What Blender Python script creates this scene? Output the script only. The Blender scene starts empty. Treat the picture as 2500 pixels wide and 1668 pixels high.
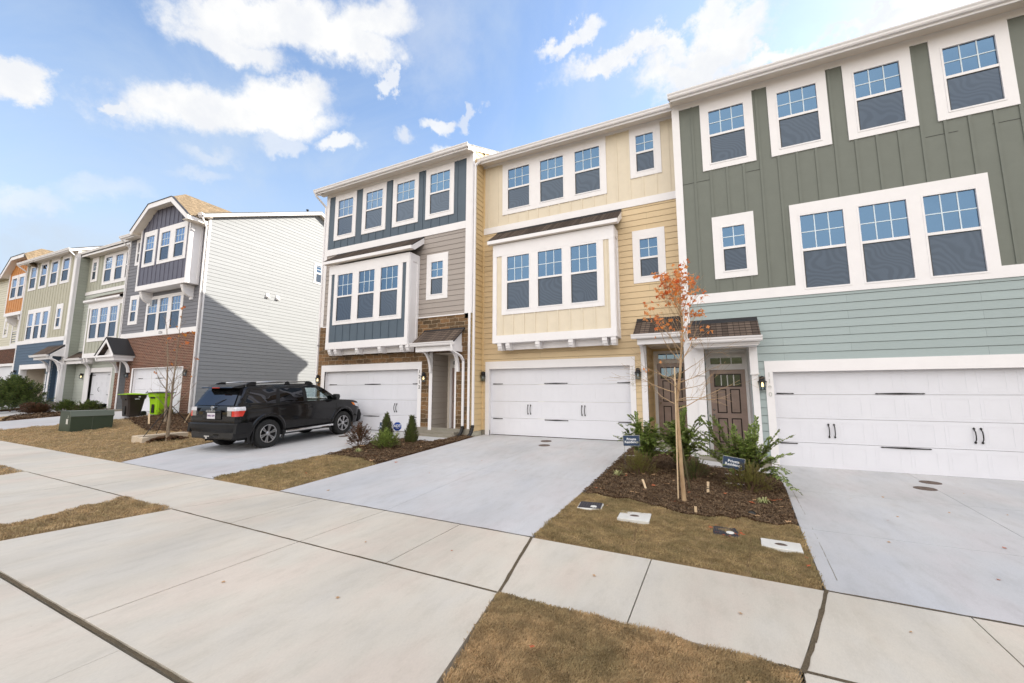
import bpy, bmesh, math, random
import numpy as np
from mathutils import Vector, Matrix
R = math.radians
S = bpy.context.scene
COL = S.collection
rnd = random.Random(7)

# ------------------------------------------------------------------ materials
def srgb(r, g, b):
    f = lambda c: (c/255/12.92) if c/255 <= .04045 else ((c/255+.055)/1.055)**2.4
    return (f(r), f(g), f(b), 1)

def newmat(name):
    m = bpy.data.materials.new(name); m.use_nodes = True
    nt = m.node_tree; nt.nodes.clear()
    out = nt.nodes.new('ShaderNodeOutputMaterial')
    return m, nt, out

def N(nt, t, **kw):
    n = nt.nodes.new(t)
    for k, v in kw.items():
        if k in n.inputs: n.inputs[k].default_value = v
        else: setattr(n, k, v)
    return n

def ramp(nt, src, stops):
    r = nt.nodes.new('ShaderNodeValToRGB')
    while len(r.color_ramp.elements) < len(stops): r.color_ramp.elements.new(.5)
    for e, (p, c) in zip(r.color_ramp.elements, stops):
        e.position = p; e.color = c if len(c) == 4 else (*c, 1)
    nt.links.new(src, r.inputs[0])
    return r.outputs[0]

def mixc(nt, fac, a, b, mode='MIX'):
    n = nt.nodes.new('ShaderNodeMix'); n.data_type = 'RGBA'; n.blend_type = mode
    for i, v in ((0, fac), (6, a), (7, b)):
        if hasattr(v, 'is_output'): nt.links.new(v, n.inputs[i])
        else: n.inputs[i].default_value = v
    return n.outputs[2]

def mul(c, k): return (c[0]*k, c[1]*k, c[2]*k, 1)

def paint(name, col, rough=.55, var=.06, scale=3.0, bump=.0, bscale=200, spec=.4, metal=0., coat=0.):
    m, nt, out = newmat(name)
    p = N(nt, 'ShaderNodeBsdfPrincipled', Roughness=rough, Metallic=metal)
    p.inputs['Specular IOR Level'].default_value = spec
    p.inputs['Coat Weight'].default_value = coat
    p.inputs['Coat Roughness'].default_value = .03
    tc = N(nt, 'ShaderNodeTexCoord')
    nz = N(nt, 'ShaderNodeTexNoise', Scale=scale, Detail=6.0, Roughness=.65)
    nt.links.new(tc.outputs['Object'], nz.inputs['Vector'])
    c = ramp(nt, nz.outputs[0], [(.3, mul(col, 1-var)), (.7, mul(col, 1+var))])
    nt.links.new(c, p.inputs['Base Color'])
    if bump:
        n2 = N(nt, 'ShaderNodeTexNoise', Scale=bscale, Detail=3.0)
        nt.links.new(tc.outputs['Object'], n2.inputs['Vector'])
        b = N(nt, 'ShaderNodeBump', Strength=bump, Distance=.01)
        nt.links.new(n2.outputs[0], b.inputs['Height']); nt.links.new(b.outputs[0], p.inputs['Normal'])
    nt.links.new(p.outputs[0], out.inputs[0])
    return m

def siding_mat(name, col, exp=.195, side=False):
    """fibre cement boards: woodgrain, slight tone change board to board, butt joints"""
    m, nt, out = newmat(name)
    p = N(nt, 'ShaderNodeBsdfPrincipled', Roughness=.6)
    p.inputs['Specular IOR Level'].default_value = .3
    tc = N(nt, 'ShaderNodeTexCoord'); sp = N(nt, 'ShaderNodeSeparateXYZ'); cb = N(nt, 'ShaderNodeCombineXYZ')
    nt.links.new(tc.outputs['Object'], sp.inputs[0])
    gp = N(nt, 'ShaderNodeNewGeometry'); s2 = N(nt, 'ShaderNodeSeparateXYZ'); nt.links.new(gp.outputs['Position'], s2.inputs[0])
    ofs = N(nt, 'ShaderNodeMath', operation='ADD'); nt.links.new(s2.outputs[2], ofs.inputs[0]); ofs.inputs[1].default_value = exp*60-.004
    nt.links.new(sp.outputs[1 if side else 0], cb.inputs[0]); nt.links.new(ofs.outputs[0], cb.inputs[1])
    br = N(nt, 'ShaderNodeTexBrick', Scale=1.0)
    br.offset = .37; br.squash = 1
    br.inputs['Brick Width'].default_value = 3.66; br.inputs['Row Height'].default_value = exp
    br.inputs['Mortar Size'].default_value = .0022; br.inputs['Mortar Smooth'].default_value = .1
    br.inputs['Color1'].default_value = mul(col, .965); br.inputs['Color2'].default_value = mul(col, 1.03)
    br.inputs['Mortar'].default_value = mul(col, .45)
    nt.links.new(cb.outputs[0], br.inputs['Vector'])
    mp = N(nt, 'ShaderNodeMapping'); mp.inputs['Scale'].default_value = (1.2, 1.2, 14)
    nt.links.new(tc.outputs['Object'], mp.inputs[0])
    nz = N(nt, 'ShaderNodeTexNoise', Scale=4.0, Detail=8.0, Roughness=.7)
    nt.links.new(mp.outputs[0], nz.inputs['Vector'])
    g = ramp(nt, nz.outputs[0], [(.25, (.93, .93, .93)), (.75, (1.05, 1.05, 1.05))])
    c = mixc(nt, 1.0, br.outputs[0], g, 'MULTIPLY')
    nt.links.new(c, p.inputs['Base Color'])
    b = N(nt, 'ShaderNodeBump', Strength=.25, Distance=.004)
    nt.links.new(nz.outputs[0], b.inputs['Height']); nt.links.new(b.outputs[0], p.inputs['Normal'])
    nt.links.new(p.outputs[0], out.inputs[0])
    return m

def brick_mat(name, c1, c2, mortar, w, h, ms, jitter=.0, bump=.5, off=.5, dark=None):
    m, nt, out = newmat(name)
    p = N(nt, 'ShaderNodeBsdfPrincipled', Roughness=.85)
    p.inputs['Specular IOR Level'].default_value = .2
    tc = N(nt, 'ShaderNodeTexCoord'); sp = N(nt, 'ShaderNodeSeparateXYZ'); cb = N(nt, 'ShaderNodeCombineXYZ')
    nt.links.new(tc.outputs['Object'], sp.inputs[0])
    ad = N(nt, 'ShaderNodeMath', operation='ADD'); nt.links.new(sp.outputs[0], ad.inputs[0]); nt.links.new(sp.outputs[1], ad.inputs[1])
    nt.links.new(ad.outputs[0], cb.inputs[0]); nt.links.new(sp.outputs[2], cb.inputs[1])
    vec = cb.outputs[0]
    if jitter:
        nzj = N(nt, 'ShaderNodeTexNoise', Scale=5.0, Detail=2.0)
        nt.links.new(tc.outputs['Object'], nzj.inputs['Vector'])
        vm = N(nt, 'ShaderNodeVectorMath', operation='SCALE'); vm.inputs[3].default_value = jitter
        nt.links.new(nzj.outputs[1], vm.inputs[0])
        va = N(nt, 'ShaderNodeVectorMath', operation='ADD'); nt.links.new(vec, va.inputs[0]); nt.links.new(vm.outputs[0], va.inputs[1])
        vec = va.outputs[0]
    br = N(nt, 'ShaderNodeTexBrick', Scale=1.0); br.offset = off
    br.inputs['Brick Width'].default_value = w; br.inputs['Row Height'].default_value = h
    br.inputs['Mortar Size'].default_value = ms; br.inputs['Mortar Smooth'].default_value = .3
    br.inputs['Color1'].default_value = c1; br.inputs['Color2'].default_value = c2; br.inputs['Mortar'].default_value = mortar
    nt.links.new(vec, br.inputs['Vector'])
    nz = N(nt, 'ShaderNodeTexNoise', Scale=9.0, Detail=8.0, Roughness=.7)
    nt.links.new(tc.outputs['Object'], nz.inputs['Vector'])
    g = ramp(nt, nz.outputs[0], [(.25, (.6, .6, .6)), (.75, (1.35, 1.3, 1.25))])
    c = mixc(nt, 1.0, br.outputs[0], g, 'MULTIPLY')
    nt.links.new(c, p.inputs['Base Color'])
    inv = N(nt, 'ShaderNodeMath', operation='SUBTRACT'); inv.inputs[0].default_value = 1; nt.links.new(br.outputs['Fac'], inv.inputs[1])
    a2 = N(nt, 'ShaderNodeMath', operation='MULTIPLY_ADD'); nt.links.new(nz.outputs[0], a2.inputs[0]); a2.inputs[1].default_value = .6
    nt.links.new(inv.outputs[0], a2.inputs[2])
    b = N(nt, 'ShaderNodeBump', Strength=bump, Distance=.02)
    nt.links.new(a2.outputs[0], b.inputs['Height']); nt.links.new(b.outputs[0], p.inputs['Normal'])
    nt.links.new(p.outputs[0], out.inputs[0])
    return m

def shingle_mat(name, c1, c2, gap):
    m, nt, out = newmat(name)
    p = N(nt, 'ShaderNodeBsdfPrincipled', Roughness=.95)
    p.inputs['Specular IOR Level'].default_value = .1
    tc = N(nt, 'ShaderNodeTexCoord'); sp = N(nt, 'ShaderNodeSeparateXYZ'); cb = N(nt, 'ShaderNodeCombineXYZ')
    nt.links.new(tc.outputs['UV'], sp.inputs[0]); nt.links.new(sp.outputs[0], cb.inputs[0]); nt.links.new(sp.outputs[1], cb.inputs[1])
    br = N(nt, 'ShaderNodeTexBrick', Scale=1.0); br.offset = .41; br.offset_frequency = 2; br.squash = .7; br.squash_frequency = 3
    br.inputs['Brick Width'].default_value = .19; br.inputs['Row Height'].default_value = .135
    br.inputs['Mortar Size'].default_value = .006; br.inputs['Mortar Smooth'].default_value = .0
    br.inputs['Color1'].default_value = c1; br.inputs['Color2'].default_value = c2; br.inputs['Mortar'].default_value = gap
    nt.links.new(cb.outputs[0], br.inputs['Vector'])
    nz = N(nt, 'ShaderNodeTexNoise', Scale=60.0, Detail=4.0, Roughness=.8)
    nt.links.new(tc.outputs['Object'], nz.inputs['Vector'])
    g = ramp(nt, nz.outputs[0], [(.3, (.75, .75, .75)), (.7, (1.25, 1.25, 1.25))])
    c = mixc(nt, 1.0, br.outputs[0], g, 'MULTIPLY')
    nt.links.new(c, p.inputs['Base Color'])
    b = N(nt, 'ShaderNodeBump', Strength=.6, Distance=.01)
    nt.links.new(nz.outputs[0], b.inputs['Height']); nt.links.new(b.outputs[0], p.inputs['Normal'])
    nt.links.new(p.outputs[0], out.inputs[0])
    return m

def concrete_mat(name, col, tint=1.0):
    m, nt, out = newmat(name)
    p = N(nt, 'ShaderNodeBsdfPrincipled', Roughness=.8)
    p.inputs['Specular IOR Level'].default_value = .3
    tc = N(nt, 'ShaderNodeTexCoord')
    def noise(sc, det, sx=1, sy=1, ro=.6):
        mp = N(nt, 'ShaderNodeMapping'); mp.inputs['Scale'].default_value = (sx, sy, 1)
        nt.links.new(tc.outputs['Object'], mp.inputs[0])
        n = N(nt, 'ShaderNodeTexNoise', Scale=sc, Detail=det, Roughness=ro); nt.links.new(mp.outputs[0], n.inputs['Vector'])
        return n.outputs[0]
    c = ramp(nt, noise(.55, 3, 1, .6), [(.3, mul(col, .88)), (.5, mul(col, 1.0)), (.7, mul(col, 1.08))])
    c = mixc(nt, .8*tint, c, ramp(nt, noise(1.3, 4, 1, .5, .55), [(.35, (1.03, .975, .97)), (.5, (1, 1, 1)), (.66, (.965, .99, 1.03))]), 'MULTIPLY')
    c = mixc(nt, .9, c, ramp(nt, noise(7, 5, 1, .35, .7), [(.28, (.90, .895, .88)), (.5, (1, 1, 1)), (.75, (1.04, 1.04, 1.04))]), 'MULTIPLY')
    c = mixc(nt, .35, c, ramp(nt, noise(1.7, 6, 2.2, .16, .6), [(.3, (.90, .89, .88)), (.52, (1, 1, 1)), (.75, (1.02, 1.02, 1.02))]), 'MULTIPLY')
    c = mixc(nt, .9, c, ramp(nt, noise(140, 3, 1, .25, .7), [(.25, (.92, .92, .92)), (.7, (1.05, 1.05, 1.05))]), 'MULTIPLY')
    # small dark scuffs and dirt specks that lie on the slabs
    vo = N(nt, 'ShaderNodeTexNoise', Scale=26.0, Detail=4.0, Roughness=.7)
    nt.links.new(tc.outputs['Object'], vo.inputs['Vector'])
    c = mixc(nt, 1, c, ramp(nt, vo.outputs[0], [(.695, (1, 1, 1)), (.74, (.72, .69, .64))]), 'MULTIPLY')
    nt.links.new(c, p.inputs['Base Color'])
    b = N(nt, 'ShaderNodeBump', Strength=.18, Distance=.006)
    nt.links.new(noise(220, 4, 1, .2, .8), b.inputs['Height']); nt.links.new(b.outputs[0], p.inputs['Normal'])
    nt.links.new(p.outputs[0], out.inputs[0])
    return m

def glass_pane(name, tint, base, lo=.35, hi=.95, rough=.015, trans=0.0, wave=0., gz=(.66, .76, .92)):
    m, nt, out = newmat(name)
    gl = N(nt, 'ShaderNodeBsdfGlossy', Color=tint, Roughness=rough)
    df = N(nt, 'ShaderNodeBsdfDiffuse', Color=base)
    lw = N(nt, 'ShaderNodeLayerWeight', Blend=.35)
    mr = N(nt, 'ShaderNodeMapRange'); mr.inputs[3].default_value = lo; mr.inputs[4].default_value = hi
    nt.links.new(lw.outputs['Facing'], mr.inputs[0])
    nt.links.new(ramp(nt, lw.outputs['Facing'], [(.22, tint), (.7, gz)]), gl.inputs[0])
    under = df.outputs[0]
    if trans:
        tr = N(nt, 'ShaderNodeBsdfTransparent', Color=(.75, .85, .9, 1)); mx = N(nt, 'ShaderNodeMixShader', Fac=trans)
        nt.links.new(df.outputs[0], mx.inputs[1]); nt.links.new(tr.outputs[0], mx.inputs[2]); under = mx.outputs[0]
    mx = N(nt, 'ShaderNodeMixShader')
    nt.links.new(mr.outputs[0], mx.inputs[0]); nt.links.new(under, mx.inputs[1]); nt.links.new(gl.outputs[0], mx.inputs[2])
    if wave:
        tc = N(nt, 'ShaderNodeTexCoord'); nz = N(nt, 'ShaderNodeTexNoise', Scale=2.2, Detail=1.0)
        nt.links.new(tc.outputs['Object'], nz.inputs['Vector'])
        b = N(nt, 'ShaderNodeBump', Strength=wave, Distance=.02)
        nt.links.new(nz.outputs[0], b.inputs['Height']); nt.links.new(b.outputs[0], gl.inputs['Normal'])
    nt.links.new(mx.outputs[0], out.inputs[0])
    return m

def screen_mat(name):
    """fine insect mesh: dark fabric with faint wavy moire bands where the mesh ripples"""
    m, nt, out = newmat(name)
    tc = N(nt, 'ShaderNodeTexCoord')
    nz = N(nt, 'ShaderNodeTexNoise', Scale=1.1, Detail=1.5); nt.links.new(tc.outputs['Object'], nz.inputs['Vector'])
    vm = N(nt, 'ShaderNodeVectorMath', operation='MULTIPLY_ADD')
    nt.links.new(nz.outputs[1], vm.inputs[0]); vm.inputs[1].default_value = (1.1, 1.1, 1.1); nt.links.new(tc.outputs['Object'], vm.inputs[2])
    wv = N(nt, 'ShaderNodeTexWave', Scale=3.4, Distortion=2.0); wv.inputs['Detail'].default_value = 2
    wv.bands_direction = 'DIAGONAL'
    nt.links.new(vm.outputs[0], wv.inputs['Vector'])
    c = ramp(nt, wv.outputs[0], [(.2, srgb(62, 69, 79)), (.8, srgb(70, 78, 89))])
    df = N(nt, 'ShaderNodeBsdfDiffuse'); nt.links.new(c, df.inputs[0])
    gl = N(nt, 'ShaderNodeBsdfGlossy', Color=(.45, .55, .68, 1), Roughness=.06)
    mx = N(nt, 'ShaderNodeMixShader'); lw = N(nt, 'ShaderNodeLayerWeight', Blend=.25)
    mr = N(nt, 'ShaderNodeMapRange'); mr.inputs[3].default_value = .05; mr.inputs[4].default_value = .5
    nt.links.new(lw.outputs['Facing'], mr.inputs[0]); nt.links.new(mr.outputs[0], mx.inputs[0])
    nt.links.new(df.outputs[0], mx.inputs[1]); nt.links.new(gl.outputs[0], mx.inputs[2])
    nt.links.new(mx.outputs[0], out.inputs[0])
    return m

def emit(name, col, st):
    m, nt, out = newmat(name); e = N(nt, 'ShaderNodeEmission', Color=col, Strength=st)
    nt.links.new(e.outputs[0], out.inputs[0]); return m

def leafmat(name, c1, c2, c3=None, trans=.35, rough=.5, scale=2.5, patch=False):
    m, nt, out = newmat(name)
    g = N(nt, 'ShaderNodeNewGeometry')
    st = [(.0, c1), (.5, c2), (1., c3 or c1)]
    c = ramp(nt, g.outputs['Random Per Island'], st)
    if patch:
        tc = N(nt, 'ShaderNodeTexCoord')
        for sc, lo, hi in ((1.6, (.78, .80, .74), (1.12, 1.08, 1.05)), (7.0, (.80, .78, .74), (1.12, 1.1, 1.06))):
            z_ = N(nt, 'ShaderNodeTexNoise', Scale=sc, Detail=4.0); nt.links.new(tc.outputs['Object'], z_.inputs['Vector'])
            c = mixc(nt, 1, c, ramp(nt, z_.outputs[0], [(.36, lo), (.6, hi)]), 'MULTIPLY')
    p = N(nt, 'ShaderNodeBsdfPrincipled', Roughness=rough); p.inputs['Specular IOR Level'].default_value = .4
    nt.links.new(c, p.inputs['Base Color'])
    t = N(nt, 'ShaderNodeBsdfTranslucent'); nt.links.new(c, t.inputs[0])
    mx = N(nt, 'ShaderNodeMixShader', Fac=trans)
    nt.links.new(p.outputs[0], mx.inputs[1]); nt.links.new(t.outputs[0], mx.inputs[2])
    nt.links.new(mx.outputs[0], out.inputs[0])
    return m

def groundmat(name, stops, scale, bump=.6, det=8, stretch=(1, 1, 1)):
    m, nt, out = newmat(name)
    tc = N(nt, 'ShaderNodeTexCoord'); mp = N(nt, 'ShaderNodeMapping'); mp.inputs['Scale'].default_value = stretch
    nt.links.new(tc.outputs['Object'], mp.inputs[0])
    nz = N(nt, 'ShaderNodeTexNoise', Scale=scale, Detail=float(det), Roughness=.75); nt.links.new(mp.outputs[0], nz.inputs['Vector'])
    n2 = N(nt, 'ShaderNodeTexNoise', Scale=1.3, Detail=3.0); nt.links.new(mp.outputs[0], n2.inputs['Vector'])
    c = ramp(nt, nz.outputs[0], stops)
    c = mixc(nt, 1, c, ramp(nt, n2.outputs[0], [(.3, (.82, .84, .8)), (.7, (1.15, 1.12, 1.05))]), 'MULTIPLY')
    p = N(nt, 'ShaderNodeBsdfPrincipled', Roughness=.95); p.inputs['Specular IOR Level'].default_value = .1
    nt.links.new(c, p.inputs['Base Color'])
    b = N(nt, 'ShaderNodeBump', Strength=bump, Distance=.02)
    nt.links.new(nz.outputs[0], b.inputs['Height']); nt.links.new(b.outputs[0], p.inputs['Normal'])
    nt.links.new(p.outputs[0], out.inputs[0])
    return m

M = {}
M['white'] = paint('white_trim', srgb(228, 225, 226), .5, .03, 2)
M['door_white'] = paint('garage_door_paint', srgb(216, 216, 222), .4, .025, 1.2)
M['cream_soffit'] = paint('soffit_paint', srgb(226, 216, 204), .6, .03)
M['slate_bb'] = paint('slate_panel', srgb(80, 93, 105), .55, .05)
M['cream_bb'] = paint('cream_panel', srgb(215, 203, 182), .55, .04)
M['green_bb'] = paint('green_panel', srgb(107, 111, 103), .55, .05)
M['indigo_bb'] = paint('indigo_panel', srgb(92, 92, 106), .55, .05)
M['beige_bb'] = paint('beige_panel', srgb(176, 172, 154), .55, .05)
M['olive_bb'] = paint('olive_panel', srgb(166, 166, 152), .55, .05)
M['orange_bb'] = paint('orange_panel', srgb(192, 132, 76), .55, .05)
M['taupe'] = siding_mat('taupe_siding', srgb(160, 151, 145))
M['yellow'] = siding_mat('yellow_siding', srgb(209, 186, 150))
M['yellow_s'] = siding_mat('yellow_siding_side', srgb(212, 186, 142), side=True)
M['yellow_p'] = paint('yellow_paint', srgb(214, 188, 144))
M['sage'] = siding_mat('sage_siding', srgb(157, 169, 169))
M['sage_s'] = siding_mat('sage_siding_side', srgb(150, 165, 160), side=True)
M['taupe_s'] = siding_mat('taupe_siding_side', srgb(160, 152, 144), side=True)
M['gray'] = siding_mat('gray_siding', srgb(118, 118, 124))
M['gray_s'] = siding_mat('gray_siding_side', srgb(142, 144, 148), side=True)
M['olive'] = siding_mat('olive_siding', srgb(176, 179, 164))
M['olive_s'] = siding_mat('olive_siding_side', srgb(150, 154, 144), side=True)
M['palegreen'] = siding_mat('pale_green_siding', srgb(178, 182, 174))
M['cream_sd'] = siding_mat('cream_siding', srgb(205, 200, 182))
M['denim'] = siding_mat('denim_siding', srgb(76, 94, 114))
M['stone'] = brick_mat('stone_veneer', srgb(134, 104, 74), srgb(84, 70, 54), srgb(160, 144, 122), .40, .15, .011, .10, .9, .37)
M['brick'] = brick_mat('red_brick', srgb(104, 62, 48), srgb(72, 42, 35), srgb(176, 152, 136), .225, .085, .011, 0, .5)
M['brick2'] = brick_mat('brown_brick', srgb(88, 52, 40), srgb(62, 38, 32), srgb(130, 108, 94), .225, .085, .011, 0, .5)
M['shingle'] = shingle_mat('roof_shingles', srgb(78, 68, 62), srgb(108, 95, 86), srgb(48, 41, 38))
M['shingle_sunlit'] = shingle_mat('sunlit_roof_shingles', srgb(112, 98, 80), srgb(140, 122, 100), srgb(80, 70, 58))  # tan copy of the porch-roof shingle, sunlit tone put into the colour
M['flash'] = paint('black_flashing', srgb(38, 38, 42), .5)
M['concrete'] = concrete_mat('concrete_slab', srgb(195, 187, 174))
M['concrete2'] = concrete_mat('driveway_concrete', srgb(184, 183, 184), .7)
M['found'] = concrete_mat('foundation_concrete', srgb(140, 134, 122))
M['black'] = paint('black_metal', srgb(26, 24, 24), .45, .1)
M['pane'] = glass_pane('window_glass', (.14, .24, .37, 1), srgb(40, 52, 66), .5, .98, trans=.45, wave=.03)
M['pane_dark'] = glass_pane('dark_window_glass', (.22, .30, .34, 1), srgb(40, 44, 44), .4, .95)
M['screen'] = screen_mat('insect_screen')
M['blind'] = paint('blind_slats', srgb(190, 190, 184), .6)
M['interior'] = paint('room_behind_glass', srgb(70, 76, 84), .9)
M['curtain'] = paint('pale_curtain', srgb(150, 152, 150), .9, .1, 5)
M['room_dark'] = paint('dark_room', srgb(40, 44, 52), .9, .3, 1.5)
M['muntin'] = paint('muntin', srgb(206, 218, 226), .5)
M['dark_channel'] = paint('screen_frame', srgb(60, 58, 54), .6)
M['num'] = paint('house_number_metal', srgb(196, 196, 192), .5)
M['numdark'] = paint('house_number_grey', srgb(120, 120, 122), .4)
M['bulb_on'] = emit('lit_bulb', (1, .62, .25, 1), 1.6)
M['bulb_off'] = paint('unlit_bulb', srgb(210, 205, 200), .2)
M['lampglass'] = glass_pane('lantern_glass', (.8, .8, .8, 1), (.5, .5, .5, 1), .06, .4, trans=.97)
M['drywall'] = paint('drywall', srgb(196, 184, 168), .9, .08, 1.2)
M['sill'] = paint('dark_soil', srgb(70, 58, 46), .9)
M['grass'] = groundmat('turf_base', [(.3, srgb(104, 86, 64)), (.55, srgb(150, 128, 98)), (.75, srgb(180, 158, 124))], 60, .8)
M['mulch'] = groundmat('mulch_base', [(.3, srgb(44, 32, 24)), (.55, srgb(84, 62, 46)), (.75, srgb(116, 90, 68))], 45, 1.0)
M['soil'] = groundmat('joint_soil', [(.3, srgb(74, 64, 52)), (.7, srgb(118, 106, 90))], 60, .6)
M['blade'] = leafmat('grass_blades', srgb(188, 162, 126), srgb(210, 188, 152), srgb(154, 132, 98), .25, .7, patch=True)
M['blade_far'] = leafmat('grass_blades_olive', srgb(172, 152, 114), srgb(194, 174, 136), srgb(140, 128, 92), .25, .7, patch=True)
M['chip'] = leafmat('mulch_chips', srgb(76, 60, 46), srgb(130, 106, 80), srgb(54, 42, 32), .0, .9)
M['asphalt'] = groundmat('asphalt', [(.3, srgb(78, 78, 80)), (.7, srgb(108, 108, 108))], 80, .4)
M['land'] = groundmat('far_land', [(.3, srgb(110, 96, 66)), (.7, srgb(140, 124, 90))], 3, .4)

# ------------------------------------------------------------------ mesh builder
class MB:
    def __init__(s): s.v = []; s.f = []; s.m = []; s.uv = {}
    def add(s, vs, fs, m=0):
        o = len(s.v); s.v += [tuple(p) for p in vs]
        for f in fs: s.f.append(tuple(o+i for i in f)); s.m.append(m)
    def quad(s, a, b, c, d, m=0): s.add([a, b, c, d], [(0, 1, 2, 3)], m)
    def uvquad(s, a, b, c, d, uvs, m=0):
        s.add([a, b, c, d], [(0, 1, 2, 3)], m); s.uv[len(s.f)-1] = uvs
    def box(s, x0, x1, y0, y1, z0, z1, m=0):
        x0, x1 = min(x0, x1), max(x0, x1); y0, y1 = min(y0, y1), max(y0, y1); z0, z1 = min(z0, z1), max(z0, z1)
        vs = [(x, y, z) for z in (z0, z1) for y in (y0, y1) for x in (x0, x1)]
        s.add(vs, [(0, 2, 3, 1), (4, 5, 7, 6), (0, 1, 5, 4), (2, 6, 7, 3), (0, 4, 6, 2), (1, 3, 7, 5)], m)
    def prism(s, poly, fn, a0, a1, m=0):
        """poly: list of 2-D points, fn(u,v,a)->xyz"""
        n = len(poly)
        vs = [fn(u, v, a0) for u, v in poly]+[fn(u, v, a1) for u, v in poly]
        fs = [tuple(range(n))[::-1], tuple(range(n, 2*n))]+[(i, (i+1) % n, n+(i+1) % n, n+i) for i in range(n)]
        s.add(vs, fs, m)
    def tube(s, pts, rad, n=6, m=0, cap=True):
        pts = [Vector(p) for p in pts]
        if not hasattr(rad, '__len__'): rad = [rad]*len(pts)
        o = len(s.v); up = Vector((0, 0, 1)); prev = None
        for i, p in enumerate(pts):
            d = (pts[min(i+1, len(pts)-1)]-pts[max(i-1, 0)])
            if d.length < 1e-9: d = up.copy()
            d.normalize()
            if prev is None:
                a = d.cross(up if abs(d.z) < .9 else Vector((1, 0, 0))).normalized()
            else:
                a = (prev-d*prev.dot(d)).normalized()
            prev = a; b = d.cross(a)
            for k in range(n):
                t = 2*math.pi*k/n
                q = p+(a*math.cos(t)+b*math.sin(t))*rad[i]; s.v.append((q.x, q.y, q.z))
        for i in range(len(pts)-1):
            for k in range(n):
                s.f.append((o+i*n+k, o+i*n+(k+1) % n, o+(i+1)*n+(k+1) % n, o+(i+1)*n+k)); s.m.append(m)
        if cap:
            s.f.append(tuple(o+k for k in range(n))[::-1]); s.m.append(m)
            e = o+(len(pts)-1)*n; s.f.append(tuple(e+k for k in range(n))); s.m.append(m)
    def lathe(s, prof, c, axis='z', n=20, m=0):
        """prof: (radius, height) list around an axis through c"""
        o = len(s.v)
        for r, h in prof:
            for k in range(n):
                t = 2*math.pi*k/n; a, b = r*math.cos(t), r*math.sin(t)
                s.v.append({'z': (c[0]+a, c[1]+b, c[2]+h), 'x': (c[0]+h, c[1]+a, c[2]+b), 'y': (c[0]+a, c[1]+h, c[2]+b)}[axis])
        for i in range(len(prof)-1):
            for k in range(n):
                s.f.append((o+i*n+k, o+i*n+(k+1) % n, o+(i+1)*n+(k+1) % n, o+(i+1)*n+k)); s.m.append(m)
    def build(s, name, mats, parent=None, off=(0, 0, 0), smooth=False, bevel=0, loc=None, rot=None):
        me = bpy.data.meshes.new(name)
        if off != (0, 0, 0): vs = [(a-off[0], b-off[1], c-off[2]) for a, b, c in s.v]
        else: vs = s.v
        me.from_pydata(vs, [], s.f)
        if not isinstance(mats, (list, tuple)): mats = [mats]
        for mm in mats: me.materials.append(M[mm] if isinstance(mm, str) else mm)
        if len(mats) > 1: me.polygons.foreach_set('material_index', s.m)
        if smooth: me.polygons.foreach_set('use_smooth', [True]*len(me.polygons))
        if s.uv:
            ul = me.uv_layers.new(name='UVMap')
            for fi, uvs in s.uv.items():
                pl = me.polygons[fi]
                for k, li in enumerate(pl.loop_indices): ul.data[li].uv = uvs[k]
        me.update()
        o = bpy.data.objects.new(name, me); COL.objects.link(o)
        if parent: o.parent = parent
        if loc is not None: o.location = loc
        if rot is not None: o.rotation_euler = rot
        if bevel:
            b = o.modifiers.new('bevel', 'BEVEL'); b.width = bevel; b.segments = 2; b.limit_method = 'ANGLE'
        return o

def tag(o, label=None, cat=None, group=None, kind=None):
    if label: o['label'] = label
    if cat: o['category'] = cat
    if group: o['group'] = group
    if kind: o['kind'] = kind
    return o
def empty(name, loc, rz=0, **kw):
    o = bpy.data.objects.new(name, None); COL.objects.link(o); o.empty_display_size = .2
    o.location = loc; o.rotation_euler = (0, 0, rz); tag(o, **kw); return o
def copy_tree(o, parent=None):
    c = o.copy(); COL.objects.link(c)
    if parent is not None: c.parent = parent
    for ch in [x for x in bpy.data.objects if x.parent == o]: copy_tree(ch, c)
    return c
def text_mesh(txt, size, name, mat, parent, loc, rot, depth=.004, align='CENTER', spacing=1.0, bold=0., line=1.0):
    cu = bpy.data.curves.new('txt', 'FONT'); cu.body = txt; cu.size = size; cu.extrude = depth; cu.align_x = align; cu.align_y = 'CENTER'
    cu.space_character = spacing; cu.offset = bold; cu.space_line = line
    t = bpy.data.objects.new('txt', cu); COL.objects.link(t)
    dg = bpy.context.evaluated_depsgraph_get()
    me = bpy.data.meshes.new_from_object(t.evaluated_get(dg))
    bpy.data.objects.remove(t); me.name = name
    me.materials.clear(); me.materials.append(M[mat])
    o = bpy.data.objects.new(name, me); COL.objects.link(o); o.parent = parent; o.location = loc; o.rotation_euler = rot
    return o

# ------------------------------------------------------------------ terrain
FX = [-60, -50, -41, -37, -35, -29.5, -24, -23, -16, -14.8, -9.6, -7.5, -2.3, 1.1, 60]
FZ = [-.5, -.6, -.72, -.98, -1.0, -1.03, -1.03, -1.1, -1.45, -1.48, -1.48, -1.5, -1.5, -1.8, -1.85]
def H(x, y):
    s = -1.9-.012*max(min(x, 40), -70); f = float(np.interp(x, FX, FZ))
    t = min(max((y-5.0)/6.0, 0), 1) if x < -23 else min(max((y-5.15)/7.1, 0), 1)
    return s+(f-s)*t
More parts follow.
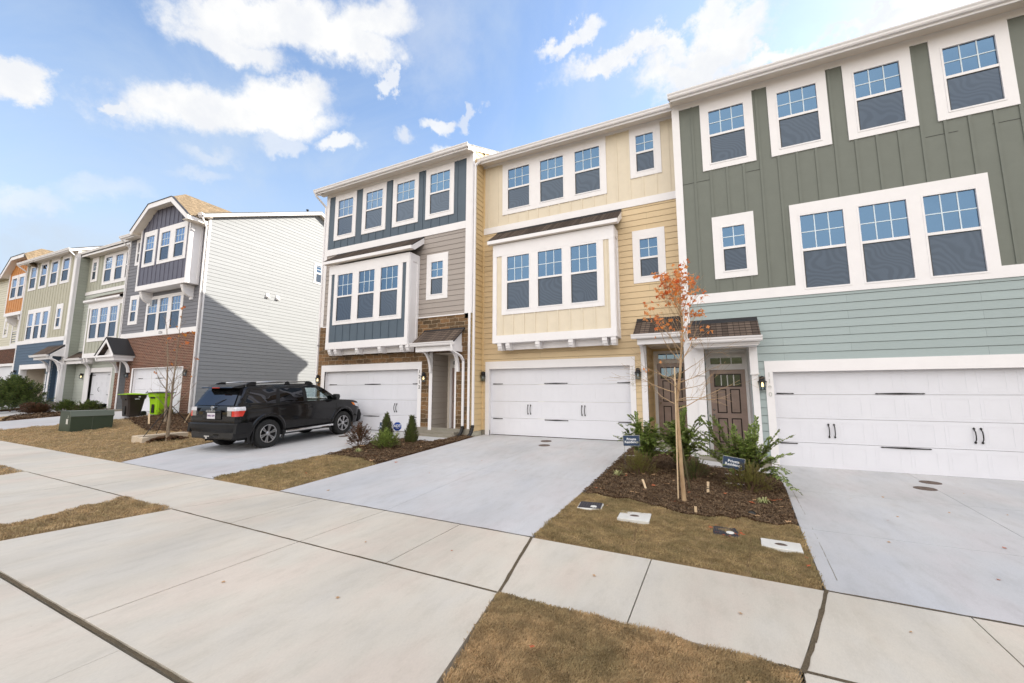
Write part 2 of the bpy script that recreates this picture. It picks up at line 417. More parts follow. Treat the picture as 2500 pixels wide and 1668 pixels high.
# ------------------------------------------------------------------ house kit
EXP = .195
def cells(a0, a1, z0, z1, holes):
    hs = [h for h in holes if h[0] < a1 and h[1] > a0 and h[2] < z1 and h[3] > z0]
    if not hs: return [(a0, a1, z0, z1)]
    zs = sorted({z0, z1, *[min(max(h[2], z0), z1) for h in hs], *[min(max(h[3], z0), z1) for h in hs]})
    out = []
    for za, zb in zip(zs, zs[1:]):
        if zb-za < 1e-6: continue
        cuts = sorted([(max(h[0], a0), min(h[1], a1)) for h in hs if h[2] < (za+zb)/2 < h[3]])
        x = a0
        for c0, c1 in cuts:
            if c0 > x+1e-6: out.append((x, c0, za, zb))
            x = max(x, c1)
        if a1 > x+1e-6: out.append((x, a1, za, zb))
    return out
def FR(y0): return lambda a, z, d: (a, y0-d, z)          # front facing, d = outward
def SR(x0): return lambda a, z, d: (x0+d, a, z)          # facing +x
def SL(x0): return lambda a, z, d: (x0-d, a, z)
def sl(mb, fn, a0, a1, z0, z1, d0, d1, m=0):
    p = [fn(a, z, d) for d in (d0, d1) for z in (z0, z1) for a in (a0, a1)]
    mb.add(p, [(0, 1, 3, 2), (4, 6, 7, 5), (0, 4, 5, 1), (2, 3, 7, 6), (0, 2, 6, 4), (1, 5, 7, 3)], m)
def plate(mb, fn, a0, a1, z0, z1, d0, d1, holes=(), m=0):
    for c in cells(a0, a1, z0, z1, holes): sl(mb, fn, *c, d0, d1, m)
def course(mb, fn, a0, a1, z, z0, z1, m=0, a0t=None, a1t=None):
    """one lapped board from z..z+EXP clipped to z0..z1"""
    lo, hi = max(z, z0), min(z+EXP, z1)
    if hi-lo < .004: return
    f = lambda q: .018-.012*(q-z)/EXP
    b = lo+.011 if lo == z else lo
    if hi <= b: return
    b0, b1 = a0, a1; t0, t1 = a0t if a0t is not None else a0, a1t if a1t is not None else a1
    mb.quad(fn(b0, b, f(b)), fn(b1, b, f(b)), fn(t1, hi, f(hi)), fn(t0, hi, f(hi)), m)
    mb.quad(fn(b0, b, -.01), fn(b1, b, -.01), fn(b1, b, f(b)), fn(b0, b, f(b)), m)
    mb.quad(fn(b0, lo, -.01), fn(b1, lo, -.01), fn(b1, b, -.01), fn(b0, b, -.01), m)
def siding(mb, fn, a0, a1, z0, z1, holes=(), m=0):
    for c0, c1, za, zb in cells(a0, a1, z0, z1, holes):
        k = math.floor(za/EXP)
        while k*EXP < zb: course(mb, fn, c0, c1, k*EXP, za, zb, m); k += 1
def battens(mb, fn, a0, a1, z0, z1, holes=(), pitch=.405, ph=0., m=0, bw=.058):
    plate(mb, fn, a0, a1, z0, z1, -.01, .004, holes, m)
    k = math.ceil((a0-ph)/pitch)
    while ph+k*pitch < a1:
        x = ph+k*pitch; k += 1
        if x-bw/2 < a0 or x+bw/2 > a1: continue
        spans = [(z0, z1)]
        for h in holes:
            if h[0] < x+bw/2 and h[1] > x-bw/2:
                spans = [q for s0, s1 in spans for q in ((s0, min(s1, h[2])), (max(s0, h[3]), s1)) if q[1]-q[0] > .01]
        for s0, s1 in spans: sl(mb, fn, x-bw/2, x+bw/2, s0, s1, .004, .024, m)

class House:
    def __init__(s, name, F, rz, x0, x1, zf, label, group='townhouses along the street'):
        s.F = Vector(F); s.rz = rz; s.x0 = x0; s.x1 = x1; s.zf = zf
        s.off = (x0, 0, zf)
        w = Matrix.Rotation(rz, 4, 'Z') @ Vector((x0, 0, 0))
        s.e = empty(name, (s.F.x+w.x, s.F.y+w.y, zf), rz, label=label, cat='townhouse', group=group)
        s.trim = MB(); s.holes = []
    def part(s, mb, name, mats, parent=None, **kw):
        return mb.build(name, mats, parent or s.e, off=s.off, **kw)
    # window whose glass spans x0..x1, z0..z1 on plane y0 (outward -y) ; casing given by outer rectangle
    def window(s, x0, x1, z0, z1, zm, y0=0., outer=None, nx=3, ny=2, blind=False, fn=None, pane='pane', muntins=True, name='window'):
        fn = fn or FR(y0)
        w = MB(); e = .045
        if outer:
            plate(w, fn, outer[0], outer[1], outer[2], outer[3], .0, .034, [(x0-e, x1+e, z0-e, z1+e)], 0)
        plate(w, fn, x0-e, x1+e, z0-e, z1+e, -.02, .044, [(x0-.008, x1+.008, z0-.008, z1+.008)], 0)
        sl(w, fn, x0-.008, x1+.008, zm-.032, zm+.032, .0, .034, 0)
        if muntins:
            for i in range(1, nx):
                x = x0+(x1-x0)*i/nx; sl(w, fn, x-.011, x+.011, zm+.032, z1, .004, .012, 1)
            for i in range(1, ny):
                z = zm+.032+(z1-zm-.032)*i/ny; sl(w, fn, x0, x1, z-.011, z+.011, .004, .0115, 1)
        # dark channels of the screen frame
        sl(w, fn, x0-.004, x0+.016, z0, zm-.034, .012, .022, 2); sl(w, fn, x0, x1, zm-.046, zm-.033, .012, .021, 2)
        win = s.part(w, name, ['white', 'muntin', 'dark_channel'])
        g = MB(); sl(g, fn, x0-.006, x1+.006, zm-.02, z1+.006, -.012, .002)
        s.part(g, 'pane', pane, win)
        g = MB(); sl(g, fn, x0-.005, x1+.005, z0-.005, zm+.0, -.004, .009)
        s.part(g, 'screen', 'screen', win)
        b = MB()
        if blind:
            z = zm
            while z < z1:
                p = [fn(a, zz, d) for (a, zz, d) in ((x0, z, -.03), (x1, z, -.03), (x1, z+.05, -.055), (x0, z+.05, -.055))]
                b.add(p, [(0, 1, 2, 3)], 0); z += .052
            sl(b, fn, x0, x1, z0, z1, -.09, -.08, 1)
            s.part(b, 'blind', ['blind', 'interior'], win)
        else:
            sl(b, fn, x0, x1, z0, z1, -.09, -.06, 0)
            s.part(b, 'backing', ('interior', 'room_dark', 'curtain', 'interior', 'room_dark')[int(abs(x0*37+z0*11)) % 5], win)
        s.holes.append((x0-.03, x1+.03, z0-.03, z1+.03))
        return win
    def lamp(s, x, z, y0=0., lit=True, fn=None):
        b = MB(); c = (x, y0-.11)
        sl(b, FR(y0), x-.05, x+.05, z-.02, z+.16, .0, .02)
        b.tube([(x, y0-.01, z+.1), (x, y0-.06, z+.135), (c[0], c[1], z+.12)], .014, 6)
        b.lathe([(.0, .175), (.03, .17), (.055, .15), (.062, .11), (.062, .09)], (c[0], c[1], z), 'z', 12)
        n = 6
        prof = [(.05, .10), (.075, .05), (.105, .03), (.105, .018), (.0, .018)]
        b.lathe(prof, (c[0], c[1], z), 'z', n)
        for k in range(n):
            t = 2*math.pi*k/n
            b.tube([(c[0]+.088*math.cos(t), c[1]+.088*math.sin(t), z+.02), (c[0]+.066*math.cos(t), c[1]+.066*math.sin(t), z-.165)], .006, 4)
        b.lathe([(0, -.165), (.072, -.165), (.072, -.18), (0, -.18)], (c[0], c[1], z), 'z', n)
        l = s.part(b, 'wall_lamp', 'black')
        g = MB(); g.lathe([(.086, .018), (.064, -.163)], (c[0], c[1], z), 'z', n); s.part(g, 'lamp_glass', 'lampglass', l)
        g = MB(); g.lathe([(0, -.10), (.02, -.095), (.03, -.07), (.022, -.03), (.014, .01)], (c[0], c[1], z), 'z', 10)
        s.part(g, 'bulb', 'bulb_on' if lit else 'bulb_off', l, smooth=True)
    def number(s, txt, x, z0, dz, y0, size=.15, mat='num'):
        for k, ch in enumerate(txt):
            text_mesh(ch, size, 'house_number', mat, s.e, (x-s.off[0], y0-.036, z0-dz*k-s.off[2]), (R(90), 0, 0), .006, bold=.004)
    def garage(s, x0, x1, z0, z1, outer, hx, hz, handles, bead=False, lift=0., ry=.13):
        """x0..x1 opening, outer = casing rectangle (x0,x1,ztop)"""
        plate(s.trim, FR(0), outer[0], outer[1], z0, outer[2], 0, .034, [(x0, x1, z0-1, z1)])
        # jambs
        sl(s.trim, FR(0), x0-.02, x0, z0, z1, -ry, 0); sl(s.trim, FR(0), x1, x1+.02, z0, z1, -ry, 0); sl(s.trim, FR(0), x0-.02, x1+.02, z1, z1+.02, -ry, 0)
        d = MB(); zb = z0+.02+lift; ht = (z1+.02-(z0+.02))/4
        for r in range(4):
            za, zt = zb+r*ht, zb+(r+1)*ht-.007
            if za > z1: break
            zt = min(zt, z1+.02)
            sl(d, FR(ry), x0, x1, za, zt, -.03, .0)
            w = (x1-x0)
            if bead:
                n = 4
                for i in range(n):
                    a, b_ = x0+w*i/n+.12, x0+w*(i+1)/n-.12
                    if r < 2:
                        k = a
                        while k < b_-.05: sl(d, FR(ry), k, k+.052, za+.05, zt-.05, 0, .007); k += .068
                    else:
                        plate(d, FR(ry), a, b_, za+.045, zt-.045, 0, .004, [(a+.03, b_-.03, za+.075, zt-.075)])
            else:
                n = 8 if w > 4 else 4
                for i in range(n):
                    a, b_ = x0+w*i/n+.07, x0+w*(i+1)/n-.07
                    if zt-za < .3: continue
                    plate(d, FR(ry), a, b_, za+.06, zt-.06, 0, .0035, [(a+.035, b_-.035, za+.095, zt-.095)])
                    sl(d, FR(ry), a+.06, b_-.06, za+.12, zt-.12, 0, .0025)
        door = s.part(d, 'garage_door', 'door_white')
        for xx0, xx1, kind in hx:
            for z in hz:
                h = MB(); y = ry-.014
                if kind == 'm':
                    c = (xx0+xx1)/2
                    pts = [(xx0, -.006), (xx0+.03, -.013), (xx0+.06, -.009), (c, -.019), (xx1-.06, -.009), (xx1-.03, -.013), (xx1, -.006)]
                else:
                    t = xx1 if kind == 'l' else xx0; q = xx0 if kind == 'l' else xx1; sg = 1 if t < q else -1
                    pts = [(t, -.006), (t+sg*.03, -.013), (t+sg*.06, -.009), (q, -.017)]
                poly = [(a, z+b_) for a, b_ in pts]+[(a, z-b_) for a, b_ in pts[::-1]]
                h.prism(poly, lambda u, v, a: (u, a, v), y+.006, y-.004)
                s.part(h, 'hinge_strap', 'black', door)
        for xx, z in handles:
            h = MB(); y = ry-.01
            for dz in (.14, -.14):
                poly = [(0, .035), (.022, .01), (.014, -.012), (-.014, -.012), (-.022, .01)]
                sg = 1 if dz > 0 else -1
                h.prism([(xx+a, z+dz+sg*b_) for a, b_ in poly], lambda u, v, a: (u, a, v), y, y-.012)
            h.tube([(xx, y-.008, z+.13), (xx, y-.05, z+.08), (xx, y-.06, z), (xx, y-.05, z-.08), (xx, y-.008, z-.13)], .011, 6)
            s.part(h, 'handle', 'black', door)
        return door
    def gutter(s, x0, x1, y, z, name='gutter'):
        g = MB()
        prof = [(0, 0), (-.085, 0), (-.1, -.02), (-.122, -.045), (-.128, -.12), (-.128, -.13), (-.118, -.13), (-.11, -.02), (-.01, -.02), (-.01, -.13), (0, -.13)]
        prof = [(0, -.13), (-.075, -.13), (-.095, -.1), (-.1, -.065), (-.125, -.03), (-.13, 0), (-.118, 0), (-.11, -.03), (-.0, -.03)]
        g.prism(prof, lambda u, v, a: (a, y+u, z+v), x0, x1)
        return s.part(g, name, 'white')
    def finish(s):
        s.part(s.trim, 'trim', 'white')

def shingle_quad(mb, a, b, c, d, m=0):
    """a,b = eave corners, c,d = upper corners ; uv in metres"""
    A, B, C_, D = map(Vector, (a, b, c, d)); u = (B-A).normalized(); n = (B-A).cross(D-A).normalized(); v = n.cross(u)
    uvs = [((q-A).dot(u)+A.x*.37, (q-A).dot(v)) for q in (A, B, C_, D)]
    mb.uvquad(a, b, c, d, uvs, m)

def shed_roof(h, x0, x1, yw, zw, ye, ze, name='porch_roof', th=.035, flash=True, hang=.0):
    r = MB()
    shingle_quad(r, (x0, ye, ze), (x1, ye, ze), (x1, yw, zw), (x0, yw, zw), 0)
    # courses as real steps
    L = math.hypot(yw-ye, zw-ze); n = int(L/.135); uy, uz = (yw-ye)/L, (zw-ze)/L; ny, nz = -uz, uy
    for k in range(n+1):
        a, b_ = k*.135, min((k+1)*.135+.02, L)
        p = lambda t, o: (ye+uy*t+ny*o, ze+uz*t+nz*o)
        (ya, za), (yb, zb) = p(a, .012), p(b_, .003)
        shingle_quad(r, (x0, ya, za), (x1, ya, za), (x1, yb, zb), (x0, yb, zb), 0)
        (yc, zc) = p(a, .0)
        r.quad((x0, yc, zc), (x1, yc, zc), (x1, ya, za), (x0, ya, za), 1)
    # deck thickness and edges
    t = th
    poly = [(ye, ze-.002), (yw, zw-.002), (yw, zw-t), (ye, ze-t)]
    r.prism(poly, lambda u, v, a: (a, u, v), x0, x1, 1)
    if flash:
        f = lambda d, o: (yw-uy*d+ny*o, zw-uz*d+nz*o)
        (y1, z1), (y2, z2) = f(.12, .014), f(0, .014)
        r.prism([(y1, z1), (y2, z2), (yw, z2+.05), (yw-.012, z2+.05), (yw-.014, z2+.01), (y1, z1+.006)], lambda u, v, a: (a, u, v), x0, x1, 1)
    return h.part(r, name, ['shingle', 'flash'])

def main_roof(h, x0, x1, zg, depth=13.0, over=.45, rake_l=.0, rake_r=.0, slope=.43, rear=.495, mat='shingle_sunlit', soffit=None, yf=0.):
    """gable roof with ridge along x; zg = gutter top height at the eave"""
    ye = yf-over; yr = 6.65; zr = zg+slope*(yr-ye); yb = yr+(zr-(zg-.05))/rear
    X0, X1 = x0-rake_l, x1+rake_r
    r = MB()
    shingle_quad(r, (X0, ye-.05, zg-.02), (X1, ye-.05, zg-.02), (X1, yr, zr), (X0, yr, zr), 0)
    shingle_quad(r, (X1, yb, zg-.05), (X0, yb, zg-.05), (X0, yr, zr), (X1, yr, zr), 0)
    t = .03
    r.prism([(ye-.05, zg-.024), (yr, zr-.004), (yb, zg-.054), (yb, zg-.054-t), (yr, zr-t-.01), (ye-.05, zg-.024-t)], lambda u, v, a: (a, u, v), X0, X1, 1)
    roof = h.part(r, 'roof', [mat, 'flash'])
    e = MB(); sof = soffit if soffit is not None else zg-.1
    # fascia, flat soffit, rake boards
    e.box(X0, X1, ye, ye+.025, zg-.19, zg-.055, 0)
    e.box(X0, X1, ye+.025, yf, sof-.015, sof, 1)
    e.box(X0, X1, yb-.4, yb-.02, zg-.27, zg-.25, 1); e.box(X0, X1, yb-.03, yb-.005, zg-.27, zg-.09, 0)
    for X, sgn, on in ((X0, 1, rake_l), (X1, -1, rake_r)):
        if not on: continue
        w = .022*sgn
        e.prism([(ye-.0, zg-.06), (yr, zr-.045), (yb-.0, zg-.09), (yb, zg-.27), (yr, zr-.25), (ye, zg-.21)], lambda u, v, a: (a, u, v), X, X+w, 0)
        e.prism([(ye+.02, zg-.2), (yr, zr-.20), (yb-.03, zg-.25), (yb-.03, zg-.265), (yr, zr-.215), (ye+.02, zg-.215)], lambda u, v, a: (a, u, v), X+w, X+sgn*(rake_l if sgn > 0 else rake_r), 1)
    h.part(e, 'eaves', ['white', 'cream_soffit'], roof)
    return ye, yr, zr, yb

def gable_side(mb, fn, y0, y1, zlo, zroof, exp_fn, m=0):
    """lap siding on an end wall; zroof(y) gives the underside of the roof. exp_fn(z)->(ya,yb) limits"""
    k = math.floor(zlo/EXP)
    while True:
        z = k*EXP; k += 1
        a, b_ = exp_fn(max(z, zlo)); at, bt = exp_fn(z+EXP)
        if b_-a < .1: break
        if bt < at: at = bt = (a+b_)/2
        course(mb, fn, a, b_, z, zlo, 99, m, at, bt)

def body(h, x0, x1, y0, y1, z0, z1, zr=None, yr=6.65, mat='cream_sd', gl=True, gr=True):
    """plain rear and party walls so that the house is a closed solid"""
    b = MB()
    b.quad((x0, y1, z0), (x1, y1, z0), (x1, y1, z1), (x0, y1, z1))
    for x, on in ((x0, gl), (x1, gr)):
        if on:
            b.add([(x, y0, z0), (x, y1, z0), (x, y1, z1), (x, yr, zr), (x, y0, z1)], [(0, 1, 2, 3, 4)])
    return h.part(b, 'party_wall', mat)

def bay(h, x0, x1, yb, z0, z1, band, frame, glasses, gz, zm, mat, roof, corb, blind=False, ph=0., side_mat=None, tw=.14):
    fn = FR(yb); sbh = []
    w = MB(); T = MB()
    for g in glasses: h.window(g[0], g[1], gz[0], gz[1], zm, y0=yb, blind=blind)
    gh = [(g[0]-.04, g[1]+.04, gz[0]-.04, gz[1]+.04) for g in glasses]
    battens(w, fn, x0, x1, z0, z1, [frame], .405, ph)
    # sides
    w.box(x0, x0+.02, yb+.01, 0, z0, z1, 1); w.box(x1-.02, x1, yb+.01, 0, z0, z1, 1); w.box(x0, x1, yb, 0, z0, z0+.02, 1)
    b = h.part(w, 'bay_window', [mat, 'white'])
    plate(T, fn, *frame, .0, .034, gh)
    sl(T, fn, x0-.012, x1+.012, z0-.002, band, .0, .04)              # bottom band
    sl(T, fn, x0-.012, x0+tw, band, frame[3], 0, .034); sl(T, fn, x1-tw, x1+.012, band, frame[3], 0, .034)
    plate(T, fn, x0-.012, x1+.012, frame[3], z1, 0, .038, gh)
    for X, s in ((x0, -1), (x1, 1)):
        T.box(X, X+s*.03, yb, yb+.14, z0, z1); T.box(X, X+s*.03, -.12, -.002, z0, z1); T.box(X, X+s*.026, yb+.14, -.12, z0, band)
        T.box(X, X+s*.026, yb+.14, -.12, z1-.3, z1)
    T.box(x0+.02, x1-.02, yb+.3, yb+.325, z0-.22, z0)
    h.part(T, 'bay_trim', 'white', b)
    zt, ze, ye, over = roof
    rf = shed_roof(h, x0-over, x1+over, 0, zt, ye, ze, 'bay_roof')
    F = MB()
    F.box(x0-over, x1+over, ye-.012, ye+.01, ze-.13, ze-.012); F.box(x0-over+.02, x1+over-.02, ye+.01, yb, ze-.13, ze-.11, 1)
    for X, s in ((x0-over, 1), (x1+over, -1)):
        F.prism([(ye+.01, ze-.13), (ye+.01, ze-.02), (-.004, zt-.05), (-.004, zt-.28), (yb, ze-.13)], lambda u, v, a: (a, u, v), X+s*.004, X+s*.03)
    h.part(F, 'fascia', ['white', 'cream_soffit'], rf)
    for cx in corb:
        c = MB()
        prof = [(yb-.02, z0), (yb-.02, z0-.10), (yb+.0, z0-.12), (yb+.02, z0-.19), (yb+.06, z0-.22), (yb+.06, z0-.24), (yb+.30, z0-.24), (yb+.30, z0)]
        c.prism(prof, lambda u, v, a: (a, u, v), cx-.075, cx+.075)
        h.part(c, 'corbel', 'white')
    return b

def bracket(h, x, yw, z0, z1, proj, w=.09):
    """curved knee brace from the wall (z0) up to the beam (z1)"""
    b = MB(); P = []
    n = 8
    outer = [(yw-.0-.1-(proj-.1)*(1-math.cos(t*math.pi/2/n)), z0+(z1-z0)*math.sin(t*math.pi/2/n)) for t in range(n+1)]
    inner = [(yw-proj+.0, z1), (yw-proj, z1)]
    prof = [(yw, z0), (yw-.1, z0)]+outer[1:]+[(yw-proj-.0, z1)]
    back = [(yw-.02-(proj-.16)*(1-math.cos(t*math.pi/2/n)), z0+.12+(z1-.0-z0-.12)*math.sin(t*math.pi/2/n)) for t in range(n, -1, -1)]
    b.prism([(yw, z0), (yw-.1, z0)]+outer[1:]+[(u, v) for u, v in back]+[(yw, z0+.12)], lambda u, v, a: (a, u, v), x-w/2, x+w/2)
    return h.part(b, 'bracket', 'white')

def front_door(h, x0, x1, z0, z1, yd, tr=None, glass=None, rough=False):
    d = MB(); fn = FR(yd)
    sl(d, fn, x0, x1, z0, z1, -.04, 0, 0)
    w = x1-x0; H_ = z1-z0
    def panel(a, b_, c, e):
        plate(d, fn, a, b_, c, e, 0, .014, [(a+.03, b_-.03, c+.03, e-.03)], 1)
        sl(d, fn, a+.05, b_-.05, c+.05, e-.05, 0, .01, 0)
    for s in (0, 1):
        a = x0+w*(.17 if s == 0 else .55); b_ = a+w*.28
        panel(a, b_, z0+H_*.46, z0+H_*.76); panel(a, b_, z0+H_*.1, z0+H_*.40)
    gx0, gx1, gz0, gz1 = x0+w*.15, x1-w*.15, z0+H_*.80, z0+H_*.935
    plate(d, fn, gx0-.03, gx1+.03, gz0-.03, gz1+.03, 0, .016, [(gx0, gx1, gz0, gz1)], 1)
    door = h.part(d, 'front_door', ['door_brown', 'door_dark'])
    g = MB(); sl(g, fn, gx0, gx1, gz0, gz1, .0, .004); h.part(g, 'door_pane', 'pane_dark', door)
    g = MB()
    for i in (1, 2, 3): x = gx0+(gx1-gx0)*i/4; sl(g, fn, x-.012, x+.012, gz0, gz1, .004, .01)
    h.part(g, 'muntin', 'white', door)
    k = MB()
    for z in (z0+H_*.5, z0+H_*.44): k.lathe([(0, -.06), (.02, -.055), (.028, -.035), (.02, -.01), (.03, 0)], (x0+.07, yd, z), 'y', 12)
    h.part(k, 'door_knob', 'steel', door, smooth=True)
    return door

def entry(h, x0, x1, z0, z1, yb, door, transom, side_l, side_r=None, wall='yellow_p', ceil=True):
    """porch recess behind an opening x0..x1, z0..z1: side walls, back wall, ceiling, floor, door and transom"""
    r = MB()
    siding(r, SR(x0), 0.002, yb, z0, z1, (), 0)
    r.quad((x1, 0, z0), (x1, yb, z0), (x1, yb, z1), (x1, 0, z1), 1)
    dh = [(door[0]-.09, door[1]+.09, z0, transom[3]+.09)]
    plate(r, FR(yb), x0, x1, z0, z1, -.02, 0, dh, 1)
    r.box(x0, x1, 0, yb, z1, z1+.02, 2)
    h.part(r, 'porch_recess', [side_l, wall, 'cream_soffit'])
    t = MB(); plate(t, FR(yb), dh[0][0], dh[0][1], z0, dh[0][3], -.03, .03, [(door[0], door[1], z0-1, door[2]), tuple(transom)])
    h.part(t, 'door_frame', 'white')
    d = front_door(h, door[0], door[1], z0+.03, door[2], yb+.03)
    g = MB(); sl(g, FR(yb), transom[0], transom[1], transom[2], transom[3], -.02, -.01)
    tr = h.part(g, 'transom_window', 'pane_dark'); g = MB()
    for i in (1, 2): x = transom[0]+(transom[1]-transom[0])*i/3; sl(g, FR(yb), x-.012, x+.012, transom[2], transom[3], -.01, .0)
    h.part(g, 'muntin', 'white', tr)

def downspout(h, pts, w=.075, d=.055, name='downspout', black=None):
    b = MB(); pts = [Vector(p) for p in pts]
    for p, q in zip(pts, pts[1:]):
        v = q-p; L = v.length; v.normalize()
        a = Vector((1, 0, 0)) if abs(v.x) < .7 else Vector((0, 1, 0))
        c = v.cross(a).normalized(); a = c.cross(v).normalized()
        p2, q2 = p-v*.02, q+v*.02
        vs = [o+a*sx*w/2+c*sy*d/2 for o in (p2, q2) for sx, sy in ((-1, -1), (1, -1), (1, 1), (-1, 1))]
        b.add([tuple(k) for k in vs], [(0, 1, 2, 3), (4, 7, 6, 5), (0, 4, 5, 1), (1, 5, 6, 2), (2, 6, 7, 3), (3, 7, 4, 0)], 0)
    o = h.part(b, name, 'white')
    if black:
        e = MB(); P = []; 
        n = 12
        bp = [Vector(p) for p in black]
        for i in range(n+1):
            t = i/n; a, c, d_ = bp; P.append(a*(1-t)**2+c*2*t*(1-t)+d_*t*t)
        e.tube(P, [.055+.006*(k % 2) for k in range(n+1)], 10)
        h.part(e, 'drain_elbow', 'black', o)
    return o
M['door_brown'] = paint('brown_door', srgb(150, 128, 120), .28, .25, 2.2, spec=.7)
M['door_dark'] = paint('dark_door_moulding', srgb(44, 30, 28), .4, .1)
M['steel'] = paint('brushed_steel', srgb(190, 188, 184), .25, .03, metal=1.)
# ================================================================== ROW 1
G4 = lambda l, z0=6.84, z1=8.44: l
# ---- stone and slate house
h = House('stone_townhouse', (0, 12.2, 0), 0, -15.28, -7.6, -1.48,
          'grey and slate-blue townhouse with brown stone ground floor behind the black SUV')
w = MB()
gh = (-14.85, -9.87, -3, .86); eh = (-9.22, -8.17, -3, 1.42)
plate(w, FR(0), -15.28, -7.86, -1.25, 2.8, -.02, .028, [gh, eh], 0)
plate(w, FR(0), -7.86, -7.6, -1.25, 2.62, -.02, .028, (), 0)
plate(w, FR(0), -15.28, -7.6, -1.75, -1.25, -.02, .04, [gh], 1)
h.part(w, 'stone_wall', ['stone', 'found'])
tops = [(-14.76, -13.47), (-13.1, -11.78), (-11.41, -10.1), (-9.73, -8.41)]
for a, b in tops:
    h.window(a+.22, b-.2, 6.84, 8.44, 7.66, outer=(a, b, 6.64, 8.73), blind=(a > -14))
h.window(-9.37, -8.85, 3.65, 4.88, 4.27, outer=(-9.59, -8.62, 3.45, 5.2), nx=2)
w = MB(); hh = [(a, b, 6.64, 9) for a, b in tops]
battens(w, FR(0), -15.12, -7.86, 6.26, 8.72, hh, .405, -14.76)
h.part(w, 'board_and_batten_wall', 'slate_bb')
w = MB(); siding(w, FR(0), -15.12, -7.86, 2.8, 5.98, [(-9.5, -8.7, 3.5, 5.1)])
h.part(w, 'siding_wall', 'taupe')
t = h.trim
sl(t, FR(0), -15.28, -15.12, 2.8, 8.86, 0, .034); sl(t, FR(0), -7.86, -7.6, 2.8, 8.86, 0, .034); sl(t, FR(0), -7.69, -7.6, -1.25, 2.8, .03, .044)
sl(t, FR(0), -15.12, -7.86, 5.98, 6.26, 0, .04); plate(t, FR(0), -15.12, -7.86, 8.72, 8.86, 0, .034)
for a in (-15.28,): sl(t, SL(a), -.034, .12, 2.8, 8.86, 0, .03)
sl(t, FR(0), -15.12, -7.86, 2.77, 2.81, .028, .05)
bay(h, -14.22, -9.97, -.55, 1.73, 5.22, 2.01, (-13.9, -10.29, 2.72, 4.86), [(-13.7, -12.87), (-12.52, -11.69), (-11.36, -10.51)], (2.89, 4.79), 3.88,
    'slate_bb', (5.98, 5.42, -.75, .22), [-14.02, -13.68, -12.5, -11.32, -10.25, -9.98][:6], ph=-13.75)
h.garage(-14.85, -9.87, -1.48, .86, (-15.06, -9.7, 1.13), [(-14.68, -14.25, 'l'), (-12.67, -11.82, 'm'), (-10.22, -9.9, 'r')], (.32, -.93),
         [(-13.66, -.59), (-13.56, -.59), (-11.06, -.59), (-10.96, -.59)], bead=True)
h.lamp(-15.17, .57); h.lamp(-9.55, .56)
h.number('1212', -9.785, .76, .19, 0, .17, 'numdark')
entry(h, -9.22, -8.17, -1.36, 1.42, .95, (-9.0, -8.2, .93), (-8.95, -8.25, 1.05, 1.2), 'taupe_s', wall='cream_soffit')
sl(t, FR(0), -9.34, -9.2, -1.34, 1.45, .028, .05); sl(t, FR(0), -8.24, -8.17, -1.34, 1.42, -.1, .03)
w = MB(); w.box(-9.3, -8.05, -.3, .95, -1.62, -1.36); w.box(-9.45, -7.95, -.55, -.3, -1.62, -1.44)
h.part(w, 'porch_step', 'found')
shed_roof(h, -9.62, -7.83, 0, 2.29, -.7, 1.74)
w = MB(); w.box(-9.5, -7.93, -.66, -.56, 1.42, 1.64); w.box(-9.5, -9.42, -.56, 0, 1.42, 1.64); w.box(-8.01, -7.93, -.56, 0, 1.42, 1.64); w.box(-9.42, -8.01, -.56, 0, 1.62, 1.64)
for X in (-9.46, -7.97): w.prism([(-.66, 1.62), (-.02, 1.62), (-.02, 2.22), (-.66, 1.7)], lambda u, v, a: (a, u, v), X-.012, X+.012)
h.part(w, 'porch_beam', 'white')
h.gutter(-9.66, -7.8, -.69, 1.73, 'porch_gutter')
for X in (-9.25, -8.06): bracket(h, X, -.03, .72, 1.42, .55)
downspout(h, [(-7.9, -.75, 1.6), (-7.9, -.72, 1.42), (-7.84, -.25, 1.25), (-7.84, -.09, 1.1), (-7.84, -.09, -1.2)], black=[(-7.84, -.09, -1.15), (-7.84, -.1, -1.4), (-7.9, -.32, -1.5)])
siding(w := MB(), SR(-7.6), .0, .86, -1.35, 9.2, m=0)
sl(w, SR(-7.6), -.02, .10, 2.8, 9.0, 0, .03, 1)
h.part(w, 'return_wall', ['yellow_s', 'white'])
zg = 8.96
ye, yr, zr, yb = main_roof(h, -15.28, -7.6, zg, rake_l=.3, rake_r=.06, soffit=8.87, rear=.447)
w = MB(); fn = SR(-7.6); zl = lambda z: (max(.86, ye+(z-zg+.03)/.43), min(13.2, yb-(z-zg+.05)/.447))
gable_side(w, fn, .86, 13, 8.6, None, zl)
h.part(w, 'gable_wall', 'yellow_s')
body(h, -15.27, -7.62, 0, 13.2, -2, 8.85, zr-.05)
h.gutter(-15.6, -7.5, -.44, zg)
downspout(h, [(-15.5, -.52, 8.82), (-15.5, -.45, 8.7), (-15.33, -.05, 8.3), (-15.33, -.05, 2.0), (-15.33, -.05, -1.35)])
h.finish()

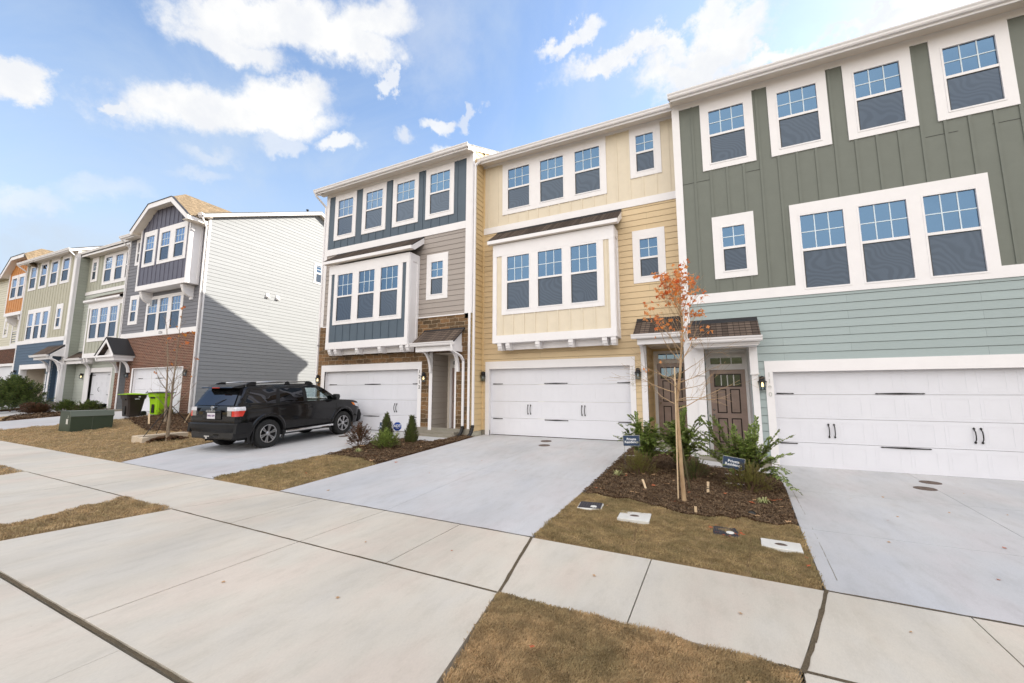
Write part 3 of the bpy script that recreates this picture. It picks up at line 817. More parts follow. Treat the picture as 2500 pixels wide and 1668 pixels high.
# ---- yellow house
h = House('yellow_townhouse', (0, 13, 0), 0, -7.6, -.66, -1.5, 'pale yellow townhouse between the slate-blue and the green ones')
w = MB(); gh = (-7.28, -2.31, -3, .83); eh = (-1.8, -.7, -3, 1.42)
siding(w, FR(0), -7.52, -.66, -1.33, 5.93, [gh, eh, (-6.5, -2.9, 2.6, 5.0), (-1.9, -1.3, 3.5, 4.9)])
sl(w, FR(0), -7.6, -7.52, -1.33, 8.6, 0, .024, 1)
h.part(w, 'siding_wall', ['yellow', 'yellow_p'])
w = MB(); plate(w, FR(0), -7.6, -.66, -1.8, -1.33, -.05, .0, [gh]); h.part(w, 'foundation', 'found')
grp = (-6.76, -2.85, 6.56, 8.62); gl = [(-6.52, -5.67), (-5.22, -4.37), (-3.92, -3.08)]
for a, b in gl: h.window(a, b, 6.77, 8.31, 7.55, blind=True)
sm = (-2.07, -1.11, 6.88, 8.62)
h.window(-1.86, -1.34, 7.08, 8.3, 7.71, outer=sm, nx=2, blind=True)
h.window(-1.86, -1.35, 3.6, 4.79, 4.18, outer=(-2.09, -1.12, 3.39, 5.1), nx=2, blind=True)
w = MB(); battens(w, FR(0), -7.52, -.66, 6.17, 8.6, [grp, sm], .405, -6.56)
h.part(w, 'board_and_batten_wall', 'cream_bb')
t = h.trim
plate(t, FR(0), *grp, 0, .034, [(a-.045, b+.045, 6.72, 8.36) for a, b in gl])
sl(t, FR(0), -7.55, -.66, 5.93, 6.17, 0, .042); sl(t, FR(0), -7.6, -.66, 8.6, 8.72, 0, .03)
bay(h, -6.81, -2.57, -.6, 1.68, 5.19, 1.94, (-6.47, -2.89, 2.65, 4.76), [(-6.25, -5.43), (-5.09, -4.26), (-3.94, -3.11)], (2.84, 4.69), 3.8,
    'cream_bb', (5.9, 5.34, -.77, .17), [-6.56, -6.25, -5.15, -4.01, -2.93, -2.66], blind=True, ph=-6.45)
h.garage(-7.28, -2.31, -1.5, .83, (-7.44, -2.15, 1.1), [(-7.19, -6.8, 'l'), (-5.21, -4.37, 'm'), (-2.74, -2.34, 'r')], (.3, -.93),
         [(-5.82, -.59), (-5.72, -.59), (-3.9, -.59), (-3.8, -.59)])
h.lamp(-7.5, .58, lit=False); h.lamp(-2.06, .57, lit=False)
h.number('1200', -2.235, .74, .165, 0, .15)
entry(h, -1.8, -.7, -1.38, 1.42, 1.2, (-1.66, -.76, .93), (-1.6, -.85, 1.08, 1.25), 'yellow_s')
sl(t, FR(0), -1.97, -1.8, -1.36, 1.42, 0, .05)
w = MB(); w.box(-1.97, -.72, -.5, 1.2, -1.7, -1.38); h.part(w, 'porch_step', 'found')
shed_roof(h, -2.05, -.7, 0, 2.2, -.78, 1.68)
w = MB(); w.box(-1.95, -.72, -.72, -.62, 1.38, 1.6); w.box(-1.95, -1.85, -.62, 0, 1.38, 1.6); w.box(-1.85, -.72, -.62, 0, 1.57, 1.6)
w.prism([(-.72, 1.58), (-.02, 1.58), (-.02, 2.12), (-.72, 1.64)], lambda u, v, a: (a, u, v), -1.94, -1.91)
h.part(w, 'porch_beam', 'white')
h.gutter(-2.1, -.72, -.77, 1.67, 'porch_gutter')
bracket(h, -1.88, -.05, .65, 1.38, .55)
ye, yr, zr, yb = main_roof(h, -7.6, -.66, 8.76, soffit=8.7)
body(h, -7.58, -.68, 0, 12.9, -2, 8.7, zr-.05, gl=False, gr=False)
h.gutter(-7.66, -.62, -.44, 8.76)
downspout(h, [(-7.5, -.52, 8.62), (-7.5, -.45, 8.5), (-7.52, -.1, 8.28), (-7.52, -.72, 8.2), (-7.52, -.86, 8.1), (-7.52, -.86, 5), (-7.52, -.86, -1.15)][:1]+[(-7.52, -.66, 8.5), (-7.52, -.74, 8.35), (-7.52, -.74, -1.2)],
          black=[(-7.52, -.74, -1.12), (-7.52, -.76, -1.42), (-7.6, -1.02, -1.53)])
h.finish()

# ---- green house
h = House('green_townhouse', (0, 12.25, 0), 0, -.68, 26, -1.82, 'olive green townhouse with pale sage ground floor at the right end')
w = MB(); gh = (1.35, 6.25, -3, .51); eh = (-.2, .86, -3, 1.2)
siding(w, FR(0), -.5, 26, -1.62, 2.42, [gh, eh, (-.5, -.2, -3, 1.2)])
h.part(w, 'siding_wall', 'sage')
w = MB(); plate(w, FR(0), -.68, 26, -2.1, -1.62, -.05, .0, [gh]); h.part(w, 'foundation', 'found')
tops = [(.05, 1.36), (1.71, 3.01), (3.35, 4.66), (4.99, 6.31)]
for a, b in tops: h.window(a+.23, b-.23, 6.42, 7.97, 7.24, outer=(a, b, 6.22, 8.28))
tr = (1.99, 5.65, 2.42, 4.8); gl = [(2.21, 3.07), (3.39, 4.25), (4.56, 5.42)]
for a, b in gl: h.window(a, b, 2.6, 4.47, 3.57)
h.window(.44, .95, 3.27, 4.48, 3.9, outer=(.19, 1.19, 3.06, 4.82), nx=2)
w = MB(); battens(w, FR(0), -.5, 26, 2.68, 8.27, [(a, b, 6.22, 9) for a, b in tops]+[tr, (.19, 1.19, 3.06, 4.82)], .405, .24)
for a, b, z in ((-.5, .2, 5.95), (1.1, 1.45, 5.95), (4.75, 5.3, 5.9), (5.85, 26, 5.9)): sl(w, FR(0), a, b, z, z+.006, .004, .012, 1)
h.part(w, 'board_and_batten_wall', ['green_bb', 'black'])
t = h.trim
plate(t, FR(0), *tr, 0, .036, [(a-.045, b+.045, 2.555, 4.52) for a, b in gl])
sl(t, FR(0), -.5, 1.99, 2.42, 2.68, 0, .036); sl(t, FR(0), 5.65, 26, 2.42, 2.68, 0, .036)
sl(t, FR(0), -.68, -.5, -1.7, 8.47, -.02, .04); sl(t, FR(0), -.5, 26, 8.27, 8.47, 0, .03)
sl(t, SL(-.68), -.04, .75, -1.7, 8.3, 0, .02)
sl(t, FR(0), -.5, -.2, -1.7, 1.2, 0, .03)
h.garage(1.35, 6.25, -1.82, .51, (1.18, 6.42, .79), [(1.41, 1.78, 'l'), (3.36, 4.23, 'm'), (5.84, 6.2, 'r')], (-.03, -1.25),
         [(2.42, -.92), (2.53, -.92), (4.94, -.92), (5.05, -.92)], bead=False)
h.lamp(1.1, .24); h.number('1190', 1.265, .44, .165, 0, .15)
entry(h, -.2, .86, -1.66, 1.2, .95, (-.1, .80, .64), (-.06, .74, .8, .98), 'sage_s', wall='white')
for a, b in ((-.42, -.2), (.86, 1.04)):
    sl(t, FR(0), a, b, .48, 1.2, .0, .09); sl(t, FR(0), a+.02, b-.01, -1.66, .48, 0, .06)
    sl(t, FR(0), a-.01, b+.01, .45, .49, 0, .1)
w = MB(); w.box(-.45, 1.1, -.6, .95, -2.0, -1.66); h.part(w, 'porch_step', 'found')
shed_roof(h, -.55, 1.1, 0, 1.9, -.66, 1.39)
w = MB(); w.box(-.45, 1.07, -.58, -.04, 1.2, 1.26); w.box(-.42, 1.04, -.55, -.04, 1.16, 1.2); w.box(-.5, 1.09, -.62, -.04, 1.26, 1.3)
for X in (-.47, 1.02): w.prism([(-.6, 1.28), (-.02, 1.28), (-.02, 1.82), (-.6, 1.35)], lambda u, v, a: (a, u, v), X-.012, X+.012)
h.part(w, 'porch_beam', 'white')
h.gutter(-.58, 1.12, -.63, 1.385, 'porch_gutter')
ye, yr, zr, yb = main_roof(h, -.68, 26, 8.52, soffit=8.46, rake_l=.05, rake_r=.3)
body(h, -.66, 25.98, 0, 12.9, -2.3, 8.4, zr-.05)
h.gutter(-.76, 26.3, -.44, 8.52)
h.finish()

# ================================================================== ROW 2 (turned 1.9 degrees, local x = -distance from its right corner)
A2 = R(1.9); F2 = (-23.4, 11.5, 0)
# ---- grey house with indigo box bay
h = House('grey_brick_townhouse', F2, A2, -7.75, 0, -1.03, 'grey townhouse with red brick ground floor and indigo clipped gable')
w = MB(); gh = (-5.78, -1.06, -3, 1.3); eh = (-7.2, -6.5, -3, 1.85)
plate(w, FR(0), -7.75, 0, -1.3, 3.08, -.02, .02, [gh, eh])
# soldier courses over the door and at the top
k = -5.9
while k < -.95: sl(w, FR(0), k, k+.062, 1.32, 1.53, .02, .028); k += .072
k = -7.7
while k < -.1: sl(w, FR(0), k, k+.062, 2.98, 3.07, .02, .027); k += .072
h.part(w, 'brick_wall', 'brick')
w = MB(); siding(w, FR(0), -7.6, -.2, 3.35, 9.05, [(-4.95, -1.8, 3.3, 5.2), (-6.8, -6.2, 4, 5.4)])
siding(w, SR(0), .1, 12.9, -1.1, 9.0, m=1)
zg = 9.16; ye = -.45; yr = 6.65; zr = zg+.43*(yr-ye); yb = yr+(zr-zg+.05)/.495
gable_side(w, SR(0), 0, 13, 9.0, None, lambda z: (max(.0, ye+(z-zg+.2)/.43), min(12.9, yb-(z-zg+.25)/.495)), 1)
h.part(w, 'siding_wall', ['gray', 'gray_s'])
w = MB(); w.box(.0, .03, .1, 12.9, -1.6, -1.1); h.part(w, 'foundation', 'found')
t = h.trim
sl(t, FR(0), -7.75, -7.6, 3.08, 9.05, 0, .034); sl(t, FR(0), -.2, .03, -1.05, 9.05, -.02, .034); sl(t, SR(0), -.034, .1, -1.05, 9.05, 0, .03)
sl(t, FR(0), -7.6, -.2, 3.08, 3.35, 0, .04); sl(t, SR(0), 12.75, 12.9, -1.05, 8.9, 0, .03)
h.window(-6.77, -6.24, 4.07, 5.32, 4.64, outer=(-6.98, -6.0, 3.86, 5.58), nx=2)
tr = (-5.14, -1.6, 3.35, 5.32); gl = [(-4.94, -4.05), (-3.78, -3.0), (-2.64, -1.84)]
for a, b in gl: h.window(a, b, 3.4, 5.13, 4.35)
plate(t, FR(0), *tr, 0, .036, [(a-.045, b+.045, 3.355, 5.175) for a, b in gl])
h.window(-6.75, -6.25, 7.6, 8.75, 8.15, outer=(-6.95, -6.05, 7.4, 8.97), nx=2)
text_mesh('1226', .2, 'house_number', 'numdark', h.e, (-3.42-h.off[0], -.043, 3.22-h.off[2]), (R(90), 0, 0), .004, bold=.003)
# box bay
yb_ = -.6; fn = FR(yb_); w = MB()
wh = [(-4.76, -3.48, 6.84, 8.86), (-3.26, -.64, 6.84, 8.86)]
battens(w, fn, -5.1, -.4, 5.8, 9.02, wh, .405, -4.9)
n = 9
for i in range(12):
    a = -5.1+i*4.7/12; b = a+4.7/12
    f = lambda x: min(9.02+max(0, (x+5.1))*.86, 10.04, 9.02+max(0, (-.4-x))*.83)
    w.add([fn(a, 9.02, 0), fn(b, 9.02, 0), fn(b, f(b), 0), fn(a, f(a), 0)], [(0, 1, 2, 3)])
    xm = -4.9+i*.405
    if -5.05 < xm < -.45: sl(w, fn, xm-.029, xm+.029, 9.02, f(xm)-.02, .004, .024)
w.box(-5.1, -5.08, yb_+.01, 0, 5.55, 9.1, 1); w.box(-.42, -.4, yb_+.01, 0, 5.55, 9.1, 1); w.box(-5.1, -.4, yb_, 0, 5.55, 5.58, 1)
bx = h.part(w, 'box_bay', ['indigo_bb', 'white'])
for g in ((-4.52, -3.72), (-3.0, -2.2), (-1.7, -.88)): h.window(g[0], g[1], 7.03, 8.55, 7.78, y0=yb_)
w = MB()
plate(w, fn, *wh[0], 0, .034, [(-4.57, -3.67, 6.98, 8.6)]); plate(w, fn, *wh[1], 0, .034, [(-3.05, -2.15, 6.98, 8.6), (-1.75, -.83, 6.98, 8.6)])
sl(w, fn, -5.12, -.38, 5.53, 5.8, 0, .04); sl(w, fn, -5.12, -5.0, 5.8, 9.05, 0, .034); sl(w, fn, -.5, -.38, 5.8, 9.0, 0, .034)
for X in (-.4,): sl(w, SR(X), yb_-.03, yb_+.12, 5.55, 9.0, 0, .02); sl(w, SR(X), -.12, -.02, 5.55, 9.0, 0, .02); sl(w, SR(X), yb_+.12, -.12, 5.55, 5.8, 0, .02)
h.part(w, 'bay_trim', 'white', bx)
for cx in (-4.75, -.85):
    c = MB(); P = [(0, 5.53), (yb_+.05, 5.53), (yb_+.05, 5.43)]+[(-.1-.42*math.cos(q*math.pi/16), 5.43-.5*math.sin(q*math.pi/16)) for q in range(1, 9)]+[(-.1, 4.8), (0, 4.8)]
    c.prism(P, lambda u, v, a: (a, u, v), cx-.1, cx+.1); h.part(c, 'corbel', 'white')
# clipped cross gable
r = MB(); xl, xr, ze_, zt_ = -5.5, .0, 8.93, 10.2; yo = -1.0; xc = (xl+xr)/2; sp = .78
zc = ze_+(xr-xc)*sp; fl, frr = xl+(zt_-ze_)/sp, xr-(zt_-ze_)/sp
yh = yo+(zc-zt_)/.77; ybk = 6.0
shingle_quad(r, (xr, ybk, ze_), (xr, yo, ze_), (frr, yo, zt_), (frr, ybk, zt_))
r.add([(frr, yo, zt_), (xc, yh, zc), (xc, ybk, zc), (frr, ybk, zt_)], [(0, 1, 2, 3)]); r.uv[len(r.f)-1] = [(yo, 1.6), (yh, 3.0), (ybk, 3.0), (ybk, 1.6)]
shingle_quad(r, (xl, yo, ze_), (xl, ybk, ze_), (fl, ybk, zt_), (fl, yo, zt_))
r.add([(fl, yo, zt_), (fl, ybk, zt_), (xc, ybk, zc), (xc, yh, zc)], [(0, 1, 2, 3)]); r.uv[len(r.f)-1] = [(yo, 1.6), (ybk, 1.6), (ybk, 3.0), (yh, 3.0)]
r.add([(fl, yo, zt_), (frr, yo, zt_), (xc, yh, zc)], [(0, 1, 2)]); r.uv[len(r.f)-1] = [(0, 0), (2.4, 0), (1.2, 1.3)]
cr = h.part(r, 'cross_gable_roof', 'shingle_sunlit')
w = MB(); e = .028
out = [(xl, ze_), (fl, zt_), (frr, zt_), (xr, ze_)]
inn = [(xr-.06, ze_-.26), (frr-.07, zt_-.26), (fl+.07, zt_-.26), (xl+.06, ze_-.26)]
for i in range(3):
    a, b, c, d = out[i], out[i+1], inn[2-i], inn[3-i]
    w.prism([a, b, c, d], lambda u, v, q: (u, q, v), yo-.0, yo+e, 0)
    w.prism([(a[0], a[1]+.0), (b[0], b[1]+.0), (b[0], b[1]+.03), (a[0], a[1]+.03)], lambda u, v, q: (u, q, v), yo-.03, yo+.1, 2)
sof = [(xl+.1, ze_-.22), (fl+.05, zt_-.2), (frr-.05, zt_-.2), (xr-.1, ze_-.22)]
for a, b in zip(sof, sof[1:]):
    w.add([(a[0], yo+e, a[1]), (b[0], yo+e, b[1]), (b[0], yb_+.02, b[1]), (a[0], yb_+.02, a[1])], [(0, 1, 2, 3)], 1)
w.box(xr-.03, xr, yo, .0, ze_-.2, ze_-.03, 0); w.box(xr-.45, xr, yo, .0, ze_-.22, ze_-.2, 1); w.box(xl, xl+.4, yo, .0, ze_-.22, ze_-.2, 1)
h.part(w, 'eaves', ['white', 'cream_soffit', 'flash'], cr)
main_roof(h, -7.75, 0, zg, rake_r=.32, soffit=9.07)
h.gutter(-7.82, -5.45, -.44, zg); h.gutter(-.02, .34, -.44, zg)
downspout(h, [(.22, -.5, 9.0), (.22, -.42, 8.9), (-.04, -.08, 8.55), (-.04, -.08, -1.0)])
downspout(h, [(-7.7, -.5, 9.02), (-7.68, -.4, 8.9), (-7.66, -.06, 8.6), (-7.66, -.06, 3.1)])
h.garage(-5.78, -1.06, -1.03, 1.3, (-5.93, -1.0, 1.33), [(-5.45, -5.03, 'l'), (-3.75, -2.95, 'm'), (-1.5, -1.1, 'r')], (.76, -.45), [(-4.4, -.1), (-2.3, -.1)], bead=False)
h.lamp(-6.3, 1.0, lit=False); h.lamp(-.68, 1.0, lit=False)
entry(h, -7.2, -6.5, -.95, 1.85, 1.0, (-7.15, -6.55, 1.2), (-7.1, -6.6, 1.4, 1.6), 'gray_s', wall='indigo_bb')
sl(t, FR(0), -7.3, -7.18, -1.0, 1.85, .02, .05)
w = MB(); w.box(-7.5, -6.2, -.6, 1, -1.3, -.95); h.part(w, 'porch_step', 'found')
# little gabled porch roof
r = MB(); x0, x1, yo, z0, zt = -7.85, -5.8, -.95, 2.05, 3.02; xc = (x0+x1)/2+.05
shingle_quad(r, (x1, 0, z0), (x1, yo, z0), (xc, yo, zt), (xc, 0, zt)); shingle_quad(r, (x0, yo, z0), (x0, 0, z0), (xc, 0, zt), (xc, yo, zt))
pr = h.part(r, 'porch_roof', 'shingle')
w = MB()
for a, s in ((x0+.1, 1), (x1-.1, -1)):
    w.prism([(a-s*.1, z0-.06), (xc, zt-.05), (xc, zt-.25), (a+s*.06, z0-.06)], lambda u, v, q: (u, q, v), yo-.0, yo+.03)
    w.prism([(a-s*.14, z0-.02), (xc, zt), (xc, zt+.035), (a-s*.18, z0-.02)], lambda u, v, q: (u, q, v), yo-.02, 0, 1)
w.add([(x0+.2, yo+.3, z0), (x1-.2, yo+.3, z0), (xc, yo+.3, zt-.15)], [(0, 1, 2)])
w.box(x0, x1, yo-.03, 0, z0-.12, z0-.02); w.box(x0+.12, x1-.12, yo+.08, 0, z0-.3, z0-.12)
h.part(w, 'porch_gable', ['white', 'flash'], pr)
for X in (-7.45, -6.2): bracket(h, X, -.03, 1.1, 1.78, .6, .12)
# gable end details: dryer vents, window and roof vent
for y, z in ((3.46, 5.62), (4.1, 5.62)):
    v = MB(); sl(v, SR(.018), y-.11, y+.11, z-.06, z+.2, 0, .02)
    v.add([(.03, y-.09, z+.16), (.03, y+.09, z+.16), (.15, y+.09, z-.04), (.15, y-.09, z-.04), (.03, y-.09, z-.04), (.03, y+.09, z-.04)], [(0, 1, 2, 3), (0, 3, 4), (1, 5, 2), (3, 2, 5, 4)])
    h.part(v, 'wall_vent', 'white')
h.window(6.72, 7.5, 7.36, 8.5, 7.95, outer=(6.56, 7.66, 7.24, 8.63), nx=2, fn=SR(.012), pane='pane')
v = MB(); v.lathe([(.045, -.2), (.045, .12), (.09, .12), (.09, .17), (0, .19)], (-.4, 6.1, zr-.15), 'z', 10); h.part(v, 'roof_vent', 'black')
body(h, -7.73, -.03, 0, 12.9, -2, 9.0, zr-.06, gr=False)
h.finish()

# ---- pale green house
h = House('pale_green_townhouse', F2, A2, -14.35, -7.75, -1.0, 'pale grey-green recessed townhouse left of the grey brick one')
h.F = Vector(F2)
y5 = .6; fn = FR(y5); w = MB()
gh = (-12.4, -9.75, -3, 1.26)
siding(w, fn, -14.35, -7.75, -1.2, 6.45, [gh, (-13, -9.7, -3, 1.5)]); h.part(w, 'siding_wall', 'palegreen')
gt = (-12.3, -8.4, 6.95, 9.0)
h.window(-13.7, -13.28, 7.5, 8.65, 8.06, y0=y5, outer=(-13.9, -13.05, 7.33, 9.0), nx=2, pane='pane_dark')
gl = [(-12.08, -11.25), (-10.75, -9.9), (-9.45, -8.6)]
for a, b in gl: h.window(a, b, 7.17, 8.78, 7.98, y0=y5)
w = MB(); battens(w, fn, -14.35, -7.75, 6.67, 9.05, [gt, (-13.9, -13.05, 7.33, 9)], .405, -14.2); h.part(w, 'board_and_batten_wall', 'olive_bb')
t = h.trim
plate(t, fn, *gt, 0, .034, [(a-.045, b+.045, 7.12, 8.83) for a, b in gl]); sl(t, fn, -14.35, -7.75, 6.45, 6.67, 0, .04); sl(t, fn, -14.35, -7.75, 9.05, 9.2, 0, .03)
for g in ((-11.45, -10.62), (-10.33, -9.45), (-9.12, -8.3)): h.window(g[0], g[1], 3.32, 5.15, 4.22, y0=0)
w = MB(); fr = (-11.65, -8.1, 3.1, 5.25)
battens(w, FR(0), -11.95, -7.8, 2.1, 5.6, [fr], .405, -11.8); w.box(-11.95, -11.93, .01, y5, 2.1, 5.6, 1); w.box(-11.95, -7.8, 0, y5, 2.1, 2.13, 1)
bw = h.part(w, 'bay_window', ['olive_bb', 'white']); w = MB()
plate(w, FR(0), *fr, 0, .034, [(a-.045, b+.045, 3.27, 5.2) for a, b in ((-11.45, -10.62), (-10.33, -9.45), (-9.12, -8.3))])
sl(w, FR(0), -11.96, -7.8, 2.1, 2.38, 0, .04); sl(w, FR(0), -11.96, -11.83, 2.38, 5.25, 0, .034); sl(w, FR(0), -11.96, -7.8, 5.25, 5.6, 0, .036)
h.part(w, 'bay_trim', 'white', bw)
for cx in (-11.8, -11.45, -10.3, -9.2, -8.1):
    c = MB(); c.prism([(0, 2.1), (0, 1.98), (.04, 1.86), (.3, 1.86), (.3, 2.1)], lambda u, v, a: (a, u, v), cx-.08, cx+.08); h.part(c, 'corbel', 'white')
r = MB(); shingle_quad(r, (-12.2, -.22, 5.75), (-7.8, -.22, 5.75), (-7.8, y5, 6.25), (-12.2, y5, 6.25)); br_ = h.part(r, 'bay_roof', 'shingle')
w = MB(); w.box(-12.2, -7.8, -.23, -.2, 5.62, 5.74); w.box(-12.2, -7.8, -.2, y5, 5.6, 5.62); w.prism([(-.2, 5.62), (-.2, 5.73), (y5, 6.22), (y5, 5.62)], lambda u, v, a: (a, u, v), -12.2, -12.17); h.part(w, 'fascia', 'white', br_)
# garage partly raised
plate(t, fn, -13.0, -9.6, -.99, 1.53, 0, .034, [(-12.4, -9.75, -3, 1.26)])
d = MB(); sl(d, FR(y5+.13), -12.4, -9.75, -.7, 1.3, -.04, 0)
for k in range(4):
    for q in range(4): plate(d, FR(y5+.13), -12.35+q*.65, -11.78+q*.65, -.64+k*.48, -.3+k*.48, 0, .007, [(-12.31+q*.65, -11.82+q*.65, -.6+k*.48, -.34+k*.48)])
gd = h.part(d, 'garage_door', 'door_white')
for a, b in ((-12.38, -11.95), (-10.35, -9.95)):
    for z in (1.08, -.15):
        q = MB(); sl(q, FR(y5+.12), a, b, z-.014, z+.014, -.01, .008); h.part(q, 'hinge_strap', 'black', gd)
q = MB(); q.tube([(-11.3, y5+.11, .32), (-11.32, y5+.06, .25), (-11.3, y5+.06, .12), (-11.28, y5+.11, .04)], .012, 5); h.part(q, 'handle', 'black', gd)
b = MB(); b.box(-12.4, -9.75, y5+.2, 5, -1.02, -1.0, 0); b.box(-12.4, -9.75, 5, 5.02, -1, 1.3, 0); b.box(-12.42, -12.4, y5+.15, 5, -1, 1.3); b.box(-9.75, -9.73, y5+.15, 5, -1, 1.3)
h.part(b, 'garage_interior', 'interior')
h.lamp(-13.25, 1.05, y0=y5)
shed_roof(h, -14.3, -12.1, y5, 2.6, 0, 2.15)
w = MB(); w.box(-14.25, -12.15, .03, .12, 1.8, 2.0); w.prism([(.03, 2.0), (.03, 2.1), (y5, 2.5), (y5, 2.0)], lambda u, v, a: (a, u, v), -12.18, -12.14); w.box(-12.24, -12.14, .12, y5, 1.8, 2.0); h.part(w, 'porch_beam', 'white')
h.gutter(-14.3, -12.08, 0, 2.14, 'porch_gutter'); bracket(h, -12.3, y5-.03, 1.1, 1.8, .45, .12)
main_roof(h, -14.35, -7.75, 9.2, soffit=9.12, yf=y5, over=.45); h.gutter(-14.4, -7.7, y5-.44, 9.3)
body(h, -14.33, -7.77, y5, 12.9, -2, 9.0, 12, gl=False, gr=False)
h.finish()

# ---- beige and denim house
h = House('beige_townhouse', F2, A2, -22.25, -14.35, -.7, 'beige townhouse with denim blue ground floor and open garage')
w = MB(); gh = (-20.9, -16.72, -3, 1.6); eh = (-15.95, -15.2, -3, 1.9)
siding(w, FR(0), -22.15, -14.55, -.9, 3.4, [gh, eh]); siding(w, SR(-14.35), .1, 4, -.9, 9.3, m=1); h.part(w, 'siding_wall', ['denim', 'olive_s'])
tops = [(-21.62, -20.32), (-19.9, -18.63), (-18.24, -16.94), (-16.55, -15.24)]
for a, b in tops: h.window(a+.2, b-.22, 7.55, 9.08, 8.31, outer=(a, b, 7.36, 9.35), muntins=False)
gl = [(-20.78, -20.0), (-19.6, -18.82), (-18.42, -17.62)]; tr = (-20.97, -17.38, 3.67, 5.9)
for a, b in gl: h.window(a, b, 3.76, 5.58, 4.67, muntins=False)
h.window(-16.25, -15.77, 4.4, 5.6, 5.0, outer=(-16.47, -15.52, 4.2, 5.94), muntins=False)
w = MB(); battens(w, FR(0), -22.1, -14.55, 3.67, 9.35, [(a, b, 7.36, 10) for a, b in tops]+[tr, (-16.47, -15.52, 4.2, 5.94)], .405, -21.9); h.part(w, 'board_and_batten_wall', 'beige_bb')
t = h.trim
plate(t, FR(0), *tr, 0, .036, [(a-.045, b+.045, 3.715, 5.625) for a, b in gl]); sl(t, FR(0), -22.25, -14.35, 3.4, 3.67, 0, .034); sl(t, FR(0), -22.15, -14.5, 9.35, 9.5, 0, .03)
sl(t, FR(0), -14.75, -14.33, -.9, 9.45, 0, .034); sl(t, SR(-14.35), -.03, .12, -.9, 9.45, 0, .03); sl(t, FR(0), -22.25, -22.12, -.9, 9.45, 0, .03)
plate(t, FR(0), -21.1, -16.6, -.75, 1.93, 0, .034, [gh]); 
for x in (gh[0], gh[1]): sl(t, FR(0), x-.01, x+.01, -.7, 1.6, -.3, 0)
b = MB(); b.box(-20.9, -16.72, .3, 6, -.74, -.72, 1); b.box(-20.9, -16.72, 6, 6.02, -.7, 1.9); b.box(-20.92, -20.9, .3, 6, -.7, 1.9); b.box(-16.72, -16.7, .3, 6, -.7, 1.9); b.box(-20.9, -16.72, .3, 6, 1.9, 1.92)
b.box(-20.9, -20.86, 1.2, 1.35, -.7, 1.9, 2); b.box(-20.9, -20.86, 2.4, 2.52, -.7, 1.9, 2)
h.part(b, 'garage_interior', ['drywall', 'found', 'white'])
h.lamp(-21.6, 1.4, lit=False); h.lamp(-16.4, 1.4, lit=False)
entry(h, -15.95, -15.2, -.6, 1.9, 1.0, (-15.9, -15.25, 1.4), (-15.85, -15.3, 1.6, 1.75), 'denim', wall='denim')
for a in (-16.2, -14.75): sl(t, FR(0), a-.1, a+.12, -.65, 2.1, .034, .07)
w = MB(); w.box(-16.4, -14.5, -.8, 1, -1.1, -.62); h.part(w, 'porch_step', 'found')
shed_roof(h, -16.9, -14.4, 0, 3.1, -.75, 2.4)
w = MB(); w.box(-16.75, -14.4, -.68, -.55, 2.1, 2.3); w.prism([(-.68, 2.3), (0, 2.3), (0, 3.0), (-.68, 2.38)], lambda u, v, a: (a, u, v), -14.42, -14.38); h.part(w, 'porch_beam', 'white')
h.gutter(-16.95, -14.35, -.74, 2.39, 'porch_gutter')
for X in (-16.2, -14.6): bracket(h, X, -.07, 1.35, 2.1, .6, .12)
downspout(h, [(-14.45, -.8, 2.25), (-14.4, -.4, 2.05), (-14.3, -.1, 1.8), (-14.3, -.1, -.8)])
main_roof(h, -22.25, -14.35, 9.46, rake_r=.1, soffit=9.4); h.gutter(-22.4, -14.2, -.44, 9.46)
w = MB(); gable_side(w, SR(-14.35), 4, 13, 9.0, None, lambda z: (max(.0, -.45+(z-9.46+.03)/.43), min(12.9, 13.2-(z-9.46)/.495))); h.part(w, 'gable_wall', 'olive_s')
downspout(h, [(-14.3, -.5, 9.32), (-14.25, -.3, 9.1), (-14.3, -.06, 8.9), (-14.3, -.06, 3.2)])
downspout(h, [(-22.35, -.5, 9.32), (-22.3, -.4, 9.2), (-22.05, -.06, 8.85), (-22.05, -.06, 8.3)])
body(h, -22.23, -14.4, 0, 12.9, -2, 9.3, 12.4, gl=False, gr=False)
h.finish()

# ---- far cream house with orange clipped gable
h = House('orange_gable_townhouse', F2, A2, -31, -22.25, -.6, 'far left cream and brown brick townhouse with orange clipped gable')
y7 = .6; fn = FR(y7); w = MB(); gh = (-28.8, -24.6, -3, 2.0)
siding(w, fn, -31, -22.3, 3.6, 9.3); h.part(w, 'siding_wall', 'cream_sd')
w = MB(); plate(w, fn, -31, -22.3, -.9, 3.35, -.02, .02, [gh]); h.part(w, 'brick_wall', 'brick2')
t = h.trim; sl(t, fn, -31, -22.3, 3.35, 3.6, 0, .04)
d = MB(); sl(d, FR(y7+.1), -28.8, -24.6, -.8, 2.0, -.04, 0)
for k in range(3): sl(d, FR(y7+.1), -28.8, -24.6, .0+k*.66, .008+k*.66, 0, .002, 0)
gd = h.part(d, 'garage_door', 'door_white')
q = MB(); sl(q, FR(y7+.09), -25.1, -24.7, 1.43, 1.46, 0, .01); h.part(q, 'hinge_strap', 'black', gd)
plate(t, fn, -29, -24.4, -.8, 2.2, 0, .034, [gh])
h.lamp(-24.15, 1.4, y0=y7, lit=False)
h.window(-27.1, -26.65, 4.5, 5.6, 5.05, y0=y7, outer=(-27.35, -26.45, 4.3, 5.85), nx=2, pane='pane_dark')
h.window(-25.5, -24.7, 3.75, 5.6, 4.7, y0=y7, outer=(-25.7, -24.5, 3.6, 5.85), nx=3, pane='pane_dark')
h.window(-24.3, -23.5, 3.75, 5.6, 4.7, y0=y7, outer=(-24.5, -23.3, 3.6, 5.85), nx=3, pane='pane_dark')
x0, x1 = -25.35, -22.3; fb = FR(0); w = MB(); wh = [(-24.85, -23.65, 6.98, 8.88), (-23.55, -22.35, 6.98, 8.88)]
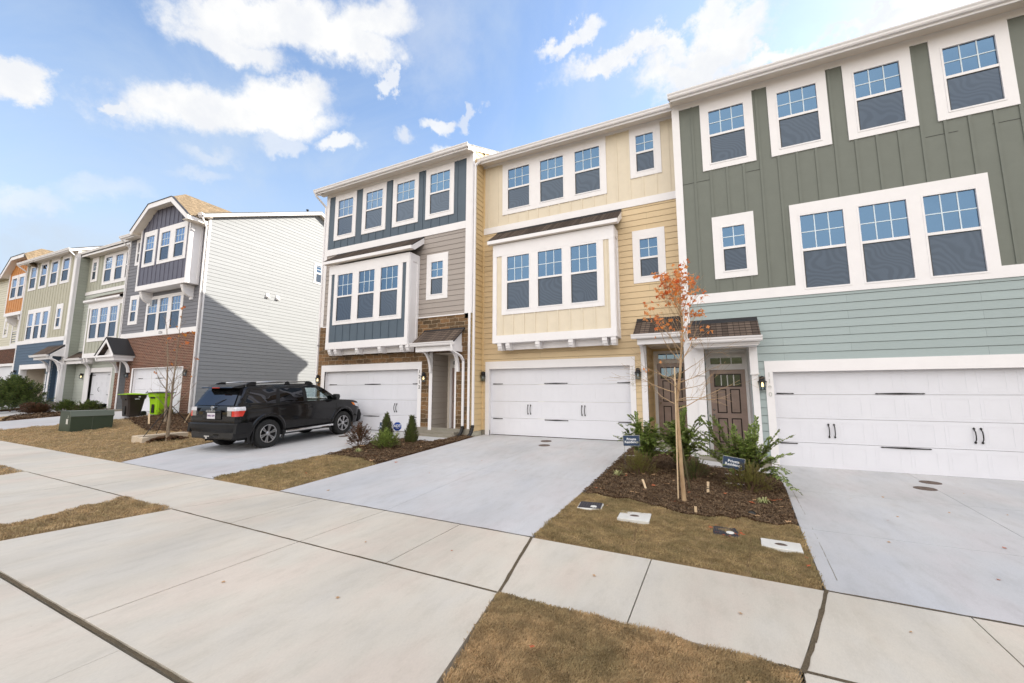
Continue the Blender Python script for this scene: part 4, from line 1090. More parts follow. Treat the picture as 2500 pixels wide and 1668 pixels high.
battens(w, fb, x0, x1, 5.98, 9.05, wh, .405, -25.1)
for i in range(8):
    a = x0+i*(x1-x0)/8; b = a+(x1-x0)/8; f = lambda x: min(9.05+max(0, x-x0)*.9, 10.0)
    w.add([fb(a, 9.05, 0), fb(b, 9.05, 0), fb(b, f(b), 0), fb(a, f(a), 0)], [(0, 1, 2, 3)])
    if i: sl(w, fb, a-.03, a+.03, 9.05, f(a)-.02, .004, .024)
w.box(x0, x0+.02, .01, y7, 5.75, 9.1, 1); w.box(x0, x1, 0, y7, 5.75, 5.78, 1)
bx = h.part(w, 'box_bay', ['orange_bb', 'white'])
for a in (-24.65, -23.35): h.window(a, a+.82, 7.15, 8.62, 7.95, muntins=False)
w = MB()
for q, a in zip(wh, (-24.65, -23.35)): plate(w, fb, *q, 0, .034, [(a-.045, a+.865, 7.1, 8.67)])
sl(w, fb, x0-.02, x1, 5.73, 5.98, 0, .04); sl(w, fb, x0-.02, x0+.1, 5.98, 9.05, 0, .034); h.part(w, 'bay_trim', 'white', bx)
for cx in (-25.15, -23.0):
    c = MB(); c.prism([(0.05, 5.75), (.1, 5.4), (.5, 5.1), (.6, 5.1), (.6, 5.75)], lambda u, v, a: (a, u, v), cx-.1, cx+.1); h.part(c, 'corbel', 'white')
r = MB(); xl, xr, ze_, zt_, yo = -25.75, -20.3, 9.0, 10.2, -.4; fl, frr = xl+1.55, xr-1.55; xc = (xl+xr)/2; zc = 11.1; yh = .75
for s, a, b in ((1, xr, frr), (-1, xl, fl)):
    r.add([(a, yo, ze_), (a, 6, ze_), (b, 6, zt_), (b, yo, zt_)], [(0, 1, 2, 3)]); r.uv[len(r.f)-1] = [(yo, 0), (6, 0), (6, 2), (yo, 2)]
    r.add([(b, yo, zt_), (b, 6, zt_), (xc, 6, zc), (xc, yh, zc)], [(0, 1, 2, 3)]); r.uv[len(r.f)-1] = [(yo, 2), (6, 2), (6, 3.4), (yh, 3.4)]
r.add([(fl, yo, zt_), (frr, yo, zt_), (xc, yh, zc)], [(0, 1, 2)]); r.uv[len(r.f)-1] = [(0, 0), (2.4, 0), (1.2, 1.3)]
cr = h.part(r, 'cross_gable_roof', 'shingle_sunlit'); w = MB()
out = [(xl, ze_), (fl, zt_), (frr, zt_), (xr, ze_)]; inn = [(xr-.06, ze_-.26), (frr-.07, zt_-.26), (fl+.07, zt_-.26), (xl+.06, ze_-.26)]
for i in range(2):
    a, b, c, d = out[i], out[i+1], inn[2-i], inn[3-i]
    w.prism([a, b, c, d], lambda u, v, q: (u, q, v), yo, yo+.03, 0); w.prism([a, b, (b[0], b[1]+.03), (a[0], a[1]+.03)], lambda u, v, q: (u, q, v), yo-.03, yo+.1, 2)
sof = [(xl+.1, ze_-.22), (fl+.05, zt_-.2), (frr-.05, zt_-.2)]
for a, b in zip(sof, sof[1:]): w.add([(a[0], yo+.03, a[1]), (b[0], yo+.03, b[1]), (b[0], .02, b[1]), (a[0], .02, a[1])], [(0, 1, 2, 3)], 1)
h.part(w, 'eaves', ['white', 'cream_soffit', 'flash'], cr)
main_roof(h, -31, -22.25, 9.35, soffit=9.3, yf=y7); h.gutter(-31, -25.7, y7-.44, 9.42)
body(h, -30.98, -22.3, y7, 12.9, -2, 9.2, 12.2)
h.finish()
# ================================================================== GROUND
def struct(o): o['kind'] = 'structure'; return o
def drape(mb, quad, res=.5, dz=0., skirt=.12, gap=.0, m=0):
    """quad of 4 xy corners (ccw) as a slab that follows the terrain"""
    q = [Vector((a, b)) for a, b in quad]; c = sum(q, Vector((0, 0)))/4
    if gap:
        q = [p+(Vector((c.x-p.x > 0 and 1 or -1, c.y-p.y > 0 and 1 or -1)))*gap/2 for p in q]
    nu = max(1, int(max((q[1]-q[0]).length, (q[2]-q[3]).length)/res)); nv = max(1, int(max((q[3]-q[0]).length, (q[2]-q[1]).length)/res))
    o = len(mb.v)
    for j in range(nv+1):
        for i in range(nu+1):
            a = q[0].lerp(q[1], i/nu); b = q[3].lerp(q[2], i/nu); p = a.lerp(b, j/nv)
            mb.v.append((p.x, p.y, H(p.x, p.y)+dz))
    W = nu+1
    for j in range(nv):
        for i in range(nu): mb.f.append((o+j*W+i, o+j*W+i+1, o+(j+1)*W+i+1, o+(j+1)*W+i)); mb.m.append(m)
    per = [i for i in range(W)]+[j*W+nu for j in range(1, nv+1)]+[nv*W+i for i in range(nu-1, -1, -1)]+[j*W for j in range(nv-1, 0, -1)]
    b0 = len(mb.v)
    for k in per: v = mb.v[o+k]; mb.v.append((v[0], v[1], v[2]-skirt))
    n = len(per)
    for k in range(n): mb.f.append((o+per[k], b0+k, b0+(k+1) % n, o+per[(k+1) % n])); mb.m.append(m)

# base land, one sheet to the horizon
def grid(name, xs, ys, zf, mat):
    me = bpy.data.meshes.new(name); vs = [(x, y, zf(x, y)) for y in ys for x in xs]; W = len(xs)
    fs = [(j*W+i, j*W+i+1, (j+1)*W+i+1, (j+1)*W+i) for j in range(len(ys)-1) for i in range(W-1)]
    me.from_pydata(vs, [], fs); me.materials.append(M[mat]); o = bpy.data.objects.new(name, me); COL.objects.link(o); return struct(o)
xs = [-900, -300, -120, -80]+[x for x in np.arange(-62, 22, 1.0)]+[40, 90, 300, 900]
ys = [-900, -300, -100, -40, -15, -6]+[y for y in np.arange(-4, 13.5, .75)]+[16, 22, 30, 60, 150, 400, 900]
grid('ground', xs, ys, lambda x, y: H(x, y)-.09 - (.12 if y < .9 else 0), 'soil')
grid('far_land', [-900, -200, -70, 30, 200, 900], [28, 60, 200, 900], lambda x, y: -1.35, 'land')

def slabs(name, quads, mat, gap=.016, dz=0., res=.5):
    b = MB()
    for q in quads: drape(b, q, res, dz, .12, gap)
    return struct(b.build(name, mat))
# pavement
X = [(-45+1.55*i,)*2 for i in range(20)]
X = X+[(-13.75, -13.45), (-12.25, -12.0), (-10.75, -10.75), (-9.14, -9.5), (-7.69, -7.25), (-6.22, -6.2), (-4.74, -4.74), (-3.34, -3.34), (-1.93, -2.24), (-.75, -.75), (.44, .87), (1.83, 1.88), (3.3, 3.3), (4.8, 4.8), (6.3, 6.3), (7.8, 7.8), (9.3, 9.3), (10.8, 10.8)]
slabs('pavement', [((a[0], 3.655), (b[0], 3.655), (b[1], 5.145), (a[1], 5.145)) for a, b in zip(X, X[1:])], 'concrete', .012)
# aprons between the pavement and the street gutter
A = [((-7.99, 1.69), (-4.73, 1.69), (-4.74, 3.645), (-7.7, 3.645)), ((-4.73, 1.69), (-1.6, 1.69), (-1.94, 3.645), (-4.74, 3.645)),
     ((-13.55, 1.69), (-11.1, 1.69), (-11.1, 3.645), (-13.76, 3.645)), ((-11.1, 1.69), (-8.66, 1.69), (-9.13, 3.645), (-11.1, 3.645)),
     ((.36, 1.69), (3.3, 1.69), (3.3, 3.645), (.44, 3.645)), ((3.3, 1.69), (7.5, 1.69), (7.5, 3.645), (3.3, 3.645)),
     ((-28.5, 1.69), (-22.5, 1.69), (-22.8, 3.645), (-28.2, 3.645))]
slabs('driveway_apron', A, 'concrete', .014)
slabs('gutter_strip', [((-40+4*i, -.2), (-36+4*i, -.2), (-36+4*i, 1.655), (-40+4*i, 1.655)) for i in range(13)], 'concrete', .004, -.015, 1)
slabs('road', [((-70+10*i, -9.5), (-60+10*i, -9.5), (-60+10*i, -.22), (-70+10*i, -.22)) for i in range(11)], 'asphalt', .0, -.035, 2)
# driveways
def rows(rs, cx=None):
    out = []
    for (y0, a0, b0), (y1, a1, b1) in zip(rs, rs[1:]):
        if cx is None: out.append(((a0, y0), (b0, y0), (b1, y1), (a1, y1)))
        else:
            c0, c1 = cx(y0), cx(y1)
            out += [((a0, y0), (c0, y0), (c1, y1), (a1, y1)), ((c0, y0), (b0, y0), (b1, y1), (c1, y1))]
    return out
slabs('driveway', rows([(5.165, -7.33, -2.24), (8.05, -7.33, -2.2), (11.2, -7.38, -2.16), (13.12, -7.5, -2.1)], lambda y: -4.74), 'concrete2', .005)
slabs('driveway', rows([(5.165, -13.45, -9.5), (6.58, -14.22, -9.48), (7.89, -14.8, -9.48), (10.2, -15.05, -9.82), (10.78, -15.1, -9.3)], None)[0:1]+rows([(6.58, -14.22, -9.48), (7.89, -14.8, -9.48), (10.2, -15.05, -9.82), (10.78, -15.1, -9.3)], None)+rows([(10.78, -15.1, -8.15), (12.32, -15.2, -7.9)], lambda y: -12.3), 'concrete2', .005)
slabs('driveway', rows([(5.165, .87, 6.4), (7.16, .97, 6.4), (9.6, 1.13, 6.4), (12.4, 1.2, 6.4)], lambda y: 3.36+.058*(y-5.165)), 'concrete2', .007)
b = MB(); b_edge = [(.98, 5.3), (1.1, 7.2), (1.25, 10.8)]
slabs('porch_walk', [((-.45, 10.95), (1.16, 10.85), (1.18, 12.3), (-.45, 12.3)), ((-2.1, 12.0), (-.76, 12.0), (-.76, 13.0), (-2.1, 13.0))], 'concrete2', .005)
slabs('driveway', rows([(5.165, -31, -26.8), (6.0, -30.5, -25.8), (7.3, -30.2, -25.0), (8.7, -30, -24.15), (9.4, -30, -24.25), (11.6, -29.9, -24.4)], lambda y: -27.4), 'concrete2', .006)
slabs('driveway', [((-38.5, 5.165), (-33.4, 5.165), (-33.2, 11.9), (-37.2, 11.7)), ((-46, 5.165), (-39.5, 5.165), (-38.2, 10.9), (-44.5, 10.6))], 'concrete2', .006)
# dirty expansion joint fillers
b = MB()
def strip(p, q, w, dz=.0): 
    p, q = Vector(p), Vector(q); d = (q-p).normalized(); n = Vector((-d.y, d.x))*w/2
    k = max(2, int((q-p).length/.12)); o = len(b.v)
    for i in range(k+1):
        c = p.lerp(q, i/k); j = rnd.uniform(-.25, .25)*w
        for s in (1, -1): u = c+n*s*(1+rnd.uniform(-.25, .3)); b.v.append((u.x, u.y, H(u.x, u.y)+dz+rnd.uniform(-.001, .003)))
    for i in range(k): b.f.append((o+2*i, o+2*i+2, o+2*i+3, o+2*i+1)); b.m.append(0)
strip((-1.93, 3.66), (-2.24, 5.15), .035, .003)
bend = [(.44, 3.62), (.58, 4.08), (.75, 4.69), (.875, 5.17)]
for p, q in zip(bend, bend[1:]): strip(p, q, .032, .003)
strip((.3, 3.65), (7, 3.65), .03, .003); strip((.87, 5.155), (7, 5.155), .022, .002); strip((-9, 1.672), (9, 1.672), .026, -.004); strip((-20, 1.672), (-9, 1.672), .026, -.004)
strip((-7.7, 3.65), (-1.93, 3.65), .02, .002); strip((-7.3, 5.155), (-2.24, 5.155), .018, .002); strip((-13.6, 3.65), (-9.1, 3.65), .018, .002); strip((-13.4, 5.155), (-9.5, 5.155), .012, .002)
struct(b.build('joint_filler', 'soil'))
# earth bank across the street (seen in the windows and the SUV)
grid('hill', [-160+8*i for i in range(41)], [-60, -52, -44, -38, -33, -29, -26], lambda x, y: -1.9+max(0, (-26-y))*.26*(1+.35*math.sin(x*.11)+.2*math.sin(x*.31+y*.2)), 'land')
# tooled light line along the green driveway edge
b = MB(); strip((1.02, 5.45), (1.12, 7.16), .008, .001); strip((1.12, 7.16), (1.24, 9.9), .008, .001); struct(b.build('tooled_line', 'found'))

def poly_area(p): return abs(sum(p[i][0]*p[(i+1) % len(p)][1]-p[(i+1) % len(p)][0]*p[i][1] for i in range(len(p))))/2
def inside(p, x, y):
    c = np.zeros(len(x), bool); n = len(p)
    for i in range(n):
        x0, y0 = p[i]; x1, y1 = p[(i+1) % n]
        if y0 == y1: continue
        t = ((y0 > y) != (y1 > y)) & (x < (x1-x0)*(y-y0)/(y1-y0)+x0); c ^= t
    return c
Hs = np.vectorize(H)
def scatter(poly, n, seed):
    rg = np.random.default_rng(seed); xs_, ys_ = zip(*poly); X0, X1, Y0, Y1 = min(xs_), max(xs_), min(ys_), max(ys_)
    x = rg.uniform(X0, X1, n*3); y = rg.uniform(Y0, Y1, n*3); k = inside(poly, x, y); x, y = x[k][:n], y[k][:n]
    return x, y, Hs(x, y), rg
def bump(x, y, a=.02):
    return a*(np.sin(x*7.3+np.sin(y*5.1)*1.3)*np.sin(y*6.1+1.7*np.sin(x*3.7))+.6*np.sin(x*17+y*11)*np.sin(y*19-x*5))
def bed(name, poly, mat, dz, amp, res=.12, kind='structure', seams=()):
    """bumpy surface inside the polygon with a ragged rim"""
    xs_, ys_ = zip(*poly); x = np.arange(min(xs_)-res, max(xs_)+res*2, res); y = np.arange(min(ys_)-res, max(ys_)+res*2, res)
    XX, YY = np.meshgrid(x, y); k = inside(poly, XX.ravel(), YY.ravel()).reshape(XX.shape)
    bm = bmesh.new(); me = bpy.data.meshes.new(name)
    f = bm.faces.new([bm.verts.new((a, b_, 0)) for a, b_ in poly])
    bmesh.ops.triangulate(bm, faces=[f])
    for ax, lo, hi in ((0, min(xs_), max(xs_)), (1, min(ys_), max(ys_))):
        c = lo+res*.7
        while c < hi:
            bmesh.ops.bisect_plane(bm, geom=bm.verts[:]+bm.edges[:]+bm.faces[:], plane_co=(c, 0, 0) if ax == 0 else (0, c, 0), plane_no=(1, 0, 0) if ax == 0 else (0, 1, 0)); c += res
    bd = {v for e in bm.edges if e.is_boundary for v in e.verts}
    for v in bm.verts:
        z = H(v.co.x, v.co.y)
        if v in bd: v.co.z = z-.03
        else:
            s = 0
            for (ax, ay, bx, by) in seams:
                dx, dy = bx-ax, by-ay; t = min(max(((v.co.x-ax)*dx+(v.co.y-ay)*dy)/(dx*dx+dy*dy), 0), 1)
                if math.hypot(v.co.x-ax-t*dx, v.co.y-ay-t*dy) < .045: s = -.03
            v.co.z = z+dz+float(bump(v.co.x, v.co.y, amp))+s+rnd.uniform(-.3, .3)*amp
    bm.to_mesh(me); bm.free(); me.materials.append(M[mat]); o = bpy.data.objects.new(name, me); COL.objects.link(o); o['kind'] = kind
    return o
def blades(name, poly, dens, hgt, wid, seed, mat, dz=.012, seams=(), label=None, amp=.012, edge=0.):
    n = int(poly_area(poly)*dens); x, y, z, rg = scatter(poly, n, seed)
    keep = np.ones(len(x), bool)
    for (ax, ay, bx, by) in seams:
        dx, dy = bx-ax, by-ay; t = np.clip(((x-ax)*dx+(y-ay)*dy)/(dx*dx+dy*dy), 0, 1)
        keep &= np.hypot(x-ax-t*dx, y-ay-t*dy) > .022*(1+.5*np.sin(x*40))
    x, y, z = x[keep], y[keep], z[keep]; n = len(x)
    x = x+rg.normal(0, .014, n); y = y+rg.normal(0, .014, n)
    z = z+dz+bump(x, y, amp); th = rg.uniform(0, 2*np.pi, n); hh = hgt*rg.uniform(.5, 1.25, n); w = wid*rg.uniform(.7, 1.3, n)
    # clumps lean together
    la = np.sin(x*9+3*np.sin(y*7))*1.5+rg.normal(0, .9, n); ln = hh*rg.uniform(.2, 1.1, n)
    V = np.zeros((n, 4, 3)); cx, sx = np.cos(th), np.sin(th)
    V[:, 0] = np.stack([x-cx*w, y-sx*w, z-.01], 1); V[:, 1] = np.stack([x+cx*w, y+sx*w, z-.01], 1)
    mx, my = x+np.cos(la)*ln*.4, y+np.sin(la)*ln*.4
    V[:, 2] = np.stack([mx+cx*w*.7, my+sx*w*.7, z+hh*.62], 1); V[:, 3] = np.stack([x+np.cos(la)*ln, y+np.sin(la)*ln, z+hh], 1)
    me = bpy.data.meshes.new(name); me.vertices.add(n*4); me.vertices.foreach_set('co', V.ravel())
    F = np.arange(n*4, dtype=np.int32); me.loops.add(n*4); me.loops.foreach_set('vertex_index', F)
    me.polygons.add(n); me.polygons.foreach_set('loop_start', np.arange(0, n*4, 4, dtype=np.int32))
    me.update(calc_edges=True); me.materials.append(M[mat]); o = bpy.data.objects.new(name, me); COL.objects.link(o); o['kind'] = 'stuff'
    if label: o['label'] = label; o['category'] = 'grass'
    return o
L1 = [(-1.92, 3.63), (-1.55, 1.76), (.30, 1.76), (.40, 3.63)]
L2 = [(-2.23, 5.17), (.85, 5.17), (.95, 7.15), (.5, 7.0), (.28, 7.12), (-.17, 6.93), (-.47, 6.91), (-.79, 7.04), (-1.2, 7.19), (-1.63, 7.2), (-2.19, 7.28)]
L3 = [(-9.49, 5.17), (-7.34, 5.17), (-7.34, 7.6), (-8.2, 7.95), (-9.08, 7.98), (-9.47, 7.85)]
L4 = [(-9.12, 3.63), (-7.72, 3.63), (-8.02, 1.76), (-8.64, 1.76)]
L5 = [(-13.48, 5.17), (-14.3, 6.3), (-14.82, 7.89), (-15.08, 9.4), (-18.9, 9.4), (-18.8, 8.55), (-19.9, 8.3), (-21.5, 8.7), (-23.6, 9.2), (-24.2, 9.2), (-24.2, 8.7), (-25.0, 7.3), (-25.9, 5.9), (-26.8, 5.17)]
L6 = [(-22.6, 3.63), (-13.8, 3.6), (-13.6, 3.3), (-14.3, 1.76), (-22.4, 1.76)]
L7 = [(-33.3, 5.17), (-31.1, 5.17), (-30.4, 7.0), (-33.3, 8.0)]
cut = [(.87, 6.42, .38, 6.42), (.38, 6.42, .38, 5.98)]
s1 = [(-.66, 3.7, -.68, 3.1), (-1.9, 2.6, .3, 2.35)]; s2 = [(-1.05, 6.05, -.98, 5.17), (-2.24, 5.9, -1.37, 5.98), (.3, 6.3, .22, 5.17)]
def gl_(nm, poly, d, hg, wd, sd, mt, seams, lab, amp=.014, res=.12):
    bed('turf', poly, 'grass', .012, amp, res, 'structure', seams); return blades(nm, poly, d, hg, wd, sd, mt, .012, seams, lab, amp)
gl_('grass', L1, 52000, .021, .0013, 1, 'blade', s1, 'tan dormant grass between pavement and street', .012, .08)
gl_('grass', L2, 20000, .019, .0018, 2, 'blade_far', s2, 'dormant lawn around the utility box lids', .016, .1)
gl_('grass', L3, 5500, .026, .003, 3, 'blade_far', [(-9.4, 6.5, -7.4, 6.6)], 'dormant lawn strip beside the SUV driveway', .014)
gl_('grass', L4, 6500, .026, .003, 4, 'blade', (), 'pointed dormant grass strip by the left pavement', .02)
gl_('grass', L5, 1300, .03, .006, 5, 'blade', [(-19, 6.8, -17.4, 6.1), (-21, 6.4, -19.8, 5.9)], 'large dormant lawn around the green utility cabinet', .03, .2)
gl_('grass', L6, 1500, .03, .005, 6, 'blade', (), 'thin dormant grass strip at the left edge', .02, .2)
gl_('grass', L7, 900, .03, .006, 8, 'blade', (), 'dormant grass in front of the far shrub bed', .02, .2)
B1 = [(-2.19, 7.28), (-1.63, 7.2), (-1.2, 7.19), (-.79, 7.04), (-.47, 6.91), (-.17, 6.93), (.28, 7.12), (.5, 7.0), (.95, 7.15), (1.11, 9.5), (1.14, 10.8), (-.5, 10.9), (-.55, 11.6), (-.75, 11.9), (-2.13, 11.9), (-2.16, 10.9)]
B2 = [(-7.34, 7.6), (-8.2, 7.95), (-9.08, 7.98), (-9.47, 7.85), (-9.48, 8.2), (-9.8, 10.15), (-9.3, 10.75), (-8.12, 10.8), (-7.85, 12.1), (-7.45, 12.3), (-7.38, 11.2)]
B3 = [(-15.08, 9.4), (-15.15, 12.1), (-23.3, 11.35), (-24.35, 10.9), (-24.2, 9.2), (-23.6, 9.2), (-21.5, 8.7), (-19.9, 8.3), (-18.8, 8.55), (-18.9, 9.4)]
B4 = [(-33.3, 8.0), (-30.4, 7.0), (-30.2, 7.3), (-30.05, 11.2), (-33.2, 11.4)]
B5 = [(-39.4, 6.0), (-38.6, 6.0), (-37.3, 11.3), (-38.2, 11.2)]
def mulch(poly, n, seed, amp, res, sz, label):
    bed('soil_bed', poly, 'mulch', .03, amp, res)
    x, y, z, rg = scatter(poly, n, seed); n = len(x); z = z+.034+bump(x, y, amp)
    a = rg.uniform(0, 6.28, n); L = sz*rg.uniform(.4, 1.6, n); w = L*rg.uniform(.12, .4, n); t = rg.normal(0, .35, (n, 2))
    V = np.zeros((n, 4, 3)); ca, sa = np.cos(a), np.sin(a)
    for k, (u, v) in enumerate(((-1, -1), (1, -1), (1, 1), (-1, 1))):
        V[:, k, 0] = x+u*L*ca/2-v*w*sa/2; V[:, k, 1] = y+u*L*sa/2+v*w*ca/2; V[:, k, 2] = z+u*L*t[:, 0]/2+v*w*t[:, 1]/2+rg.uniform(0, .012, n)
    me = bpy.data.meshes.new('mulch'); me.vertices.add(n*4); me.vertices.foreach_set('co', V.ravel())
    me.loops.add(n*4); me.loops.foreach_set('vertex_index', np.arange(n*4, dtype=np.int32)); me.polygons.add(n); me.polygons.foreach_set('loop_start', np.arange(0, n*4, 4, dtype=np.int32))
    me.update(calc_edges=True); me.materials.append(M['chip']); o = bpy.data.objects.new('mulch', me); COL.objects.link(o); tag(o, label, 'mulch', kind='stuff')
mulch(B1, 90000, 11, .022, .1, .021, 'dark brown mulch under the maple and shrubs')
mulch(B2, 26000, 12, .03, .12, .03, 'dark mulch bed with conical shrubs')
mulch(B3, 16000, 13, .04, .25, .05, 'mulch bed around the bare staked trees')
mulch(B4, 2500, 14, .05, .25, .1, 'mulch bed left of the waste bins')
mulch(B5, 800, 15, .04, .25, .1, 'mulch bed under the far left shrub')
# ================================================================== SUV
M['car_paint'] = paint('black_car_paint', (.006, .006, .007, 1), .12, .02, 1, spec=.28, coat=.32)
M['car_plastic'] = paint('grey_black_plastic', (.016, .016, .017, 1), .5, .1, 8, spec=.2)
M['tyre'] = paint('tyre_rubber', (.017, .017, .017, 1), .8, .1, 12)
M['alloy'] = paint('alloy_rim', (.5, .5, .51, 1), .3, .04, 2, metal=.9)
M['chrome'] = paint('chrome', (.75, .75, .76, 1), .12, .02, 2, metal=1.)
M['carglass'] = glass_pane('tinted_car_glass', (.16, .17, .2, 1), (.006, .007, .008, 1), .35, .8, gz=(.16, .17, .2, 1))
M['greenglass'] = glass_pane('clear_green_car_glass', (.4, .5, .45, 1), (.03, .05, .03, 1), .05, .5, trans=.97)
M['lamp_red'] = paint('red_lens', (.55, .03, .015, 1), .15, .1, 30, spec=.8)
M['lamp_clear'] = paint('clear_lens', (.62, .62, .66, 1), .12, .25, 40, spec=.9)
M['amber'] = paint('amber_lens', (.8, .22, .02, 1), .2)
M['plate_w'] = paint('licence_plate', (.62, .60, .64, 1), .4)
M['plate_t'] = paint('plate_letters', srgb(120, 90, 130), .5)
def interp(t): return lambda q: float(np.interp(q, [a for a, b in t], [b for a, b in t]))
ztop = interp([(-2.33, .98), (-2.31, 1.1), (-2.27, 1.2), (-2.04, 1.60), (-1.96, 1.68), (-1.8, 1.72), (-1.4, 1.745), (-.6, 1.765), (.1, 1.745), (.42, 1.69), (.6, 1.6), (1.14, 1.235), (1.22, 1.19), (1.5, 1.17), (1.9, 1.13), (2.15, 1.06), (2.27, .96), (2.33, .80)])
hw = interp([(.3, .84), (.42, .90), (.55, .925), (.75, .94), (.93, .945), (1.05, .925), (1.12, .925), (1.18, .90), (1.3, .87), (1.5, .805), (1.62, .75), (1.70, .69), (1.76, .6), (1.8, .55)])
tap = interp([(-2.35, .90), (-2.25, .945), (-2.0, .98), (-1.4, 1.), (1.3, 1.), (1.8, .97), (2.1, .92), (2.33, .80)])
def surf(y, z): return hw(z)*tap(y)
car = empty('suv', (-13.2, 9.47, 0), R(5.0), label='black SUV parked nose-in at the stone house garage', cat='suv')
zr_, zf_ = H(-13.0, 7.9), H(-13.1, 10.75)
car.location.z = (zr_+zf_)/2; car.rotation_euler = (math.atan2(zf_-zr_, 2.79), 0, R(5.0)); car.scale = (1.08, 1.08, 1.08)
ys = sorted(set([-2.33, -2.32, -2.31, -2.29, -2.27, 2.33, 2.31, 2.29]+[round(v, 3) for v in np.linspace(-2.25, 2.27, 66)]))
zl = [.34, .42, .48, .55, .65, .75, .84, .93, 1.0, 1.06, 1.12, 1.18, 1.24, 1.3, 1.37, 1.44, 1.5, 1.56, 1.62, 1.66, 1.70, 1.73, 1.76]
b = MB(); K = len(zl)+3
for y in ys:
    zt = ztop(y); row = []
    for z in zl:
        zz = min(z, zt); x = surf(y, zz)
        if z > zt: x *= max(.0, 1-.004*(1+zl.index(z)-next(i for i, q in enumerate(zl) if q > zt)))
        row.append((x, y, zz))
    xe = row[-1][0]; row += [(xe*.86, y, zt+.012), (xe*.5, y, zt+.022), (0, y, zt+.026)]
    full = [(0, y, .34)]+row+[(-x, y, z) for x, _, z in row[:-1][::-1]]
    b.v += full
W_ = 2*K
for i in range(len(ys)-1):
    for k in range(W_): b.f.append((i*W_+k, i*W_+(k+1) % W_, (i+1)*W_+(k+1) % W_, (i+1)*W_+k)); b.m.append(0)
b.f.append(tuple(range(W_))[::-1]); b.f.append(tuple((len(ys)-1)*W_+k for k in range(W_))); b.m += [0, 0]
bodyo = b.build('body', ['car_paint', 'car_plastic'], car, smooth=True)
cutters = []
def cutter(mb):
    o = mb.build('cut', 'car_plastic'); o.parent = car; cutters.append(o)
    m = bodyo.modifiers.new('b', 'BOOLEAN'); m.object = o; m.operation = 'DIFFERENCE'; m.solver = 'EXACT'
for y in (-1.40, 1.39):
    for s in (1, -1):
        c = MB(); n = 28; pts = [(y+.475*math.cos(2*math.pi*k/n), .39+.475*math.sin(2*math.pi*k/n)) for k in range(n)]
        c.prism(pts, lambda u, v, a: (a, u, v), s*.58, s*1.2); cutter(c)
fd = [(1.0, 1.215), (.42, 1.60), (-.10, 1.62), (-.12, 1.2)]
c = MB(); c.prism(fd, lambda u, v, a: (a, u, v), -1.2, 1.2); cutter(c)
c = MB(); c.box(-.66, .66, -.9, .93, 1.19, 1.64); cutter(c)
wsq = [(1.13, 1.23), (.62, 1.575), (.5, 1.5), (.85, 1.215)]
c = MB(); c.prism([(1.3, 1.27), (.66, 1.70), (.3, 1.5), (.8, 1.22)], lambda u, v, a: (a, u, v), -.64, .64); cutter(c)
bpy.context.view_layer.update()
dg = bpy.context.evaluated_depsgraph_get(); me = bpy.data.meshes.new_from_object(bodyo.evaluated_get(dg))
bodyo.modifiers.clear(); bodyo.data = me
me.materials.clear(); me.materials.append(M['car_paint']); me.materials.append(M['car_plastic'])
for o in cutters: bpy.data.objects.remove(o)
me.polygons.foreach_set('use_smooth', [True]*len(me.polygons))
mi = []
for p in me.polygons:
    c = p.center; inw = any(math.hypot(c.y-y, c.z-.39) < .474 for y in (-1.4, 1.39)) and abs(c.x) > .5
    mi.append(1 if inw or c.z < .36 else 0)
me.polygons.foreach_set('material_index', mi)
try:
    me.set_sharp_from_angle(angle=R(38))
except Exception: pass
def cpart(mb, name, mat, parent=None, **kw): return mb.build(name, mat, parent or car, **kw)
def side_panel(poly, s, d=.006, n=6, mb=None):
    """quad poly (y,z)x4: bottom-front, top-front, top-rear, bottom-rear, wrapped onto the flank"""
    mb = mb or MB(); P = [Vector(q) for q in poly]; o = len(mb.v)
    for i in range(n+1):
        for j in range(n+1):
            a = P[0].lerp(P[1], j/n); c_ = P[3].lerp(P[2], j/n); q = a.lerp(c_, i/n); mb.v.append((s*(surf(q.x, q.y)+d), q.x, q.y))
    for i in range(n):
        for j in range(n): mb.f.append((o+i*(n+1)+j, o+i*(n+1)+j+1, o+(i+1)*(n+1)+j+1, o+(i+1)*(n+1)+j)); mb.m.append(0)
    return mb
